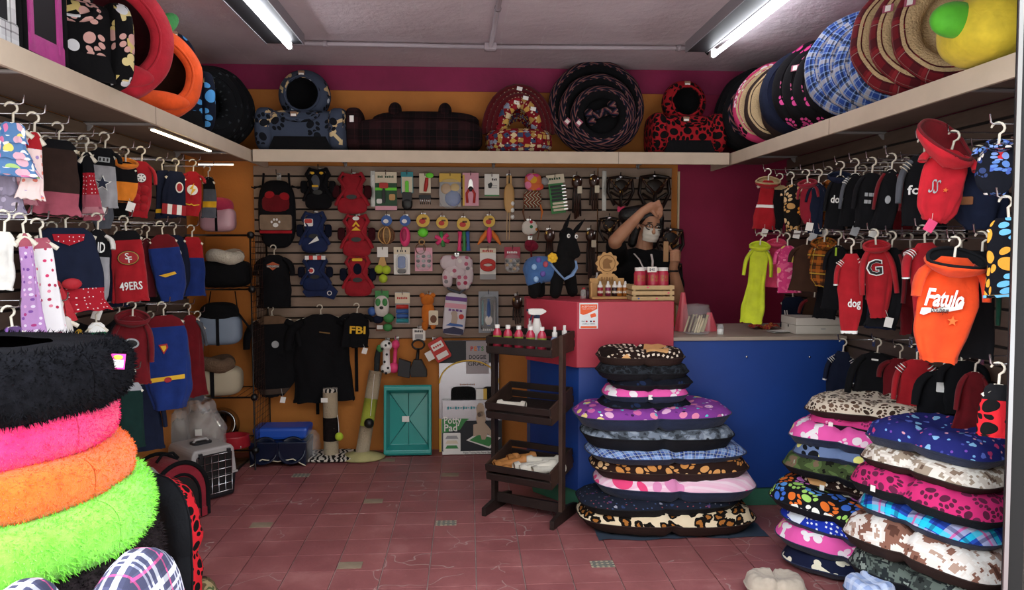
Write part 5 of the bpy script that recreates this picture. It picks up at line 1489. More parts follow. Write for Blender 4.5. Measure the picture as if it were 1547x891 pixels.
def harness(label, px, py, w, h, mat, dk, deco=None, name='dog_harness', group='harnesses on the back wall', seed=0):
    it = Item(name, label, 'harness', px, py, group=group)
    r = w / 2
    it.puff('chest_panel', 0, -h * .35, r * .62, h * .3, 5, mat, 4, .7)
    it.puff('belly_panel', 0, -h * .78, r * .85, h * .2, 5, mat, 3, .6)
    for sg in (-1, 1):
        it.tube('shoulder_strap', [(sg * r * .5, 0, 3), (sg * r * .7, -h * .15, 7), (sg * r * .35, -h * .4, 8), (sg * r * .75, -h * .62, 7), (sg * r * .95, -h * .78, 4)], [3.4, 4.2, 3.4, 3.4, 3], mat, flat=.55)
        it.puff('side_buckle', sg * r * .9, -h * .45, r * .22, h * .15, 4, dk, 4, .6)
        it.tube('side_strap', [(sg * r * .6, -h * .3, 3), (sg * r * 1.05, -h * .42 - seed, 3), (sg * r * .8, -h * .7, 3)], 2, dk, flat=.5)
    it.tube('top_edge', [(-r * .55, -2, 4), (0, -5, 6), (r * .55, -2, 4)], 2.6, mat)
    it.poly('dark_opening', circ(0, -h * .58, r * .3, h * .055, 14), BLACK, 8.5, 1)
    if deco: deco(it, r, h)
    return it
HR, HD = cl('#a01a28', rough=.7), cl('#3a0c14'); HB, HBD = cl('#14244f', rough=.7), cl('#0c1226')
harness('black dog harness with yellow eyes and grey patch at the top', 481, 254, 46, 62, C_BLK, C_BLK, lambda i, r, h: (i.puff('grey_patch', -3, -22, 7, 12, 2, C_GRY, 8), i.poly('yellow_eye', circ(-7, -8, 3, 2, 10), Y_INK, 9, 1), i.poly('yellow_eye', circ(6, -8, 3, 2, 10), Y_INK, 9, 1), i.poly('mouth_patch', rrect(-3, -27, 9, 3, 1), Y_INK, 10.5, 1)))
harness('red dog harness at the top of its column', 532, 261, 52, 62, HR, HD)
harness('blue dog harness with red patch, upper of its column', 475, 320, 46, 62, HB, HBD, lambda i, r, h: (i.poly('white_patch', rrect(-7, -16, 13, 11, 2), W_INK, 9.2, .8), i.poly('red_patch', rrect(-7, -14, 11, 6, 2), I_RED, 10, .8), i.poly('fin', [(-8, -48), (5, -36), (8, -42)], W_INK, 9, .8)))
harness('red dog harness with yellow emblem, middle of its column', 539, 324, 50, 64, HR, HD, lambda i, r, h: (i.poly('emblem', [(-6, -18), (0, -10), (6, -18), (3, -18), (0, -14), (-3, -18)], Y_INK, 9.5, 1), i.poly('emblem', [(-7, -24), (0, -18), (7, -24)], Y_INK, 9.5, 1), i.poly('patch', circ(0, -6, 5, 3, 10), W_INK, 9, 1)))
harness('blue dog harness with red and white stripes, lower of its column', 477, 386, 46, 54, HB, HBD, lambda i, r, h: ([i.poly('stripe', box_pts(-14 + 6 * q, -8 + 6 * q, -6, 0), W_INK if q % 2 == 0 else I_RED, 9.4, .8) for q in range(5)], i.poly('white_badge', circ(-5, -22, 4.5, 4.5, 14), W_INK, 9.2, .6), i.poly('red_badge', circ(-5, -22, 3, 3, 14), I_RED, 9.9, .6)))
harness('red and navy dog harness, lowest of its column', 541, 386, 48, 62, HR, HBD, lambda i, r, h: (i.poly('yellow_label', rrect(0, -6, 15, 4, 1), Y_INK, 9.4, .8), i.puff('navy_chest', 0, -20, 7, 9, 2, HBD, 8)))
it = Item('dog_harness', 'dark blue flared dog vest hanging below the blue harnesses', 'harness', 480, 418, hook=0)
it.poly('body', [(-6, 0), (10, 0), (30, -22), (24, -34), (4, -28), (-16, -30), (-22, -22)], HB, 0, 5, .002)
it.ring('white_ring', 8, -12, 4, 4, .8, W_INK, 6); it.ring('white_ring', 18, -24, 3, 3, .7, W_INK, 6); it.ring('red_ring', -4, -6, 5, 5, 1, I_RED, 6)
# -- clothes on the lower back wall
bk = dict(side='back', row='clothes hanging on the back wall', hook=0)
garment('black dog jacket with orange crest on the back wall', 'dog_jacket', 414, 370, 0, 64, 92, 0, C_BLK, Y=5.12, prof='tee', sleeve='short', deco=lambda c: (c.shape('crest', [(x * c.B, z * c.B) for x, z in [(-.2, .05), (-.1, .1), (0, .14), (.1, .1), (.2, .05), (.2, -.03), (.1, -.05), (0, -.13), (-.1, -.05), (-.2, -.03)]], -.05, .22, ink('crest_orange', '#b5552c')), c.shape('crest_bar', rrect(0, 0, c.B * .4, c.B * .08, .002), -.05, .22, K_INK, .007), c.text('HARLEY-DAVIDSON', .02, -.05, .22, W_INK, .009, width=c.B * .37)), **bk)
garment('black dog coat with brown fur collar on the back wall', 'dog_coat', 410, 462, 0, 92, 136, 0, C_BLK, Y=5.13, prof='round', sleeve='short', collar=cl('#6b5340'), bands=((.9, 1, cl('#4a3c34')),), deco=lambda c: c.shape('round_badge', circ(0, 0, c.B * .08), .1, .35, S_INK), price=(.3, PAPER), **bk)
garment('black long dog coat with hanging straps on the back wall', 'dog_coat', 484, 460, 0, 118, 146, 0, C_BLK, Y=5.15, prof='tee', sleeve='short', deco=lambda c: c.shape('tan_band', [(-.03, .006), (.04, -.006), (.04, -.014), (-.03, -.002)], .1, .2, cl('#8a6a42')), **bk)
garment('black dog vest with yellow FBI letters on the back wall', 'dog_vest', 540, 458, 0, 54, 66, 0, C_BLK, Y=5.08, prof='tee', sleeve='cap', deco=lambda c: c.text('FBI', .07, .1, .5, Y_INK, .008, width=c.B * .6, bold=.002), price=(.7, PAPER), **bk)
for px, y0, y1, lab in ((475, 560, 630, 'black webbing strap hanging beneath the long black coat'), (535, 505, 595, 'black webbing strap hanging beneath the FBI vest')):
    a_, b_ = onY(px, y0, 5.15), onY(px, y1, 5.15)
    tag(MB().box((0, 0, 0), (.022, .006, a_.z - b_.z)).build('webbing_strap', C_BLK, loc=(a_.x, BY - .012, (a_.z + b_.z) / 2)), lab, 'strap')
# -- packages, top row
def card(label, px, py, w, h, mat, group='packages on the back wall', name='toy_package', cat='package', ry=0, Y=None):
    it = Item(name, label, cat, px, py, group=group, ry=ry, Y=Y)
    it.poly('card', [(-w / 2, -h), (w / 2, -h), (w / 2, 3), (3, 3), (-3, 3), (-w / 2, 3)], mat, 0, 1)
    it.w, it.h = w, h
    return it
it = card('green grooming brush card with red button brush', 583, 263, 32, 53, I_DGRN); it.poly('header', box_pts(-16, 16, -13, 3), I_CRM, 1, .5); it.poly('light_band', box_pts(-16, 16, -24, -20), I_LIME, 1, .5)
it.poly('brush_head', rrect(-3, -17, 13, 8, 2), I_RED, 1.5, 4, .0015); it.poly('handle', rrect(-3, -32, 4, 22, 2), I_DGY, 1.5, 3, .001); it.poly('picture', rrect(9, -34, 9, 9, 2), I_TAN, 1.2, .5); it.poly('picture', rrect(-10, -40, 8, 7, 2), W_INK, 1.2, .5); it.poly('base_band', box_pts(-16, 16, -53, -47), I_PNK, 1, .6); it.txt('PET BRUSH', 0, -4, 24, I_DGRN, 1.8)
it = card('brush with lime green handle on teal card', 615, 263, 18, 28, I_TEAL); it.poly('card_front', box_pts(-8, 8, -27, -4), I_CRM, 1, .5); it.poly('handle', rrect(0, -20, 5, 20, 2), I_LIME, 2, 3, .001); it.poly('brush_head', rrect(0, -34, 14, 14, 2), I_DGY, 2, 4, .001); it.puff('bristle_pad', 0, -44, 8, 9, 4, BLACK, 3, .8)
it = card('red handled rake comb on cream card', 642, 265, 17, 26, I_CRM); it.puff('lime_badge', 7, 0, 6, 4, 1.5, I_LIME, 2); it.tube('handle', [(3, -4, 3), (2, -14, 4), (0, -24, 3)], [2.4, 3, 2.2], I_RED, 8); it.poly('rake_head', rrect(0, -32, 18, 6, 1.5), I_DGY, 2, 4, .001)
for q in range(6): it.tube('tooth', [(-7 + q * 2.9, -34, 4), (-6.5 + q * 2.9, -43, 5)], .7, CHROME, 5)
it = card('clear bag of blue and gold dog toys', 680, 265, 32, 46, I_GRY); it.poly('header', box_pts(-16, 16, -10, 3), I_YEL, 1, .6); it.puff('blue_toy', 4, -34, 12, 12, 4, I_BLU, 3); it.puff('gold_toy', -6, -20, 8, 8, 3, I_TAN, 3); it.puff('gold_toy', 7, -18, 7, 6, 3, I_YEL, 3); it.puff('clear_bag', 0, -27, 17, 22, 6, CLEAR, 3, .7)
it = card('pink nail clipper package', 711, 264, 24, 46, I_PNK); it.poly('yellow_side', box_pts(-12, -9, -46, 0), I_YEL, 1, .5)
for sg in (-1, 1): it.tube('handle', [(sg * 1, -20, 3), (sg * 6, -28, 3), (sg * 5, -42, 3)], 1.8, I_RED, 8)
it.poly('jaw', [(-4, -20), (4, -20), (2.5, -9), (0, -6), (-2.5, -9)], CHROME, 2, 2); it.puff('pivot', 0, -21, 4, 4, 2.5, BLACK, 3)
it = card('small white card with dog picture', 743, 266, 22, 30, PAPER); it.poly('green_edge', box_pts(-11, 11, -30, -28), I_GRN, 1, .5); it.poly('dog_picture', [(-6, -12), (-1, -9), (1, -12), (-1, -18), (-5, -18)], I_DGY, 1, .4); it.txt('PET', 4, -5, 8, I_DGY, 1.4); it.poly('print_line', box_pts(-2, 8, -15, -14), I_GRY, 1, .3); it.poly('print_line', box_pts(-2, 8, -18, -17), I_GRY, 1, .3)
# -- second row: round tags with toys
def disc(label, px, py, mat, r=9):
    it = Item('dog_toy', label, 'toy', px, py, group='toys on round tags on the back wall')
    it.poly('round_tag', circ(0, -r, r, r, 20), mat, 0, 1); it.poly('tag_print', circ(-1, -r - 1, r * .5, r * .4, 10), I_RED if mat is I_YEL else W_INK, 1, .4); it.poly('tag_print', rrect(2, -r + 3, r * .7, r * .3, .5), I_BRN if mat is I_YEL else I_BLU, 1, .4)
    return it
it = disc('ball of tan rope hung from a blue round tag', 584, 325, I_BLU, 8); it.puff('rope_ball', 0, -30, 11, 12, 10, plain('rope_twist', '#8f7350', .9, bump=1, bs=90, var=.5), 6)
for q in range(6): it.tube('rope_strand', [(12 * math.sin(a) * math.cos(q), -30 + 12.4 * math.cos(a), 6 + 10.5 * math.sin(a) * math.sin(q)) for a in [i / 14 * 2 * PI for i in range(15)]], 1.2, I_TAN if q % 2 else I_BRN, 5)
it = disc('pink saucer shaped dog toy hung from a blue round tag', 612, 325, I_BLU, 8); it.puff('saucer', 0, -32, 8, 15, 6, I_HPK, 4); it.puff('saucer_dimple', -1, -30, 4.5, 10, 3, ink('dark_pink_rubber', '#a01f4c'), 8)
it = disc('lime green ball toy with brown rings', 639, 323, I_YEL, 10); it.puff('ball', 0, -28, 8, 7, 7, I_LIME, 5); it.ring('brown_ring', -2, -42, 4, 4, 1, I_TAN); it.ring('brown_ring', -4, -52, 7, 8, 1, I_BRN)
for q in (-3, 0, 3): it.ring('ball_groove', 0, -28 + q, 7.6 - abs(q) * .3, .8, .5, I_DGRN, 8)
it = disc('pink and green jack shaped dog toy', 668, 327, I_YEL, 9)
for a in (0, 60, 120): it.tube('arm', [(11 * math.cos(math.radians(a + 40)), -34 + 11 * math.sin(math.radians(a + 40)), 3), (-11 * math.cos(math.radians(a + 40)), -34 - 11 * math.sin(math.radians(a + 40)), 6)], 3, I_GRN if a == 60 else I_HPK, 8)
it = disc('bundle of pink blue and green rubber bones', 700, 328, I_YEL, 10)
for q, (x, mt) in enumerate(((-5, I_HPK), (1, I_GRN), (6, I_BLU))): it.tube('bone', [(x, -22, 3 + q), (x * 1.1, -30, 4 + q), (x * 1.2, -42, 4 + q), (x * 1.2, -50, 3 + q)], [3.6, 2.4, 2.4, 3.6], mt, 8)
it = disc('orange and pink carrot shaped dog toy', 739, 325, I_YEL, 9)
for sg in (-1, 1): it.tube('carrot', [(sg * 3, -24, 3), (sg * 10, -34, 5), (sg * 17, -44, 3)], [3, 4, 1.2], I_ORG, 8)
it.puff('pink_knot', 0, -30, 4, 12, 4, I_HPK, 6)
# -- third row
it = card('three lime tennis balls under a header card', 578, 376, 16, 12, PAPER, name='ball_pack'); it.poly('net_top', [(-3, -12), (3, -12), (7, -28), (-8, -28)], I_TAN, 1, 3)
TENN = plain('tennis_felt', '#c0d83a', .95, bump=.6, bs=300)
for x, z in ((-5, -30), (6, -31), (1, -44)): it.puff('tennis_ball', x, z, 6.6, 6.6, 6.6, TENN, 6)
it = card('blister card with blue flashlight device', 607, 376, 24, 38, PAPER); it.poly('header', box_pts(-12, 12, -8, 3), I_CRM, 1, .4); it.poly('device', rrect(0, -20, 11, 18, 3), I_BLU, 2, 5, .001); it.poly('device_base', rrect(0, -33, 12, 6, 2), I_DGY, 2, 4); it.puff('blister', 0, -22, 9, 15, 5, CLEAR, 3, .7); it.txt('2 EN 1', 0, -3, 14, I_DGY, 1.6)
it = card('pink and grey blister card of small clips', 640, 377, 26, 32, I_PNK)
for q in range(9): it.puff('clip', -8 + 8 * (q % 3), -10 - 7 * (q // 3), 3, 2.5, 2, I_DGY if q % 2 else I_GRY, 3)
it.puff('clear_bag', 0, -16, 12, 15, 4, CLEAR, 3, .7)
DIAP = P_('pink_floral_nappy_print', '#d8c8cc', ('dot', 22, 1.0, ['#c06a80', '#a83c54', '#e6b0bc', '#8f8a90', '#e6dcd8'], .8))
it = Item('dog_nappies', 'bundle of pink floral dog nappies on the back wall', 'nappy', 690, 384)
for x, z, rx, rz_ in ((-12, -12, 13, 11), (10, -14, 14, 12), (-2, -26, 16, 10), (-14, -36, 8, 14), (10, -42, 11, 12), (18, -30, 7, 16)): it.puff('folded_nappy', x, z, rx, rz_, 6, DIAP, 3 + (x % 3), .75)
it.tube('grey_strap', [(-20, -40, 3), (-12, -52, 4), (4, -58, 5), (20, -46, 4)], 4, C_GRY, flat=.5)
it = card('red collar on white header card', 737, 378, 24, 36, PAPER); it.poly('header', box_pts(-12, 12, -4, 3), I_CRM, 1, .4)
for q in (-2, 0, 2): it.ring('collar', 0, -22 + q, 10, 6, 2, I_RED, 4)
it.poly('lower_print', box_pts(-12, 12, -44, -36), I_GRY, 0, 1); it.txt('COLLAR', 0, -1, 16, I_RED, 1.6)
it = card('small red card of charms beside the donkey figure', 774, 376, 24, 14, ink('raspberry_card', '#b03a52'))
for q in range(12): it.puff('charm', -8 + 5.4 * (q % 4), -18 - 6 * (q // 4), 2.4, 2.4, 2, (I_DGY, I_TAN, I_GRY)[q % 3], 3)
it.puff('clear_bag', 0, -22, 12, 14, 4, CLEAR, 3, .7); it.txt('CHARMS', 0, -5, 16, W_INK, 1.4)
# -- fourth row
it = card('green and white dog face plush toy', 577, 442, 20, 8, I_GRN, name='plush_toy', cat='toy'); it.puff('head', 0, -20, 11, 16, 5, cl('#dcd6d0'), 4, .8); it.puff('eye_patch', -5, -14, 4, 6, 2, I_GRN, 8); it.puff('eye_patch', 5, -14, 4, 6, 2, I_GRN, 8); it.puff('nose', 0, -22, 3, 2.4, 2, BLACK, 9); it.puff('ball', -15, -28, 6, 7, 5, I_BLU, 3); it.puff('foot', 10, -38, 8, 7, 5, I_GRN, 4); it.puff('foot', -6, -40, 8, 6, 5, C_NVY, 4)
it = Item('toy_package', 'small card with green ball under the dog face plush', 'package', 580, 486, hook=0, group='packages on the back wall'); it.poly('card', box_pts(-12, 12, -14, 2), I_BRN, 0, 1); it.poly('label', rrect(-6, -8, 9, 6, 1), W_INK, 1, .4); it.puff('ball', 6, -8, 7, 6, 5, I_GRN, 4)
it = card('card of red and blue battery shaped toys', 608, 444, 21, 45, I_GRY, name='roll_pack'); it.poly('header', box_pts(-11, 11, -14, 2), I_CRM, 1, .5); it.txt('BOLSAS', 0, -6, 16, I_RED, 1.8)
for q, mt in enumerate((I_RED, I_BLU, I_BLU, I_TEAL)): it.tube('roll', [(-9, -19 - 7 * q, 3), (9, -19 - 7 * q, 3)], 3.2, mt, 10)
it = Item('plush_toy', 'orange bear shaped plush toy on a tan card', 'toy', 648, 445); PLO = cl('#d8782a'); it.puff('head', -2, -8, 10, 9, 6, PLO, 4); it.puff('ear', -10, -1, 4, 4, 3, PLO, 4); it.puff('ear', 6, -1, 4, 4, 3, PLO, 4); it.puff('body', -1, -28, 10, 17, 6, PLO, 4, .85); it.puff('leg', -6, -46, 5, 8, 5, PLO, 4); it.puff('leg', 6, -44, 5, 8, 5, PLO, 4); it.poly('white_card', rrect(7, -34, 14, 22, 2), I_CRM, 9, 1); it.poly('dog_picture', circ(7, -36, 5, 6, 10), I_BRN, 10, .4)
it = Item('pad_pack', 'white and purple pack of training pads', 'package', 690, 446, ry=.1, group='packages on the back wall'); it.puff('pack', 0, -28, 17, 32, 5, ink('pack_white', '#d8d4dc'), 3, .35, 28)
it.poly('purple_band', box_pts(-16, 16, -8, -2), I_PUR, 7.4, .8); it.poly('pink_band', box_pts(-16, 16, -19, -12), I_PNK, 7.6, .8); it.poly('dark_base', [(-15, -58), (15, -58), (15, -50), (0, -47), (-15, -52)], ink('pack_navy', '#2b2a4c'), 7.4, .8); it.poly('dog_picture', [(-5, -26), (3, -26), (5, -34), (4, -42), (-5, -42), (-4, -34)], ink('picture_fawn', '#b8a596'), 8, .5); it.poly('dog_picture', circ(-1, -27, 5, 4, 10), ink('picture_fawn', '#b8a596'), 8.2, .5); it.poly('red_seal', circ(10, -31, 4, 4, 12), I_RED, 8, .5); it.poly('blue_sheet', [(-12, -46), (-5, -41), (13, -43), (14, -46)], I_BLU, 7.9, .4); it.txt('PADS', 1, -22, 22, I_PUR, 8.6)
it = card('blue dental kit in a clear blister card', 738, 443, 30, 60, ink('card_silver', '#9aa0a8')); it.poly('dark_tray', rrect(0, -30, 24, 50, 3), I_DGY, 1, 1.5); it.tube('paste_tube', [(0, -8, 4), (0, -20, 5), (0, -48, 3)], [4.5, 6, 6], ink('tube_blue', '#3c5c9a'), 10, .6); it.puff('white_area', 0, -40, 5.4, 8, 2, PAPER, 8); it.tube('brush', [(-9, -10, 3), (-9, -48, 3)], 1.6, I_TEAL, 8); it.tube('brush', [(9, -10, 3), (9, -48, 3)], 1.6, I_GRY, 8); it.puff('blister', 0, -29, 13, 27, 6, CLEAR, 3, .5); it.txt('DENTAL', 0, -55, 18, W_INK, 2.8)
# -- fifth row
it = Item('dog_toy', 'white vinyl bone toy with black football spots', 'toy', 584, 514)
for z in (-7, -42): it.puff('bone_end', 0, z, 9, 8, 8, W_INK, 5)
it.tube('bone_shaft', [(0, -8, 5), (0, -42, 5)], 5.4, W_INK, 10)
for x, z in ((0, -6), (-5, -11), (5, -3), (1, -20), (-2, -31), (3, -40), (-5, -45), (0, -48)): it.puff('black_spot', x, z, 2, 2, 1.5, BLACK, 12.3 if abs(z + 25) > 12 else 9.6, n=8)
it = Item('dog_toy', 'pink vinyl dumbbell toy with ball end', 'toy', 598, 512); it.puff('upper_end', 0, -8, 6, 7, 6, I_HPK, 3); it.tube('shaft', [(0, -8, 3), (-2, -40, 3)], 3, I_HPK, 8); it.puff('ball_end', -3, -43, 8, 8, 7, I_HPK, 4)
it = Item('dog_toy', 'dark striped rope toy beside the football spotted bone', 'toy', 571, 522, hook=0); it.tube('rope', [(2, 0, 2), (-1, -18, 3), (-2, -38, 3)], [3, 4.5, 4], plain('dark_rope', '#23282a', .9, bump=1, bs=80), 8); it.puff('green_end', 3, -4, 5, 6, 4, I_GRN, 3)
it = Item('waste_scoop', 'black plastic waste scoop with white label', 'scoop', 633, 496); it.poly('label', rrect(0, -9, 19, 18, 1), PAPER, 1, 1); it.txt('CLEAN', 0, -4, 13, I_DGY, 2.4); it.poly('label_picture', rrect(0, -12, 12, 7, 1), I_GRY, 2, .4)
it.ring('handle_ring', -1, -24, 9, 7, 1.6, BLACK, 4); it.tube('handle', [(-1, -30, 4), (-3, -48, 5)], [2, 3], BLACK, 8); it.poly('scoop_shell', [(-8, -46), (4, -46), (12, -62), (12, -72), (-12, -72), (-14, -62)], BLACK, 1, 12, .004); it.poly('scoop_jaw', [(-12, -50), (-30, -44), (-32, -70), (-14, -74)], I_DGY, 2, 10, .004)
it = Item('bag_pack', 'red and white pack of waste bags beside the scoop', 'package', 656, 513, ry=-.5, group='packages on the back wall'); it.poly('pack', rrect(0, -17, 24, 34, 3), I_RED, 0, 5, .001); it.poly('white_label', rrect(0, -10, 18, 10, 1), PAPER, 5, .5); it.poly('white_label', rrect(0, -26, 18, 8, 1), PAPER, 5, .5); it.poly('loose_tag', rrect(-17, -18, 12, 14, 1), PAPER, 2, 1); it.txt('BAGS', 0, -10, 14, I_RED, 5.8)
# -- right part of the wall
it = Item('feather_teaser', 'tan cat teaser with long sticks', 'toy', 769, 263); it.puff('suede_head', 0, -36, 8, 22, 3, I_TAN, 3, .8); it.tube('cord', [(0, 0, 2), (0, -30, 3)], 1.2, BLACK); it.poly('leather_tab', rrect(0, -10, 8, 16, 2), I_TAN, 2, 1)
for x in (-3, 1): it.tube('stick', [(x + 1, -16, 4), (x - 1, -98, 4)], .8, plain('bare_wood', '#c0a078', .7), 6)
for z in (-44, -54, -64): it.puff('white_bead', 5, z, 3, 3.6, 3, W_INK, 4)
it = Item('dog_hat', 'neon orange and pink dog bandana at the top', 'bandana', 805, 262); NEONP = P_('neon_patch_print', '#e8784a', ('dot', 16, 1.3, ['#e84a8a', '#f0b43c', '#e85a3c', '#f08ab0'], 1, .8)); it.puff('folded_cloth', 0, -13, 13, 13, 5, NEONP, 4, .7); it.puff('fold', 4, -20, 12, 6, 4, NEONP, 6, .8)
it = Item('dog_hat', 'black and cream zigzag dog bandana under the neon one', 'bandana', 804, 290, hook=0); it.puff('folded_cloth', 0, -11, 14, 13, 5, P_('black_cream_geo', stripes_base(['#14121a', '#d8ccb0', '#14121a', '#a8553a'], 40, 1.2, 40, 0)), 4, .7); it.tube('tie_end', [(-11, -16, 3), (-14, -30, 3), (-11, -44, 2)], [3, 4, 1.5], I_BRN, flat=.4); it.tube('tie_end', [(11, -16, 3), (15, -30, 3), (13, -42, 2)], [3, 4, 1.5], I_ORG, flat=.4)
it = Item('dog_bandana', 'white bandana with printed balls below the zigzag one', 'bandana', 800, 332); it.puff('folded_cloth', 0, -12, 12, 11, 4, P_('white_ball_print', '#dcd6cc', ('dot', 24, .9, ['#d88a3c', '#3c4a7a', '#c83c4a', '#4a8a5a'], .7)), 3, .8); it.tube('tie_end', [(8, -4, 3), (14, -18, 3), (12, -30, 3)], 2, I_BRN, flat=.5)
it = Item('rose_toy', 'dark red rose shaped rope toy', 'toy', 802, 358); ROSE = cl('#8a1f38'); it.puff('rose_head', 0, -13, 10, 9, 6, ROSE, 4); it.puff('petal', -4, -10, 6, 6, 5, ROSE, 7); it.puff('petal', 5, -14, 6, 6, 5, ROSE, 7); it.tube('tail', [(0, -18, 3), (1, -34, 3), (3, -52, 3)], [1.6, 1.6, 3], C_DRED)
it = card('stack of metal grooming combs on a green card', 838, 268, 22, 54, I_GRN, ry=-.12, name='comb_card'); it.poly('header', box_pts(-13, 14, -9, 4), I_CRM, 1, .6); it.txt('COMBS', 0, -2, 18, I_DGRN, 2)
for q in range(8): it.poly('comb', rrect(2 + (q % 2), -14 - 5 * q, 22, 3.2, 1), I_DGY if q < 5 else I_CRM, 2, 3); it.poly('comb_spine', box_pts(8, 14, -14.6 - 5 * q, -13 - 5 * q), CHROME, 5, 1)
it.puff('roll', -16, -4, 6, 6, 4, I_GRY, 3)
def leashes(label, px, py, h, n=7, tagc=None):
    it = Item('leather_leash', label, 'leash', px, py, group='leather leashes on the back wall')
    it.puff('coil', 0, -10, 8, 10, 5, LEATH, 4)
    for q in range(n):
        x = -6 + 12 * q / (n - 1)
        it.tube('strap', [(x * .5, -8, 2 + q % 3), (x * .9, -h * .5, 3 + q % 2), (x * 1.0 + math.sin(q * 2.1) * 2, -h * (.85 + .15 * math.sin(q * 1.7) ** 2), 3)], 2.2, LEATH if q % 2 else LEATHD, 6, .6)
    for q in range(3): it.puff('snap_hook', -5 + 5 * q, -6 - 3 * (q % 2), 2, 3.4, 2, CHROME if q else BRASS, 8)
    if tagc: it.poly('price_tag', rrect(4, -22, 7, 11, 1), I_CRM, 7, .6)
leashes('bundle of brown leather leashes right of the combs', 871, 265, 66, 7, 1)
leashes('bundle of brown leather leashes left of the wall channel', 897, 264, 54, 6, 1)
leashes('bundle of leather leashes hanging behind the donkey head', 830, 346, 80, 7)
leashes('long bundle of dark leather leashes behind the wooden sign', 892, 346, 76, 8, 1)
leashes('bundle of dark leather collars behind the spray bottles', 781, 446, 44, 6)
def lharness(label, px, py, k=1.0, price=0):
    it = Item('leather_harness', label, 'harness', px, py, group='leather harnesses on the back wall')
    f = lambda pts: [(x * k, z * k, y) for x, z, y in pts]
    it.tube('collar_strap', f([(-20, -4, 3), (0, -1, 5), (20, -4, 3)]), 3.6 * k, LEATHD, 8, .6)
    for sg in (-1, 1):
        it.tube('chest_strap', f([(sg * 18, -4, 4), (sg * 12, -14, 6), (0, -26, 7)]), 3.6 * k, LEATH, 8, .5)
        it.tube('side_strap', f([(sg * 19, -6, 2), (sg * 21, -26, 3), (sg * 10, -48, 3)]), 5 * k, LEATHD, 8, .5)
        for q in range(4): it.puff('stud', sg * (16 - 4 * q) * k, (-7 - 5 * q) * k, 1, 1, .8, BRASS, 8.4, n=8)
    it.puff('chest_plate', 0, -17 * k, 13 * k, 11 * k, 3 * k, LEATHD, 4)
    it.tube('belly_strap', f([(-17, -26, 3), (0, -36, 6), (17, -26, 3)]), 4 * k, LEATHD, 8, .5)
    it.tube('belly_strap', f([(-12, -40, 3), (0, -50, 5), (12, -40, 3)]), 4 * k, LEATH, 8, .5)
    it.tube('chest_drop', f([(0, -24, 7), (0, -48, 5)]), 5 * k, LEATHD, 8, .5)
    it.puff('round_ring', 0, -26 * k, 3, 3, 1.5, BRASS, 9)
    it.puff('top_buckle', 0, -2 * k, 4, 2.4, 2, CHROME, 7)
    if price: it.poly('price_tag', rrect(1, -50, 12, 8, 1), ink('pink_paper2', '#ee3f70'), 6, .6)
    return it
lharness('studded leather dog harness with pink price tag', 937, 266, .92, 1)
lharness('large studded leather dog harness above the person', 988, 264, 1.1)
lharness('dark leather harness half hidden behind the raised elbow', 920, 328, .75)
lharness('brown leather harness right of the person', 1012, 345, .95)
lharness('brown leather harness low behind the jars', 1013, 396, .8)
# ================================================================ figures: union of tapered capsules skinned as one surface
def caps_mb(caps):
    m = MB()
    for c in caps:
        if len(c) == 2:                       # ellipsoid: centre, radii (+ optional matrix)
            m.ell(c[0], c[1], 20, 14)
        elif len(c) == 3:
            m.ell(c[0], c[1], 20, 14, M=c[2])
        else:
            a, b, r0, r1 = Vector(c[0]), Vector(c[1]), c[2], c[3]
            d = (b - a)
            L = d.length
            d = d.normalized() if L > 1e-6 else Vector((0, 0, 1))
            pts, rs = [], []
            for q in (-.995, -.85, -.6, -.3): pts.append(a + d * r0 * q); rs.append(r0 * math.sqrt(1 - q * q))
            for q in (0, .25, .5, .75, 1): pts.append(a + d * L * q); rs.append(r0 + (r1 - r0) * q)
            for q in (.3, .6, .85, .995): pts.append(b + d * r1 * q); rs.append(r1 * math.sqrt(1 - q * q))
            m.tube(pts, rs, 14)
    return m
def skin(caps, name, mat, parent, voxel=.006, smooth=4):
    m = caps_mb(caps)
    o = m.build(name, mat, parent)
    w = o.modifiers.new('remesh', 'REMESH'); w.mode = 'VOXEL'; w.voxel_size = voxel; w.use_smooth_shade = True
    w = o.modifiers.new('smooth', 'SMOOTH'); w.factor = .5; w.iterations = smooth
    return o
# ---- the person behind the counter
PY = 4.74
def W(px, py, Y=PY): return onY(px, py, Y)
SKIN = G('skin', .55)
SKIN.col(SKIN.ramp(SKIN.noise(SKIN.obj(), 9, 3), [(.3, '#a8765a'), (.7, '#bf8d6e')], False)); SKIN.b.inputs['Subsurface Weight'].default_value = .08; SKIN.b.inputs['Subsurface Radius'].default_value = (.01, .004, .002); SKIN = SKIN.mat
HAIR = plain('black_hair', '#0a0809', .45, bump=.5, bs=70)
t = thing('person', 'person with face mask in black shirt, one hand on forehead, behind the red counter', 'person', (1.1, PY, 0))
def rel(p): return Vector(p) - Vector((1.1, PY, 0))
hc = rel(W(981, 340))
HM = Matrix.Translation(hc) @ Euler((.2, .12, .12)).to_matrix().to_4x4()
def hp(x, y, z): return HM @ Vector((x, y, z))
neck = rel(W(973, 379))
shR, shL = rel(W(935, 394)), rel(W(1006, 395))
chest = rel(W(970, 428))
elR, wrR = rel(W(929, 364, 4.52)), rel(W(971, 319, 4.56))
elL, wrL = rel(W(1026, 452, 4.62)), rel(W(1017, 404, 4.52))
hip = Vector((-.03, .02, .84))
ft = lambda s, z: Vector((-.03 + s * .1, .02, z))
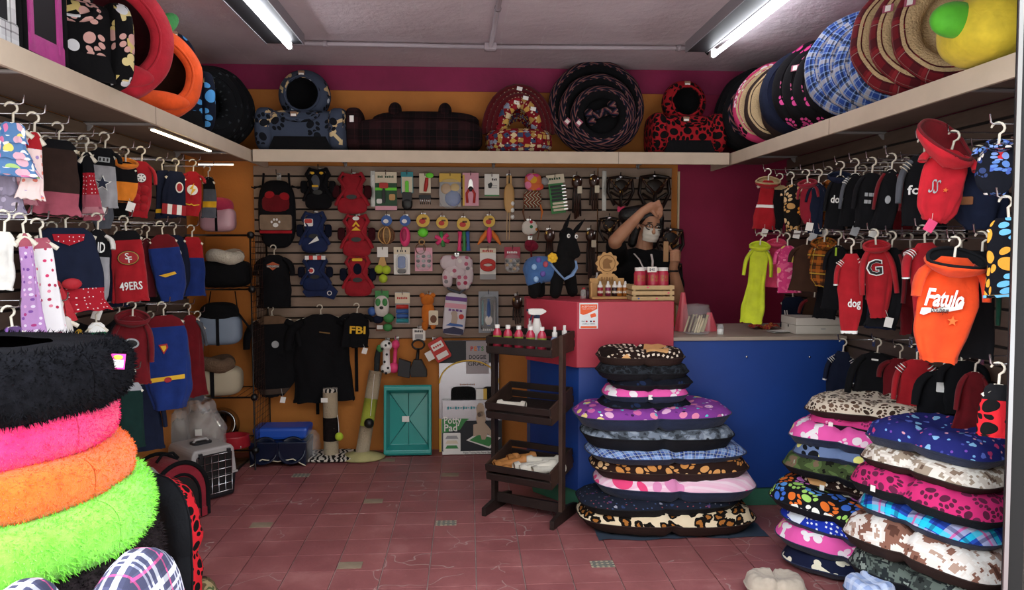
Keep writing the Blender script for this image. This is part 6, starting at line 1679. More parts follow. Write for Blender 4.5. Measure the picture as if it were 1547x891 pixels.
body = [
    (hp(0, .01, .035), (.073, .09, .083), Matrix.Identity(4)), (hp(0, -.022, -.02), (.058, .068, .085)), (hp(0, -.04, -.082), hp(0, -.03, -.06), .026, .038),
    (hp(0, -.088, -.005), hp(0, -.102, -.03), .009, .013),
    (hp(-.074, .01, -.01), (.01, .018, .028)), (hp(.074, .01, -.01), (.01, .018, .028)),
    (hp(0, .02, -.06), neck + Vector((0, .02, -.02)), .05, .055),
    (neck + Vector((0, .02, -.02)), shR, .055, .052), (neck + Vector((0, .02, -.02)), shL, .055, .052),
    (shR + Vector((.04, 0, -.08)), shL + Vector((-.04, 0, -.08)), .09, .09),
    (chest, chest + Vector((0, 0, -.2)), .115, .1), (chest + Vector((-.05, 0, -.02)), hip + Vector((-.05, 0, .05)), .09, .1), (chest + Vector((.05, 0, -.02)), hip + Vector((.05, 0, .05)), .09, .1),
    (ft(-1, .84), ft(-1, .47), .085, .058), (ft(1, .84), ft(1, .47), .085, .058), (ft(-1, .47), ft(-1, .09), .056, .038), (ft(1, .47), ft(1, .09), .056, .038),
    (ft(-1, .05), ft(-1, .04) + Vector((0, -.16, 0)), .045, .035), (ft(1, .05), ft(1, .04) + Vector((0, -.16, 0)), .045, .035),
    (shR, elR, .05, .042), (elR, elR.lerp(wrR, .35), .042, .041), (elR.lerp(wrR, .35), wrR, .041, .026),
    (shL, elL, .05, .042), (elL, elL.lerp(wrL, .35), .042, .04), (elL.lerp(wrL, .35), wrL, .04, .026)]
# right hand laid on the forehead: palm, four bent fingers, thumb leaving the side of the palm
hR = rel(W(984, 312, 4.575))
body += [(wrR, hR, .026, .03), (hR, hR + Vector((.02, .01, -.008)), .03, .03)]
for q, (dx, dz, l) in enumerate(((.035, .022, .9), (.045, .005, 1.0), (.046, -.013, .96), (.04, -.03, .8))):
    b0 = hR + Vector((.02, -.006 + .003 * q, .018 - .014 * q)); b1 = b0 + Vector((dx, -.01, dz)) * l * .75; b2 = b1 + Vector((dx * .3, .006, -.026)) * l; b3 = b2 + Vector((-.004, .012, -.018)) * l
    body += [(b0, b1, .0105, .0098), (b1, b2, .0098, .0088), (b2, b3, .0088, .0075)]
body += [(hR + Vector((-.005, -.012, -.015)), hR + Vector((.012, -.02, -.042)), .013, .011), (hR + Vector((.012, -.02, -.042)), hR + Vector((.03, -.016, -.062)), .011, .0085)]
# left hand closed round the wooden piece
hL = rel(W(1021, 388, 4.5))
body += [(wrL, hL, .026, .03), (hL, hL + Vector((.004, .004, .022)), .031, .029)]
for q in range(4):
    b0 = hL + Vector((.014, -.018, .03 - .018 * q)); b1 = b0 + Vector((-.012, -.03, .004)); b2 = b1 + Vector((-.03, -.006, 0)); b3 = b2 + Vector((-.016, .012, -.002))
    body += [(b0, b1, .0105, .01), (b1, b2, .01, .009), (b2, b3, .009, .0078)]
body += [(hL + Vector((-.012, .0, .02)), hL + Vector((-.036, -.004, .04)), .013, .0115), (hL + Vector((-.036, -.004, .04)), hL + Vector((-.046, -.012, .064)), .0115, .009)]
skin(body, 'body', SKIN, t, .0052, 3)
TSH = cloth('black_tshirt', '#0b0b0e', weave=.15)
cl_ = [(neck + Vector((0, .025, -.045)), shR + Vector((0, 0, -.005)), .078, .068), (neck + Vector((0, .025, -.045)), shL + Vector((0, 0, -.005)), .078, .068),
       (shR + Vector((.04, 0, -.08)), shL + Vector((-.04, 0, -.08)), .112, .112), (chest, chest + Vector((0, 0, -.2)), .138, .125),
       (chest + Vector((-.05, 0, -.02)), hip + Vector((-.06, 0, .03)), .112, .122), (chest + Vector((.05, 0, -.02)), hip + Vector((.06, 0, .03)), .112, .122),
       (shR, shR.lerp(elR, .72), .07, .066), (shL, shL.lerp(elL, .62), .07, .068)]
skin(cl_, 'tshirt', TSH, t, .009, 6)
tr = [(ft(-1, .86), ft(-1, .47), .105, .075), (ft(1, .86), ft(1, .47), .105, .075), (ft(-1, .47), ft(-1, .1), .075, .06), (ft(1, .47), ft(1, .1), .075, .06), (hip + Vector((-.05, 0, .02)), hip + Vector((.05, 0, .02)), .12, .12)]
skin(tr, 'trousers', cloth('dark_jeans', '#1b2233'), t, .012, 6)
for sg in (-1, 1):
    m = MB(); m.ell((0, 0, 0), (.055, .125, .045), 20, 12, p=.8); m.build('shoe', BLACK, t, loc=(-.03 + sg * .1, -.05, .045))
hair = [(hp(0, .03, .05), (.092, .1, .09)), (hp(0, .075, -.02), (.085, .06, .11)), (hp(.062, .04, -.03), hp(.07, .05, -.13), .035, .03), (hp(-.062, .05, -.02), hp(-.07, .06, -.14), .035, .03), (hp(.05, -.05, .062), hp(.078, -.01, -.05), .02, .026), (hp(.0, -.055, .09), hp(-.07, -.02, .04), .025, .028), (hp(-.03, .06, .05), hp(-.13, .08, .03), .075, .06)]
skin(hair, 'hair', HAIR, t, .007, 4)
MASK = plain('white_mask_cloth', '#d9d2c6', .85)
m = MB()
def mf(u, v):
    a, z = (u - .5) * 2.3, (v - .5)
    return hp(.062 * math.sin(a) * (1 - .3 * max(0, -z)), -.036 - .066 * math.cos(a) * (1 - .5 * z * z) + .003 * math.sin(v * 19), -.05 + .088 * z)
m.grid(mf, 20, 12); m.build('face_mask', MASK, t, solid=.003)
for sg in (-1, 1):
    MB().tube([hp(sg * .058, -.055, -.025), hp(sg * .07, -.02, -.012), hp(sg * .077, .012, -.005)], .0016, 5).build('mask_loop', MASK, t)
    m = MB(); m.ell(hp(sg * .03, -.083, .008), (.0105, .005, .005), 14, 8); e = m.build('eye', plain('eye_white', '#d8d0c8', .3), t)
    m = MB(); m.ell(hp(sg * .03, -.0885, .006), (.0055, .002, .0055), 12, 8); m.build('iris', plain('dark_iris', '#1a0f0a', .2), e)
    m = MB(); m.ell(hp(sg * .031, -.082, .026), (.018, .007, .0035), 14, 8); m.build('eyebrow', HAIR, t)
gl = thing('eyeglasses', '', '', (0, 0, 0)); gl.parent = t; del gl['label'], gl['category']
for sg in (-1, 1):
    MB().tube([hp(sg * .031 + .023 * math.cos(a), -.094 + .006 * abs(math.cos(a)), .002 + .018 * math.sin(a)) for a in [i / 20 * 2 * PI for i in range(21)]], .0028, 6).build('rim', BLACK, gl)
    MB().tube([hp(sg * .054, -.09, .006), hp(sg * .072, -.04, .004), hp(sg * .078, .01, .0)], .0016, 5).build('temple', BLACK, gl)
MB().tube([hp(-.008, -.096, .004), hp(.008, -.096, .004)], .0016, 5).build('bridge', BLACK, gl)
LANY = plain('white_lanyard', '#d5ccc8', .7)
for a_, b_, c_ in (((958, 383), (966, 392), (977, 416)), ((984, 384), (986, 394), (985, 416))):
    y0 = 4.6
    MB().tube([rel(W(*a_, 4.66)), rel(W(*b_, 4.605)), rel(W(*c_, 4.595)), rel(W(c_[0], 446, 4.6))], .007, 6, flat=.3).build('lanyard', LANY, t)
MB().tube([wrL + Vector((.03 * math.cos(a), .03 * math.sin(a), -.022)) for a in [i / 16 * 2 * PI for i in range(17)]], .006, 6).build('bracelet', BLACK, t)
WOOD = plain('pale_wood', '#c69a62', .65, var=.15, bump=.2, bs=30)
q = W(1006, 380, 4.47)
tag(MB().box((0, 0, 0), (.032, .012, .125)).build('wooden_tag', plain('kraft_board', '#a8825c', .8), loc=tuple(q), bevel=.004), 'tan wooden tag held in the raised hand of the person', 'tag')
# ---- black dog mannequin on the red cabinet
dk = mpp(4.24)
def D(px, py, y=0): return Vector(((px - 838) * dk, y * dk, (450 - py) * dk))
w0 = onY(838, 450, 4.2)
t = thing('dog_mannequin', 'black cloth dog mannequin with long ears on the red cabinet', 'mannequin', (w0.x, 4.2, 1.153))
dc = [(D(812, 404), D(852, 402), 17 * dk, 18 * dk), (D(808, 412, -7), D(806, 441, -8), 12 * dk, 9 * dk), (D(812, 412, 9), D(816, 441, 10), 12 * dk, 9 * dk),
      (D(842, 412, -9), D(838, 441, -9), 11 * dk, 9 * dk), (D(860, 410, 8), D(866, 440, 8), 11 * dk, 8.6 * dk),
      (D(850, 404), D(852, 368), 15 * dk, 9.5 * dk), (D(856, 355), D(869, 382, -2), 12.5 * dk, 8 * dk), (D(803, 398), D(796, 393), 4 * dk, 3 * dk)]
DOGC = cloth('black_felt', '#0a0a0c')
skin(dc, 'body', DOGC, t, .008, 6)
for a_, b_, y in (((849, 352), (861, 322), -5), ((866, 352), (884, 330), 5)):
    A, B = D(*a_, y), D(*b_, y)
    MB().tube([A, A.lerp(B, .4), A.lerp(B, .8), B], [7 * dk, 8.5 * dk, 4 * dk, .6 * dk], 12, flat=.4).build('ear', DOGC, t)
for px, py, y in ((857, 356, -12), (869, 357, -9)):
    m = MB(); m.ell(D(px, py, y), (2.6 * dk, 1.4 * dk, 3.2 * dk), 14, 10); e = m.build('eye', W_INK, t)
    m = MB(); m.ell(D(px + .4, py, y - 1.2), (1.2 * dk, .8 * dk, 1.6 * dk), 10, 8); m.build('pupil', BLACK, e)
BLUF = P_('blue_bubble_print', '#3a5f96', ('dot', 40, 1.2, ['#5c8fc8', '#2f4c88', '#7fa8d0', '#a84a6a', '#3a78b0'], .8))
o = skin([(D(810, 406), D(826, 406), 20.5 * dk, 20 * dk), (D(806, 412, -5), D(806, 422, -6), 14 * dk, 13 * dk)], 'nappy', cloth('blue_patch_cloth', '#44699f'), t, .007, 5)
m = MB()
for x, z, mt in ((805, 402, 0), (818, 412, 0), (812, 392, 0), (822, 398, 0), (808, 420, 0)):
    MB().ell(D(x, z, -20 if z > 395 else -16), (4 * dk, 2 * dk, 4.4 * dk), 12, 8).build('print_spot', [ink('spot_red', '#a84458'), ink('spot_light', '#8fb4dc'), ink('spot_violet', '#5c4a9a')][int(x) % 3], t)
HAR = cloth('pale_blue_strap', '#7d9cc8')
MB().tube([D(830, 398, -18), D(842, 412, -21), D(850, 420, -20), D(862, 414, -17), D(869, 404, -8), D(868, 394, 0)], 3.2 * dk, 8, flat=.5).build('strap', HAR, t)
for k_ in range(7):
    a_ = k_ / 7 * 2 * PI
    m = MB(); m.ell(D(833 + 4.5 * math.cos(a_), 389 - 5 * math.sin(a_), -14), (3.4 * dk, 2.5 * dk, 3.4 * dk), 12, 8); m.build('bow_petal', Y_INK, t)
m = MB(); m.ell(D(833, 389, -16), (3.6 * dk, 2.6 * dk, 3.6 * dk), 12, 8); m.build('bow_knot', Y_INK, t)
# ---- goods on the red cabinet
CT = 1.1535
def on_top(px, py, z=CT): return onZ(px, py, z)
w = on_top(921, 452)
t = thing('bottle_display', 'light wooden bottle display with round carved sign', 'display stand', (w.x, w.y + .03, CT), .03)
MB().box((-.005, 0, .008), (.2, .1, .012)).build('tray', WOOD, t, bevel=.002)
MB().box((0, .052, .06), (.2, .012, .11)).build('back_board', WOOD, t, bevel=.002)
MB().box((-.1, .02, .05), (.01, .06, .09)).build('side_board', WOOD, t, bevel=.002)
out = [(.062 * (1 + .08 * math.cos(10 * a)) * math.cos(a), .2 + .062 * (1 + .08 * math.cos(10 * a)) * math.sin(a)) for a in [i / 80 * 2 * PI for i in range(80)]]
m = MB(); m.prism(out, .046, .058); m.build('round_sign', WOOD, t)
CARV = plain('carved_line', '#8a6236', .7)
MB().tube([(.046 * math.cos(a), .044, .2 + .046 * math.sin(a)) for a in [i / 40 * 2 * PI for i in range(41)]], .0018, 5).build('carved_ring', CARV, t)
MB().prism([(x, z + .2) for x, z in [(-.022, -.03), (.024, -.03), (.012, .0), (.028, .006), (.03, .016), (.01, .022), (.0, .03), (-.02, .02), (-.026, 0)]], .0435, .046).build('carved_dog', CARV, t)
MB().prism([(-.055, .08), (.06, .08), (.05, .1), (.064, .12), (.04, .14), (-.04, .14), (-.058, .12), (-.046, .1)], .046, .058).build('sign_neck', WOOD, t)
for q in range(5): MB().box((-.03 + .015 * q, .045, .112), (.008, .002, .022 - .006 * (q % 2))).build('carved_letter', CARV, t)
def bottle(name, label, loc, r, h, mat, cap, capm=WHITE, lab=None, group=None, kind='drop'):
    t = thing(name, label, 'bottle', loc, 0, group)
    if kind == 'drop':
        m = MB(); m.lathe([(.001, 0), (r, .001), (r, h * .55), (r * .8, h * .6), (r * .5, h * .64)], 18); m.build('bottle_body', mat, t)
        m = MB(); m.lathe([(r * .95, h * .58), (r * .9, h * .72), (r * .55, h * .76), (r * .35, h * .96), (r * .2, h), (.0005, h)], 16); m.build('cap', capm, t)
    elif kind == 'round':
        m = MB(); m.lathe([(.001, 0), (r * .95, .001), (r, h * .04), (r, h * .6), (r * .9, h * .72), (r * .45, h * .84), (r * .45, h * .9)], 22); m.build('bottle_body', mat, t)
        m = MB(); m.lathe([(r * .52, h * .86), (r * .54, h * .99), (r * .5, h), (.0005, h)], 16); m.build('cap', capm, t)
    elif kind == 'spray':
        m = MB(); m.lathe([(.001, 0), (r, .001), (r, h * .35), (r * .9, h * .5), (r * .5, h * .6), (r * .45, h * .64)], 18); m.build('bottle_body', mat, t)
        m = MB(); m.lathe([(r * .6, h * .6), (r * .6, h * .78), (r * .36, h * .8), (r * .34, h), (.0005, h)], 14); m.build('spray_cap', capm, t)
    elif kind == 'jar':
        m = MB(); m.lathe([(.001, 0), (r, .002), (r * 1.02, h * .1), (r * 1.02, h * .72), (r * .85, h * .83), (r * .8, h * .86)], 24); m.build('jar_body', mat, t)
        m = MB(); m.lathe([(r * .88, h * .85), (r * .9, h), (r * .86, h * 1.01), (.0005, h * 1.01)], 20); m.build('lid', capm, t)
    if lab:
        lm, z0, z1 = lab
        m = MB(); m.grid(lambda u, v: (r * 1.015 * math.cos(-PI / 2 + (u - .5) * 2.4), r * 1.015 * math.sin(-PI / 2 + (u - .5) * 2.4), h * (z0 + (z1 - z0) * v)), 12, 1, su=.06, sv=.03, flip=False); m.build('paper_label', lm, t)
    return t
B_RED, B_MAG, B_DPU, B_AMB = [plain(n, c, .25) for n, c in (('red_liquid', '#9a1f33'), ('magenta_liquid', '#7d1f4a'), ('plum_liquid', '#2c1420'), ('amber_liquid', '#b06a2c'))]
LWH = P_('small_label_print', '#d8d4cc', ('square', 90, .8, ['#4a78b0', '#c84a4a', '#e0b44a', '#ece8e0'], .5))
for px, mt, nm in ((907, B_RED, 'red'), (919, B_MAG, 'magenta'), (929, B_DPU, 'plum coloured'), (934, B_AMB, 'amber'), (945, B_AMB, 'amber')):
    w = on_top(px, 451)
    bottle('dropper_bottle', {907: 'red dropper bottle, leftmost in front row of the wooden display', 919: 'magenta dropper bottle second in front row of the wooden display', 929: 'plum dropper bottle in the middle of the wooden display', 934: 'amber dropper bottle, left one of two on the wooden display', 945: 'amber dropper bottle at the right end of the wooden display'}[px], (w.x - .002 + (.008 if px == 934 else 0), w.y + .0, CT + .0145), .016, .086, mt, 0, lab=(LWH, .2, .36), group='dropper bottles on the display')
for px, nm in ((903, 'left'), (913, 'middle'), (923, 'right')):
    w = on_top(px, 447)
    bottle('spray_bottle', 'dark spray bottle with white pump, %s of three behind the droppers' % nm, (w.x, w.y + .03, CT + .0145), .017, .125, plain('dark_blue_bottle', '#1c2a3c', .3), 0, kind='spray', group='pump bottles on the display')
for px, lab in ((884, 'tiny clear glass vial with red cap left of the wooden display'), (891, 'tiny dark vial beside the wooden display')):
    w = on_top(px, 452)
    bottle('glass_vial', lab, (w.x, w.y + .06, CT), .018 if px == 884 else .014, .062, CLEAR if px == 884 else B_DPU, 0, capm=R_INK if px == 884 else BLACK, kind='round', group='vials on the red cabinet')
w = on_top(983, 453)
t = thing('slatted_crate', 'small slatted wooden crate on the right of the red cabinet', 'crate', (w.x, 4.08, CT))
CRW = plain('raw_pine', '#c0a478', .75, var=.12, bump=.2, bs=40)
cw, cd = .235, .17
for k_, z in enumerate((.012, .042, .072)):
    for y in (-cd / 2, cd / 2):
        MB().box((0, y, z), (cw, .008, .021)).build('slat', CRW, t, bevel=.001)
    for x in (-cw / 2 + .005, cw / 2 - .005):
        MB().box((x, 0, z), (.008, cd - .01, .021)).build('slat', CRW, t, bevel=.001)
for x in (-1, 1):
    for y in (-1, 1):
        MB().box((x * (cw / 2 - .016), y * (cd / 2 - .011), .043), (.014, .013, .084)).build('corner_post', CRW, t)
MB().box((0, 0, .06), (cw - .03, cd - .02, .006)).build('bottom', CRW, t)
for x, z, c_ in ((-.03, .073, I_HPK), (.02, .012, I_HPK), (-.08, .012, I_BLU), (.085, .042, I_HPK)):
    MB().prism(circ(x, z, .006, .004, 10), -cd / 2 - .0055, -cd / 2 - .004).build('paint_spot', c_, t)
B_PNKJ = plain('raspberry_treats', '#b52c48', .3)
GLAB = P_('green_gold_label', '#8a9a3c', ('dot', 80, .9, ['#5c7a2c', '#c8a83c', '#a8323c'], .7))
for px, lab in ((965, 'jar of raspberry treats with white lid, left one in the crate'), (975, 'jar of raspberry treats at the back of the crate'), (985, 'jar of raspberry treats with price tag, middle one in the crate'), (1000, 'jar of raspberry treats at the right end of the crate')):
    w = on_top(px, 430, CT + .063)
    bottle('treat_jar', lab, (onY(px, 430, 4.07).x, 4.05 if px != 975 else 4.12, CT + .064), .031, .115, B_PNKJ, 0, kind='jar', lab=(GLAB, .35, .65), group='treat jars in the crate')
w = onY(985, 407, 4.0)
t = thing('price_card', 'white handwritten price card on the jars in the crate', 'card', tuple(w)); MB().box((0, 0, 0), (.05, .002, .03)).build('card', PAPER, t); lettering('$40', .02, INK, t, (0, -.002, -.001))
# ---- goods on the lower counter
C2 = .9565
w = onZ(1041, 500, C2)
t = thing('candy_jar', 'clear plastic jar of wrapped treat sticks on the counter', 'jar', (w.x, 4.1, C2))
m = MB(); m.lathe([(.07, .003), (.075, .01), (.077, .13), (.07, .15), (.07, .165)], 32); m.build('jar_wall', glass('clear_jar', '#eef2f4', .05, .12), t)
m = MB(); m.lathe([(.001, .004), (.07, .004), (.07, .008), (.001, .008)], 28); m.build('jar_base', CLEAR, t)
for k_ in range(26):
    a_, r_ = random.uniform(0, 6.28), random.uniform(.02, .058)
    A = Vector((r_ * math.cos(a_) - .01, r_ * math.sin(a_), .012)); B = A + Vector((.028, 0, .085 + random.uniform(-.01, .02)))
    if math.hypot(B.x, B.y) > .066: B.x *= .066 / math.hypot(B.x, B.y); B.y *= .066 / math.hypot(B.x, B.y) if math.hypot(B.x, B.y) > .066 else 1
    o = MB().tube([A, B], .0048, 7).build('treat_stick', [plain('cream_stick', '#d8c8a4', .8), plain('dark_stick', '#4a2418', .8)][k_ % 4 == 0], t)
for x, y, z, r_, lab in ((1032, 452, 0, .045, 'pink cellophane bag behind the candy jar'), (1072, 482, 0, .05, 'pink cellophane cone bag right of the candy jar')):
    w = onY(x, y, 4.25)
    m = MB(); m.grid(lambda u, v: ((r_ * (1 - v * .75) * math.cos(u * 6.283) * (1 + .15 * math.sin(u * 31))), r_ * .8 * (1 - v * .75) * math.sin(u * 6.283), v * (w.z - C2 + .04)), 28, 8, wu=True)
    o = m.build('cellophane_bag', plain('pink_cellophane', '#e0606e', .3), loc=(w.x, 4.25, C2)); tag(o, lab, 'bag')
w = onZ(1082, 503, C2)
t = thing('small_jar', 'small clear jar with white cream right of the candy jar', 'jar', (w.x, 4.06, C2)); m = MB(); m.lathe([(.001, 0), (.018, .001), (.018, .03), (.001, .03)], 20); m.build('cream', W_INK, t); m = MB(); m.lathe([(.0185, .0), (.0195, .045), (.015, .05)], 20); m.build('glass', CLEAR, t); m = MB(); m.lathe([(.016, .05), (.016, .058), (.001, .058)], 16); m.build('lid', CLEAR, t)
w = onZ(1132, 490, C2)
m = MB(); m.grid(lambda u, v: ((u - .5) * .16, (v - .5) * .1, .006 + .025 * abs(nz(u * 5, v * 5, 2)) + .012 * math.sin(u * 9)), 24, 16); tag(m.build('snack_bag', P_('red_gold_foil', '#a8303a', ('dot', 26, 1.3, ['#c8862c', '#8a1f2c', '#d8b04a'], .7)), loc=(w.x, 4.35, C2), solid=.002), 'crumpled red and gold snack bag on the counter', 'bag')
w = onZ(1165, 497, C2)
for k_, (dx, dz, rz) in enumerate(((0, 0, .1), (.02, .003, -.2), (.01, .006, .3))):
    m = MB(); m.grid(lambda u, v: ((u - .5) * .15, (v - .5) * .1, .002 + .003 * nz(u * 4, v * 4, k_)), 10, 8); o = m.build('paper_sheet', PAPER, loc=(w.x + dx, 4.16, C2 + dz)); o.rotation_euler = (0, 0, rz); tag(o, ['lowest white sheet of the loose papers on the counter', 'middle white sheet of the loose papers on the counter', 'topmost white sheet of the loose papers on the counter'][k_], 'paper', 'loose papers on the counter')
w = onZ(1222, 502, C2)
t = thing('cardboard_box', 'flat white box at the right end of the counter', 'box', (w.x + .02, 4.14, C2), .0)
WB = plain('white_card_box', '#cfc8bf', .6)
MB().box((0, 0, .025), (.27, .2, .05)).build('box_base', WB, t, bevel=.002); MB().box((0, 0, .072), (.274, .204, .042)).build('box_lid', WB, t, bevel=.002)
MB().prism(rrect(.02, .03, .028, .006, .002), -.1015, -.1005).build('grey_mark', I_GRY, t); MB().box((-.138, 0, .04), (.001, .012, .014)).build('side_hole', BLACK, t)
# ---- wooden rack of treats before the counter
RK = plain('dark_stained_wood', '#1f1310', .55, var=.35, bump=.3, bs=25)
RKE = plain('worn_stained_wood', '#3a261d', .6, var=.35, bump=.3, bs=25)
RA = math.radians(-32)
rc = (.335, 3.935)
t = thing('display_rack', 'dark wooden three tier display rack before the red cabinet', 'rack', (rc[0], rc[1], 0), RA)
for sx in (-1, 1):
    MB().box((sx * .203, -.037, .5), (.022, .045, .98)).build('post', RKE if sx > 0 else RK, t, bevel=.002)
    MB().prism([(-.16, 0), (.14, 0), (.14, .055), (.02, .075), (-.16, .045)], -.012, .012, M=RM(0, 0, PI / 2, (sx * .203, 0, 0))).build('foot', RK, t, bevel=.002)
MB().box((0, -.02, .07), (.385, .02, .05)).build('cross_bar', RK, t)
def rk(x, y, z): return Matrix.Translation((rc[0], rc[1], 0)) @ Matrix.Rotation(RA, 4, 'Z') @ Vector((x, y, z))
for z in (.885, .55, .215):
    b = MB().box((0, 0, .008), (.37, .28, .012)).build('tray', RK, t, loc=(0, 0, z + (.01 if z < .8 else 0)))
    b.rotation_euler = (.2 if z < .8 else .03, 0, 0)
    for sy, hh in ((-1, 0), (1, .012)):
        for q in (.025, .075):
            MB().box((0, sy * .142, q + hh), (.385, .011, .036)).build('slat', RK, b, bevel=.0015)
    for sx in (-1, 1):
        MB().prism([(-.137, .0), (.137, .0), (.137, .108), (-.137, .095)], -.005, .005, M=RM(0, 0, PI / 2, (sx * .187, 0, 0))).build('end_board', RKE, b, bevel=.0015)
PKL = plain('raspberry_liquid', '#b8324c', .2)
for k_, x in enumerate((-.15, -.085, -.02, .05, .115)):
    p_ = rk(x, -.1, .9)
    bottle('shampoo_bottle', 'pink bottle with white cap on the top tray, %s from the left' % ['first', 'second', 'third', 'fourth', 'fifth'][k_], tuple(p_), .024, .135, PKL, 0, kind='round', lab=(GLAB, .3, .58), group='pink bottles on the rack')
p_ = rk(.03, .01, .9)
t = thing('trigger_spray', 'tall white trigger spray bottle on the top tray of the rack', 'bottle', tuple(p_), .2)
m = MB(); m.lathe([(.001, 0), (.036, .002), (.037, .09), (.02, .15), (.016, .17)], 24); m.build('bottle_body', WHITE, t)
m = MB(); m.lathe([(.017, .168), (.018, .185), (.001, .187)], 18); m.build('collar', NAVY, t)
MB().prism([(-.05, .205), (-.045, .19), (-.02, .184), (.02, .184), (.05, .198), (.052, .206), (.03, .218), (-.03, .22), (-.05, .216)], -.012, .012).build('spray_head', WHITE, t, bevel=.004)
MB().prism([(-.03, .188), (-.022, .188), (-.032, .158), (-.04, .155)], -.006, .006).build('trigger', NAVY, t)
MB().box((-.052, 0, .211), (.008, .012, .012)).build('nozzle', NAVY, t)
for x, y, h, lab, mt in ((.15, -.02, .13, 'small blue and white spray bottle on the top tray', ink('blue_white_bottle', '#8a9cc0')), (.165, .07, .13, 'small silver spray bottle at the right end of the top tray', ink('silver_bottle', '#c8ccd2')), (-.03, .05, .16, 'slim pale spray bottle at the back of the top tray', ink('pale_pink_bottle', '#d8c8c8'))):
    bottle('spray_bottle', lab, tuple(rk(x, y, .9)), .023, h, mt, 0, kind='spray')
def chew(label, p, L, r, mat, rot, group):
    m = MB()
    m.tube([(-L / 2, 0, 0), (-L * .36, 0, 0), (-L * .3, 0, 0), (0, 0, 0), (L * .3, 0, 0), (L * .36, 0, 0), (L / 2, 0, 0)], [r * 1.05, r * 1.25, r * .85, r * .8, r * .85, r * 1.25, r * 1.05], 14)
    for s_ in (-1, 1):
        m.tube([(s_ * L * (.32 + .02 * q), .0 + r * .9 * math.cos(q * 2.2), r * .9 * math.sin(q * 2.2)) for q in range(8)], r * .3, 6)
    o = m.build('chew_bone', mat, loc=tuple(p)); o.rotation_euler = rot
    tag(o, label, 'dog chew', group)
TANB = plain('tan_rawhide', '#b5763c', .6, var=.2, bump=.3, bs=60); WHB = plain('white_rawhide', '#dcd2c4', .7, var=.08, bump=.3, bs=60)
for x, y, z, L, r, mt, rz, rx, lab in ((-.15, -.02, .255, .17, .02, TANB, 1.1, .1, 'tan rolled rawhide bone at the left of the bottom tray'), (-.1, -.04, .262, .18, .021, TANB, .85, .1, 'tan rawhide bone second from left in the bottom tray'), (-.055, -.06, .247, .14, .017, TANB, .6, 0, 'short tan rawhide bone before the others in the bottom tray'), (-.09, .06, .25, .16, .018, TANB, .9, 0, 'tan rawhide bone at the back of the bottom tray'),
                                      (.02, -.03, .258, .19, .022, WHB, .8, 0, 'white rawhide bone in the middle of the bottom tray'), (.07, -.05, .268, .19, .022, WHB, .7, .1, 'white rawhide bone lying highest in the bottom tray'), (.12, -.03, .256, .18, .02, WHB, .9, 0, 'white rawhide bone at the right of the bottom tray'), (.05, .06, .252, .18, .02, WHB, .5, 0, 'white rawhide bone at the back of the bottom tray'),
                                      (-.09, -.05, .588, .15, .017, WHB, .2, 0, 'white rawhide bone lying in the middle tray of the rack')):
    chew(lab, rk(x, y, z + y * .2 + .02), L * 1.05, r * 1.25, mt, (0, -rx, rz + RA), 'rawhide bones on the rack')
# ================================================================ wire shelf in the left corner and goods on the floor
WIRE = plain('rusty_black_wire', '#3a1f14', .6, .4); KNOB = plain('black_knob', '#08080a', .4)
t = thing('wire_shelf', 'black wire cube shelf with ball knobs in the left corner', 'shelf', (-1.6, 4.95, 0))
lv = [onY(383, y, 4.82).z for y in (680, 600, 437, 355)]
xr = onY(381, 500, 4.82).x + 1.6
pz0, pz1 = lv[0], lv[3]
for z in lv:
    MB().tube([(-.19, -.13, z), (xr, -.13, z)], .006, 6).build('front_rail', KNOB, t)
    MB().tube([(-.19, .25, z), (xr, .25, z)], .004, 6).build('back_rail', KNOB, t)
    m = MB(); m.ell((xr + .004, -.13, z), (.024, .024, .024), 16, 12); m.build('knob', KNOB, t)
    m = MB()
    for q in range(8): m.tube([(-.18 + (xr + .18) * q / 7, -.13, z), (-.18 + (xr + .18) * q / 7, .25, z)], .0018, 4)
    m.build('wire_deck', WIRE, t, kind='stuff')
for y in (-.13, .25):
    MB().tube([(xr, y, pz0), (xr, y, pz1)], .005, 6).build('upright', KNOB, t)
m = MB()
for q in range(1, 10): m.tube([(xr, -.13 + .038 * q, pz0), (xr, -.13 + .038 * q, pz1)], .0016, 4)
for q in range(1, 36): m.tube([(xr, -.13, pz0 + (pz1 - pz0) * q / 36), (xr, .25, pz0 + (pz1 - pz0) * q / 36)], .0016, 4)
m.build('side_mesh', WIRE, t, kind='stuff')
MB().tube([(-.19, -.13, 0), (-.19, -.13, pz1)], .005, 6).build('upright', KNOB, t); MB().tube([(xr, -.13, 0), (xr, -.13, pz0)], .005, 6).build('upright', KNOB, t)
def bag(label, px, py0, py1, w_, Y, mat, topm=None, bandm=None, fur=None, rz=0.15, mesh=None, cat='pet bag'):
    a_, b_ = onY(px, py1, Y), onY(px, py0, Y)
    h = b_.z - a_.z; w = w_ * mpp(Y)
    t = thing('pet_carry_bag', label, cat, (a_.x, Y, a_.z + .008), rz, 'pet carry bags on the wire shelf')
    m = MB(); m.ell((0, 0, h * .36), (w / 2, w * .32, h * .36), 32, 18, p=.5); m.build('bag_body', mat, t)
    if topm: m = MB(); m.ell((0, 0, h * .72), (w * .44, w * .3, h * .28), 28, 16, p=.7); m.build('top_cover', topm, t)
    if bandm: MB().box((0, -w * .325, h * .34), (w * .07, .008, h * .66)).build('front_strap', bandm, t, bevel=.002)
    if fur: m = MB(); m.tube([(w * .02 + w * .24 * math.cos(q), -w * .1 + w * .2 * math.sin(q), h * .8 + .012 * math.sin(2 * q)) for q in [i / 24 * 2 * PI for i in range(25)]], w * .13, 12); m.build('fur_opening', fur, t); m = MB(); m.ell((w * .02, -w * .1, h * .8), (w * .16, w * .14, .01), 16, 8); m.build('dark_opening', BLACK, t)
    return t
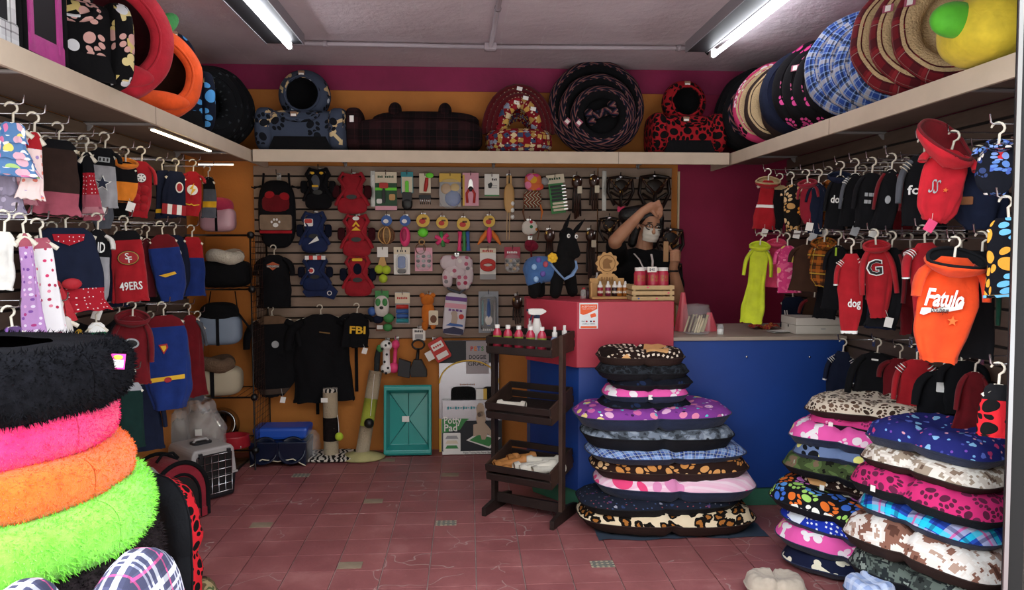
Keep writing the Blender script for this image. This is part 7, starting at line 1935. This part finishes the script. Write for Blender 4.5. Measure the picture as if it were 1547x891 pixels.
PKS = plain('pale_pink_satin', '#c89aa4', .35); DPK2 = cloth('coral_pink_mesh', '#c23a5a')
b = bag('pale pink carry bag with coral mesh top on the wire shelf', 330, 300, 352, 50, 4.92, PKS, DPK2, C_BLK)
bag('black carry bag with white fur opening on the wire shelf', 341, 378, 436, 74, 4.95, BLKP, None, None, plain('white_fur', '#cfc6b4', .98, bump=1, bs=100))
BLGR = plain('blue_grey_fabric', '#7d8ca0', .6)
b = bag('blue grey carry bag with black top hanging on the wire shelf', 333, 458, 522, 62, 4.9, BLGR, BLKP, C_BLK)
m = MB().tube([(.12, -.02, .2), (.19, -.02, .1), (.22, -.03, .02)], .014, 8, flat=.5); m.build('shoulder_strap', C_BLK, b)
for q in (-.09, .1): MB().tube([(q, .09, .2), (q * .8, .12, .34)], .004, 6).build('hanging_cord', C_BLK, b)
w = Vector(b.location)
b = bag('cream and grey carry bag with brown fur opening on the wire shelf', 326, 538, 598, 78, 4.92, plain('cream_canvas', '#b5a890', .7), None, C_BLK, plain('brown_fur', '#6b5340', .98, bump=1, bs=100))
m = MB(); m.ell((-.12, .03, .1), (.09, .1, .1), 24, 14, p=.6); m.build('grey_end', C_GRY, b)
for x, px_, py_ in ((.04, 327, 475),):
    pass
# plastic bags of fleece
CLB = glass('cloudy_plastic', '#d8d0cc', .15, .35)
def sack(label, px, py0, py1, w_, Y, inner, seed, z0=None):
    a_, b_ = onY(px, py1, Y), onY(px, py0, Y)
    z0 = a_.z if z0 is None else z0
    h = b_.z - z0; w = w_ * mpp(Y)
    t = thing('plastic_sack', label, 'bag', (a_.x, Y, max(z0, .003)), seed * .2, 'plastic sacks in the left corner')
    def f(sc):
        def g_(u, v):
            th = u * 2 * PI
            r = math.sin(PI * (.12 + .8 * v)) ** .45 * sc
            q = 1 + .3 * nz(2 * math.cos(th) + seed, 2 * math.sin(th), v * 4) + .08 * nz(6 * math.cos(th), 6 * math.sin(th), v * 9 + seed)
            return (w / 2 * r * q * math.cos(th), w * .3 * r * q * math.sin(th), h * sc * (v + .12 * nz(math.cos(th) * 2 + seed, math.sin(th) * 2, 7) * v))
        return g_
    m = MB(); m.grid(f(1), 36, 18, wu=True, caps=True); m.build('clear_film', CLB, t)
    m = MB(); m.grid(f(.86), 28, 14, wu=True, caps=True); m.build('filling', inner, t)
    return t
FILL = plain('pale_fleece_filling', '#857a72', .9, bump=.6, bs=40, var=.15); FILL2 = plain('grey_fleece_filling', '#5f5754', .9, bump=.6, bs=40, var=.15)
s1 = sack('large cloudy plastic sack with price tag behind the grey carrier', 306, 605, 700, 66, 4.72, FILL, 1, .01)
MB().box((0, 0, 0), (.04, .002, .04)).build('price_tag', PAPER, s1, loc=(.0, -.13, .3)); MB().box((0, -.13, .16), (.14, .004, .012)).build('brown_print', I_BRN, s1)
sack('smaller cloudy plastic sack left of the tagged one', 268, 618, 690, 44, 4.62, FILL2, 2.3, .01)
m = MB(); m.grid(lambda u, v: ((u - .5) * .28, (v - .5) * .34, .012 + .02 * abs(nz(u * 4, v * 5, 5))), 16, 16); w = onZ(335, 712, 0)
tag(m.build('flat_bag', plain('black_foil_bag', '#2a2624', .35, var=.5), loc=(w.x - .03, w.y + .08, .0), solid=.006), 'flat dark bag on the floor right of the grey carrier', 'bag')
# pet carriers
GRYP = plain('grey_carrier_plastic', '#a8a2a0', .5); DKP = plain('dark_carrier_plastic', '#14161c', .5)
def carrier(label, c, w, d, h, rz, part_h=.45):
    t = thing('pet_carrier', label, 'pet carrier', c, rz)
    m = MB(); m.prism([(-w / 2 * .9, 0), (w / 2 * .9, 0), (w / 2, h * part_h), (-w / 2, h * part_h)], -d / 2, d / 2); m.build('lower_shell', DKP, t, bevel=.02)
    m = MB(); m.prism([(-w / 2, h * part_h), (w / 2, h * part_h), (w / 2 * .9, h * .93), (w / 2 * .78, h), (-w / 2 * .78, h), (-w / 2 * .9, h * .93)], -d / 2, d / 2); m.build('upper_shell', GRYP, t, bevel=.012)
    MB().box((0, 0, h * part_h), (w * 1.03, d * 1.02, .012)).build('rim', GRYP, t, bevel=.003)
    MB().prism(rrect(0, h * .5, w * .74, h * .78, .02), -d / 2 - .003, -d / 2).build('dark_opening', BLACK, t)
    for q in range(6): x = -w * .36 + w * .72 * q / 5; MB().tube([(x, -d / 2 - .012, h * .12), (x, -d / 2 - .014, h * .88)], .0026, 6).build('door_bar', CHROME, t)
    for q in range(6): z = h * .13 + h * .74 * q / 5; MB().tube([(-w * .37, -d / 2 - .012, z), (w * .37, -d / 2 - .012, z)], .0026, 6).build('door_bar', CHROME, t)
    MB().prism(rrect(0, 0, w * .4, d * .25, .02), -h - .012, -h + .002, M=Matrix(((1, 0, 0, 0), (0, 0, 1, 0), (0, -1, 0, 0), (0, 0, 0, 1)))).build('top_recess', DKP, t)
    MB().tube([(-w * .18, 0, h), (-w * .12, 0, h + .024), (w * .12, 0, h + .024), (w * .18, 0, h)], .008, 8).build('handle', GRYP, t)
    for sx in (-1, 1): MB().box((sx * w * .3, -d / 2 - .014, h * .9), (.018, .016, .026)).build('hinge_clip', DKP, t)
    return t
cr = carrier('grey plastic pet carrier with wire door on the floor at left', (-1.56, 4.36, .004), .28, .3, .3, .8)
MB().box((0, 0, 0), (.034, .002, .06)).build('price_tag', PAPER, cr, loc=(-.09, -.172, .14))
carrier('grey pet carrier half hidden behind the lime green bed', (-1.57, 3.55, .004), .24, .26, .36, .6)
# red soft carrier tent
CRED = cloth('crimson_nylon', '#8a1c2c', rough=.6)
t = thing('soft_tent', 'red soft pet tent with arched black opening on the floor', 'pet bed', (-1.6, 3.98, .004), .85)
arch = lambda w, h, n=16: [(-w, 0)] + [(w * math.cos(a), h * .45 + h * .55 * math.sin(a)) for a in [PI - i / n * PI for i in range(n + 1)]] + [(w, 0)]
m = MB(); m.prism(arch(.15, .31), -.13, .13, smooth=False); m.build('tent_body', CRED, t, bevel=.012)
m = MB(); m.prism(arch(.1, .245), -.136, -.13); m.build('dark_opening', BLACK, t)
def loop(w, h, y, r, mat, nm):
    MB().tube([(x, y, z + .01) for x, z in arch(w, h)], r, 8).build(nm, mat, t)
loop(.15, .31, -.13, .012, BLKP, 'front_binding'); loop(.103, .248, -.135, .008, BLKP, 'opening_binding'); loop(.15, .31, .13, .011, BLKP, 'back_binding')
MB().box((0, -.135, .03), (.28, .012, .05)).build('front_lip', CRED, t, bevel=.004)
MB().tube([(-.06, 0, .31), (-.03, 0, .345), (.03, 0, .345), (.06, 0, .31)], .008, 8).build('handle', BLKP, t)
# bowls
w = onY(351, 688, 4.86)
t = thing('pet_bowl', 'red plastic double pet bowl on the lowest deck of the wire shelf', 'bowl', (w.x, 4.88, lv[0] + .008), .2)
REDP = plain('red_plastic', '#a3202c', .35)
m = MB(); m.lathe([(.1, 0), (.115, .01), (.1, .07), (.105, .08), (.09, .078), (.075, .03), (.001, .025)], 32, M=Matrix.Diagonal((1, .8, 1, 1))); m.build('bowl_shell', REDP, t)
MB().box((0, -.055, .014), (.12, .05, .02)).build('grey_foot', I_GRY, t, bevel=.006)
w = onY(330, 645, 4.98)
t = thing('pet_bowl', 'shiny steel pet bowl leaning on the corner behind the red bowl', 'bowl', (w.x, 5.02, lv[0] + .125), 0, rot=(1.25, 0, .2))
m = MB(); m.lathe([(.11, -.05), (.12, -.045), (.095, .0), (.09, .004), (.07, -.04), (.001, -.045)], 36); m.build('bowl_shell', plain('polished_steel', '#c8c4be', .12, 1), t)
MB().box((0, 0, -.056), (.12, .12, .008)).build('rubber_base', BLACK, t)
# blue litter trays in plastic by the back wall
w = onZ(430, 685, 0)
t = thing('pet_feeder', 'navy double bowl feeder wrapped in film under the black coats', 'feeder', (w.x + .035, 5.0, .004))
NVP = plain('navy_plastic', '#0f1830', .3); BLP = plain('blue_plastic', '#2050b4', .4)
m = MB(); m.prism([(-.18, .0), (-.16, .0), (-.1, .045), (0, .03), (.1, .045), (.16, .0), (.18, .0), (.19, .16), (-.19, .16)], -.12, .1); m.build('feeder_body', NVP, t, bevel=.006)
for sx in (-1, 1):
    m = MB(); m.lathe([(.09, .0), (.094, .012), (.08, .012), (.06, -.03), (.001, -.032)], 28, M=RM(1.05, 0, 0, (sx * .09, -.108, .1))); m.build('bowl', NVP, t)
MB().box((0, -.13, .11), (.012, .016, .1)).build('divider', NVP, t)
MB().tube([(-.18, -.126, .004), (-.15, -.126, .02), (-.1, -.126, .05), (0, -.126, .034), (.1, -.126, .05), (.15, -.126, .02), (.18, -.126, .004)], .004, 6).build('pale_edge', I_CRM, t)
m = MB(); m.prism([(-.17, .16), (.17, .16), (.185, .24), (-.185, .24)], -.06, .14); m.build('blue_tray', BLP, t, bevel=.02)
m = MB(); m.ell((.2, -.02, .12), (.05, .09, .1), 20, 14); m.v = [tuple(Vector(p) + Vector((.02 * nz(p[0] * 40, p[1] * 40, p[2] * 40), 0, 0))) for p in m.v]; m.build('clear_film', glass('thin_film', '#e8eef0', .1, .12), t)
# scratching posts
ZEB = printed('zebra_plush', zebra_base, [])
w = onZ(509, 678, 0)
t = thing('scratching_post', 'short sisal scratching post with zebra plush base', 'scratching post', (w.x, 5.08, .004))
hp1 = onY(509, 587, 5.08).z
m = MB(); m.ell((0, 0, .012), (.19, .14, .014), 36, 10, p=.5); m.build('plush_base', ZEB, t)
MB().lathe([(.05, .02), (.05, hp1 * .26)], 24).build('sisal_wrap', SISAL, t); MB().lathe([(.05, hp1 * .58), (.05, hp1 * .95)], 24).build('sisal_wrap', SISAL, t)
m = MB(); m.lathe([(.052, hp1 * .25), (.052, hp1 * .59)], 24); m.build('print_band', P_('dark_swirl_print', camo_base(['#120c0c', '#1a1212', '#120c0c', '#8a8078'], 26)), t)
m = MB(); m.lathe([(.051, hp1 * .95), (.05, hp1), (.001, hp1 + .002)], 24); m.build('top_cap', ZEB, t)
MB().tube([(.05, -.02, hp1 * .62), (.062, -.05, hp1 * .5), (.065, -.06, hp1 * .36)], .002, 5).build('cord', PAPER, t); m = MB(); m.ell((.066, -.06, hp1 * .33), (.028, .028, .028), 18, 12); m.build('yellow_ball', TENN, t)
MB().box((-.03, -.054, hp1 * .85), (.045, .002, .03)).build('price_tag', PAPER, t)
w0, w1 = onZ(556, 672, 0), onY(567, 562, 5.14)
t = thing('scratching_post', 'tall leaning sisal post with green band and black ball', 'scratching post', (w0.x, 5.06, .004))
d_ = Vector((w1.x - w0.x, .1, w1.z))
m = MB(); m.lathe([(.001, 0), (.16, 0), (.165, .012), (.06, .04), (.05, .045)], 36, M=Matrix.Diagonal((1, .8, 1, 1))); m.build('round_base', plain('beige_green_base', '#a39a68', .8, var=.3), t)
for q0, q1, mt, nm in ((.05, .36, SISAL, 'sisal_wrap'), (.36, .68, plain('olive_plush', '#a0a83a', .9, bump=.5), 'green_band'), (.68, 1, SISAL, 'sisal_wrap')):
    MB().tube([d_ * q0, d_ * q1], .046, 20).build(nm, mt, t)
MB().tube([d_ * .98 + Vector((0, -.048, 0)), d_ * .5 + Vector((.02, -.06, 0))], .002, 5).build('cord', PAPER, t); m = MB(); m.ell(tuple(d_ * .42 + Vector((.02, -.07, 0))), (.034, .034, .034), 20, 14); m.build('black_ball', BLACK, t)
# teal litter tray leaning on the wall
TEAL = plain('teal_plastic', '#2f9a94', .25)
a_, b_ = onZ(619, 679, 0), onY(619, 581, 5.2)
th_ = .12
t = thing('litter_tray', 'teal plastic litter tray leaning upright on the orange wall', 'tray', (a_.x, 5.13, .004), 0, rot=(-.12, 0, 0))
tw, hh = 72 * mpp(5.15), b_.z / math.cos(.12)
def ringp(w, z0, z1, y): return [(-w, y, z0), (w, y, z0), (w, y, z1), (-w, y, z1)]
lo = [(tw / 2, 0, hh, -.06), (tw / 2 * .98, .012, hh - .012, -.07), (tw / 2 * .88, .035, hh - .035, -.07), (tw / 2 * .8, .06, hh - .06, .03), (.012, hh / 2 - .01, hh / 2 + .01, .022)]
vs, fs = [], []
for w_, z0, z1, y in lo: vs += ringp(w_, z0, z1, y)
for k_ in range(len(lo) - 1):
    for q in range(4): fs.append((k_ * 4 + q, k_ * 4 + (q + 1) % 4, k_ * 4 + 4 + (q + 1) % 4, k_ * 4 + 4 + q))
fs.append([16, 17, 18, 19])
vs += ringp(tw / 2 * .82, .05, hh - .05, .04); vs += ringp(tw / 2, 0, hh, -.05)
for q in range(4): fs.append((24 + q, 24 + (q + 1) % 4, 20 + (q + 1) % 4, 20 + q))
fs.append([23, 22, 21, 20])
m = MB(); m.add(vs, fs); m.build('tray_shell', TEAL, t, bevel=.003)
for sx in (-1, 1):
    for z in (.06, hh - .06): MB().tube([(sx * tw / 2 * .8, .027, z), (0, .018, hh / 2)], .003, 5).build('rib', plain('dark_teal_plastic', '#1f7a76', .3), t)
MB().tube([(0, .026, .06), (0, .018, hh - .06)], .003, 5).build('rib', plain('dark_teal_plastic', '#1f7a76', .3), t)
MB().box((-.02, .012, hh / 2), (.05, .004, .04)).build('price_tag', PAPER, t)
# boxed grass mat and potty pad
a_, b_ = onZ(709, 679, 0), onY(709, 515, 5.2)
bw_ = 92 * mpp(5.15)
t = thing('product_box', 'tall silver box of artificial dog grass behind the display rack', 'box', (a_.x - .0, 5.185, .004), 0, rot=(-.04, 0, 0))
H_ = b_.z
SILB = plain('silver_card', '#a9a8ac', .25, .6); DKB = ink('box_dark', '#23262c')
MB().box((0, 0, H_ / 2), (bw_, .05, H_)).build('carton', SILB, t, bevel=.002)
f_ = -.0255
MB().prism(box_pts(-bw_ / 2, bw_ / 2, H_ * .8, H_ - .002), f_ - .001, f_).build('dark_top', DKB, t)
MB().prism([(bw_ * .5 * math.cos(a), H_ * .62 + H_ * .19 * math.sin(a)) for a in [i / 20 * PI for i in range(21)]], f_ - .0016, f_ - .0006).build('silver_arch', SILB, t)
MB().tube([(bw_ * .49 * math.cos(a), f_ - .001, H_ * .62 + H_ * .2 * math.sin(a)) for a in [i / 24 * PI for i in range(25)]], .006, 6).build('yellow_arch', I_YEL, t)
MB().prism(box_pts(-.02, .14, H_ * .7, H_ - .004), f_ - .0026, f_ - .0016).build('grey_label', ink('label_grey', '#a8a0a2'), t)
for txt, x, m_ in (('P', .02, I_RED), ('E', .045, I_ORG), ('T', .07, I_BLU), ('S', .095, I_GRN)): lettering(txt, .042, m_, t, (x, f_ - .0035, H_ * .925), bold=.0012)
lettering('DOGGIE', .04, DKB, t, (.06, f_ - .0035, H_ * .85), width=.12, bold=.0008)
lettering('GRASS', .045, DKB, t, (.06, f_ - .0035, H_ * .79), width=.135)
TURF = plain('black_turf', '#0a0a0a', 1, bump=1, bs=200)
m = MB(); m.ell((-.04, f_ - .004, H_ * .51), (.088, .014, .062), 30, 14, p=.5)
rr = [(Vector((-.04 + random.uniform(-.085, .085), f_ - .016, H_ * .51 + random.uniform(-.06, .06))), Vector((random.uniform(-.4, .4), -1, .5)).normalized()) for _ in range(900)]
add_fur(m, rr, .014, .0015); m.build('turf_roll', TURF, t)
m = MB(); m.ell((.15, f_ - .004, H_ * .51), (.055, .012, .06), 24, 12, p=.5); m.build('turf_roll', TURF, t)
MB().prism(box_pts(.05, .1, H_ * .44, H_ * .57), f_ - .02, f_ - .018).build('white_panel', PAPER, t); MB().prism(box_pts(.1, .125, H_ * .44, H_ * .57), f_ - .02, f_ - .018).build('yellow_panel', I_YEL, t)
for q in range(9): MB().box((-.06 + .012 * q, f_ - .0015, H_ * .605), (.008, .001, .012 - .004 * (q % 2))).build('print_mark', I_BRN, t)
MB().prism(box_pts(-bw_ / 2, -bw_ / 2 + .016, 0, H_ * .3), f_ - .001, f_).build('yellow_edge', I_YEL, t)
t = thing('product_box', 'potty pad box with puppy picture standing before the silver box', 'box', (a_.x + .02, 5.12, .004), 0, rot=(-.05, 0, 0))
h2 = onY(709, 605, 5.12).z; bw2 = 91 * mpp(5.1); f_ = -.0305
MB().box((0, 0, h2 / 2), (bw2, .06, h2)).build('carton', SILB, t, bevel=.002)
MB().prism(box_pts(-bw2 / 2, bw2 / 2, h2 * .06, h2 * .62), f_ - .001, f_).build('floor_picture', DKB, t)
MB().prism(box_pts(-bw2 / 2, bw2 / 2, .0, h2 * .06), f_ - .0012, f_).build('white_strip', PAPER, t)
MB().prism([(-bw2 / 2, h2 * .4), (-bw2 * .2, h2 * .46), (-bw2 * .12, h2 * .6), (-bw2 * .05, h2 * .66), (-bw2 / 2, h2 * .66)], f_ - .002, f_ - .001).build('green_field', I_GRN, t)
lettering('Potty', .07, PAPER, t, (-bw2 * .33, f_ - .0032, h2 * .63), width=.12, bold=.001); lettering('Pad', .07, PAPER, t, (-bw2 * .36, f_ - .0032, h2 * .49), width=.09, bold=.001)
for q in range(12): MB().box((-bw2 * .4 + .018 * q, f_ - .0015, h2 * .86), (.012, .001, .02 - .007 * (q % 3))).build('print_mark', I_TEAL, t)
lettering('Puppy Training Has Never Been Easier', .02, DKB, t, (bw2 * .14, f_ - .0024, h2 * .03), width=.24)
MB().prism(rrect(-bw2 * .34, h2 * .23, bw2 * .29, h2 * .34, .006), f_ - .0022, f_ - .0012).build('white_inset', PAPER, t)
for z, m_ in ((.32, I_GRY), (.23, I_CRM), (.14, I_GRN)): MB().prism([(-bw2 * .45, h2 * (z - .03)), (-bw2 * .23, h2 * (z - .03)), (-bw2 * .26, h2 * (z + .03)), (-bw2 * .42, h2 * (z + .03))], f_ - .003, f_ - .0022).build('pad_layer', m_, t)
MB().prism([(-bw2 * .1, h2 * .26), (bw2 * .1, h2 * .4), (bw2 * .48, h2 * .3), (bw2 * .3, h2 * .1)], f_ - .0024, f_ - .0014).build('white_pad', PAPER, t)
MB().prism([(-bw2 * .05, h2 * .26), (bw2 * .1, h2 * .36), (bw2 * .42, h2 * .28), (bw2 * .28, h2 * .14)], f_ - .003, f_ - .0024).build('green_turf', I_GRN, t)
FAWN = ink('puppy_fawn', '#c0a890')
for out in ([(.02, .55), (.2, .6), (.28, .5), (.4, .3), (.36, .27), (.26, .38), (.22, .27), (.16, .27), (.14, .36), (.02, .33)],): MB().prism([(x * bw2, z * h2) for x, z in out], f_ - .0036, f_ - .003).build('puppy_body', FAWN, t)
for cx, cz, rx, rz_, m_ in ((.14, .82, .07, .13, FAWN), (.15, .66, .08, .14, FAWN), (.12, .73, .03, .04, ink('puppy_muzzle', '#5c4a40'))): MB().prism(circ(cx * bw2, cz * h2, rx * bw2, rz_ * h2, 16), f_ - .0042 - (m_ is not FAWN) * .0004, f_ - .003).build('puppy_head', m_, t)
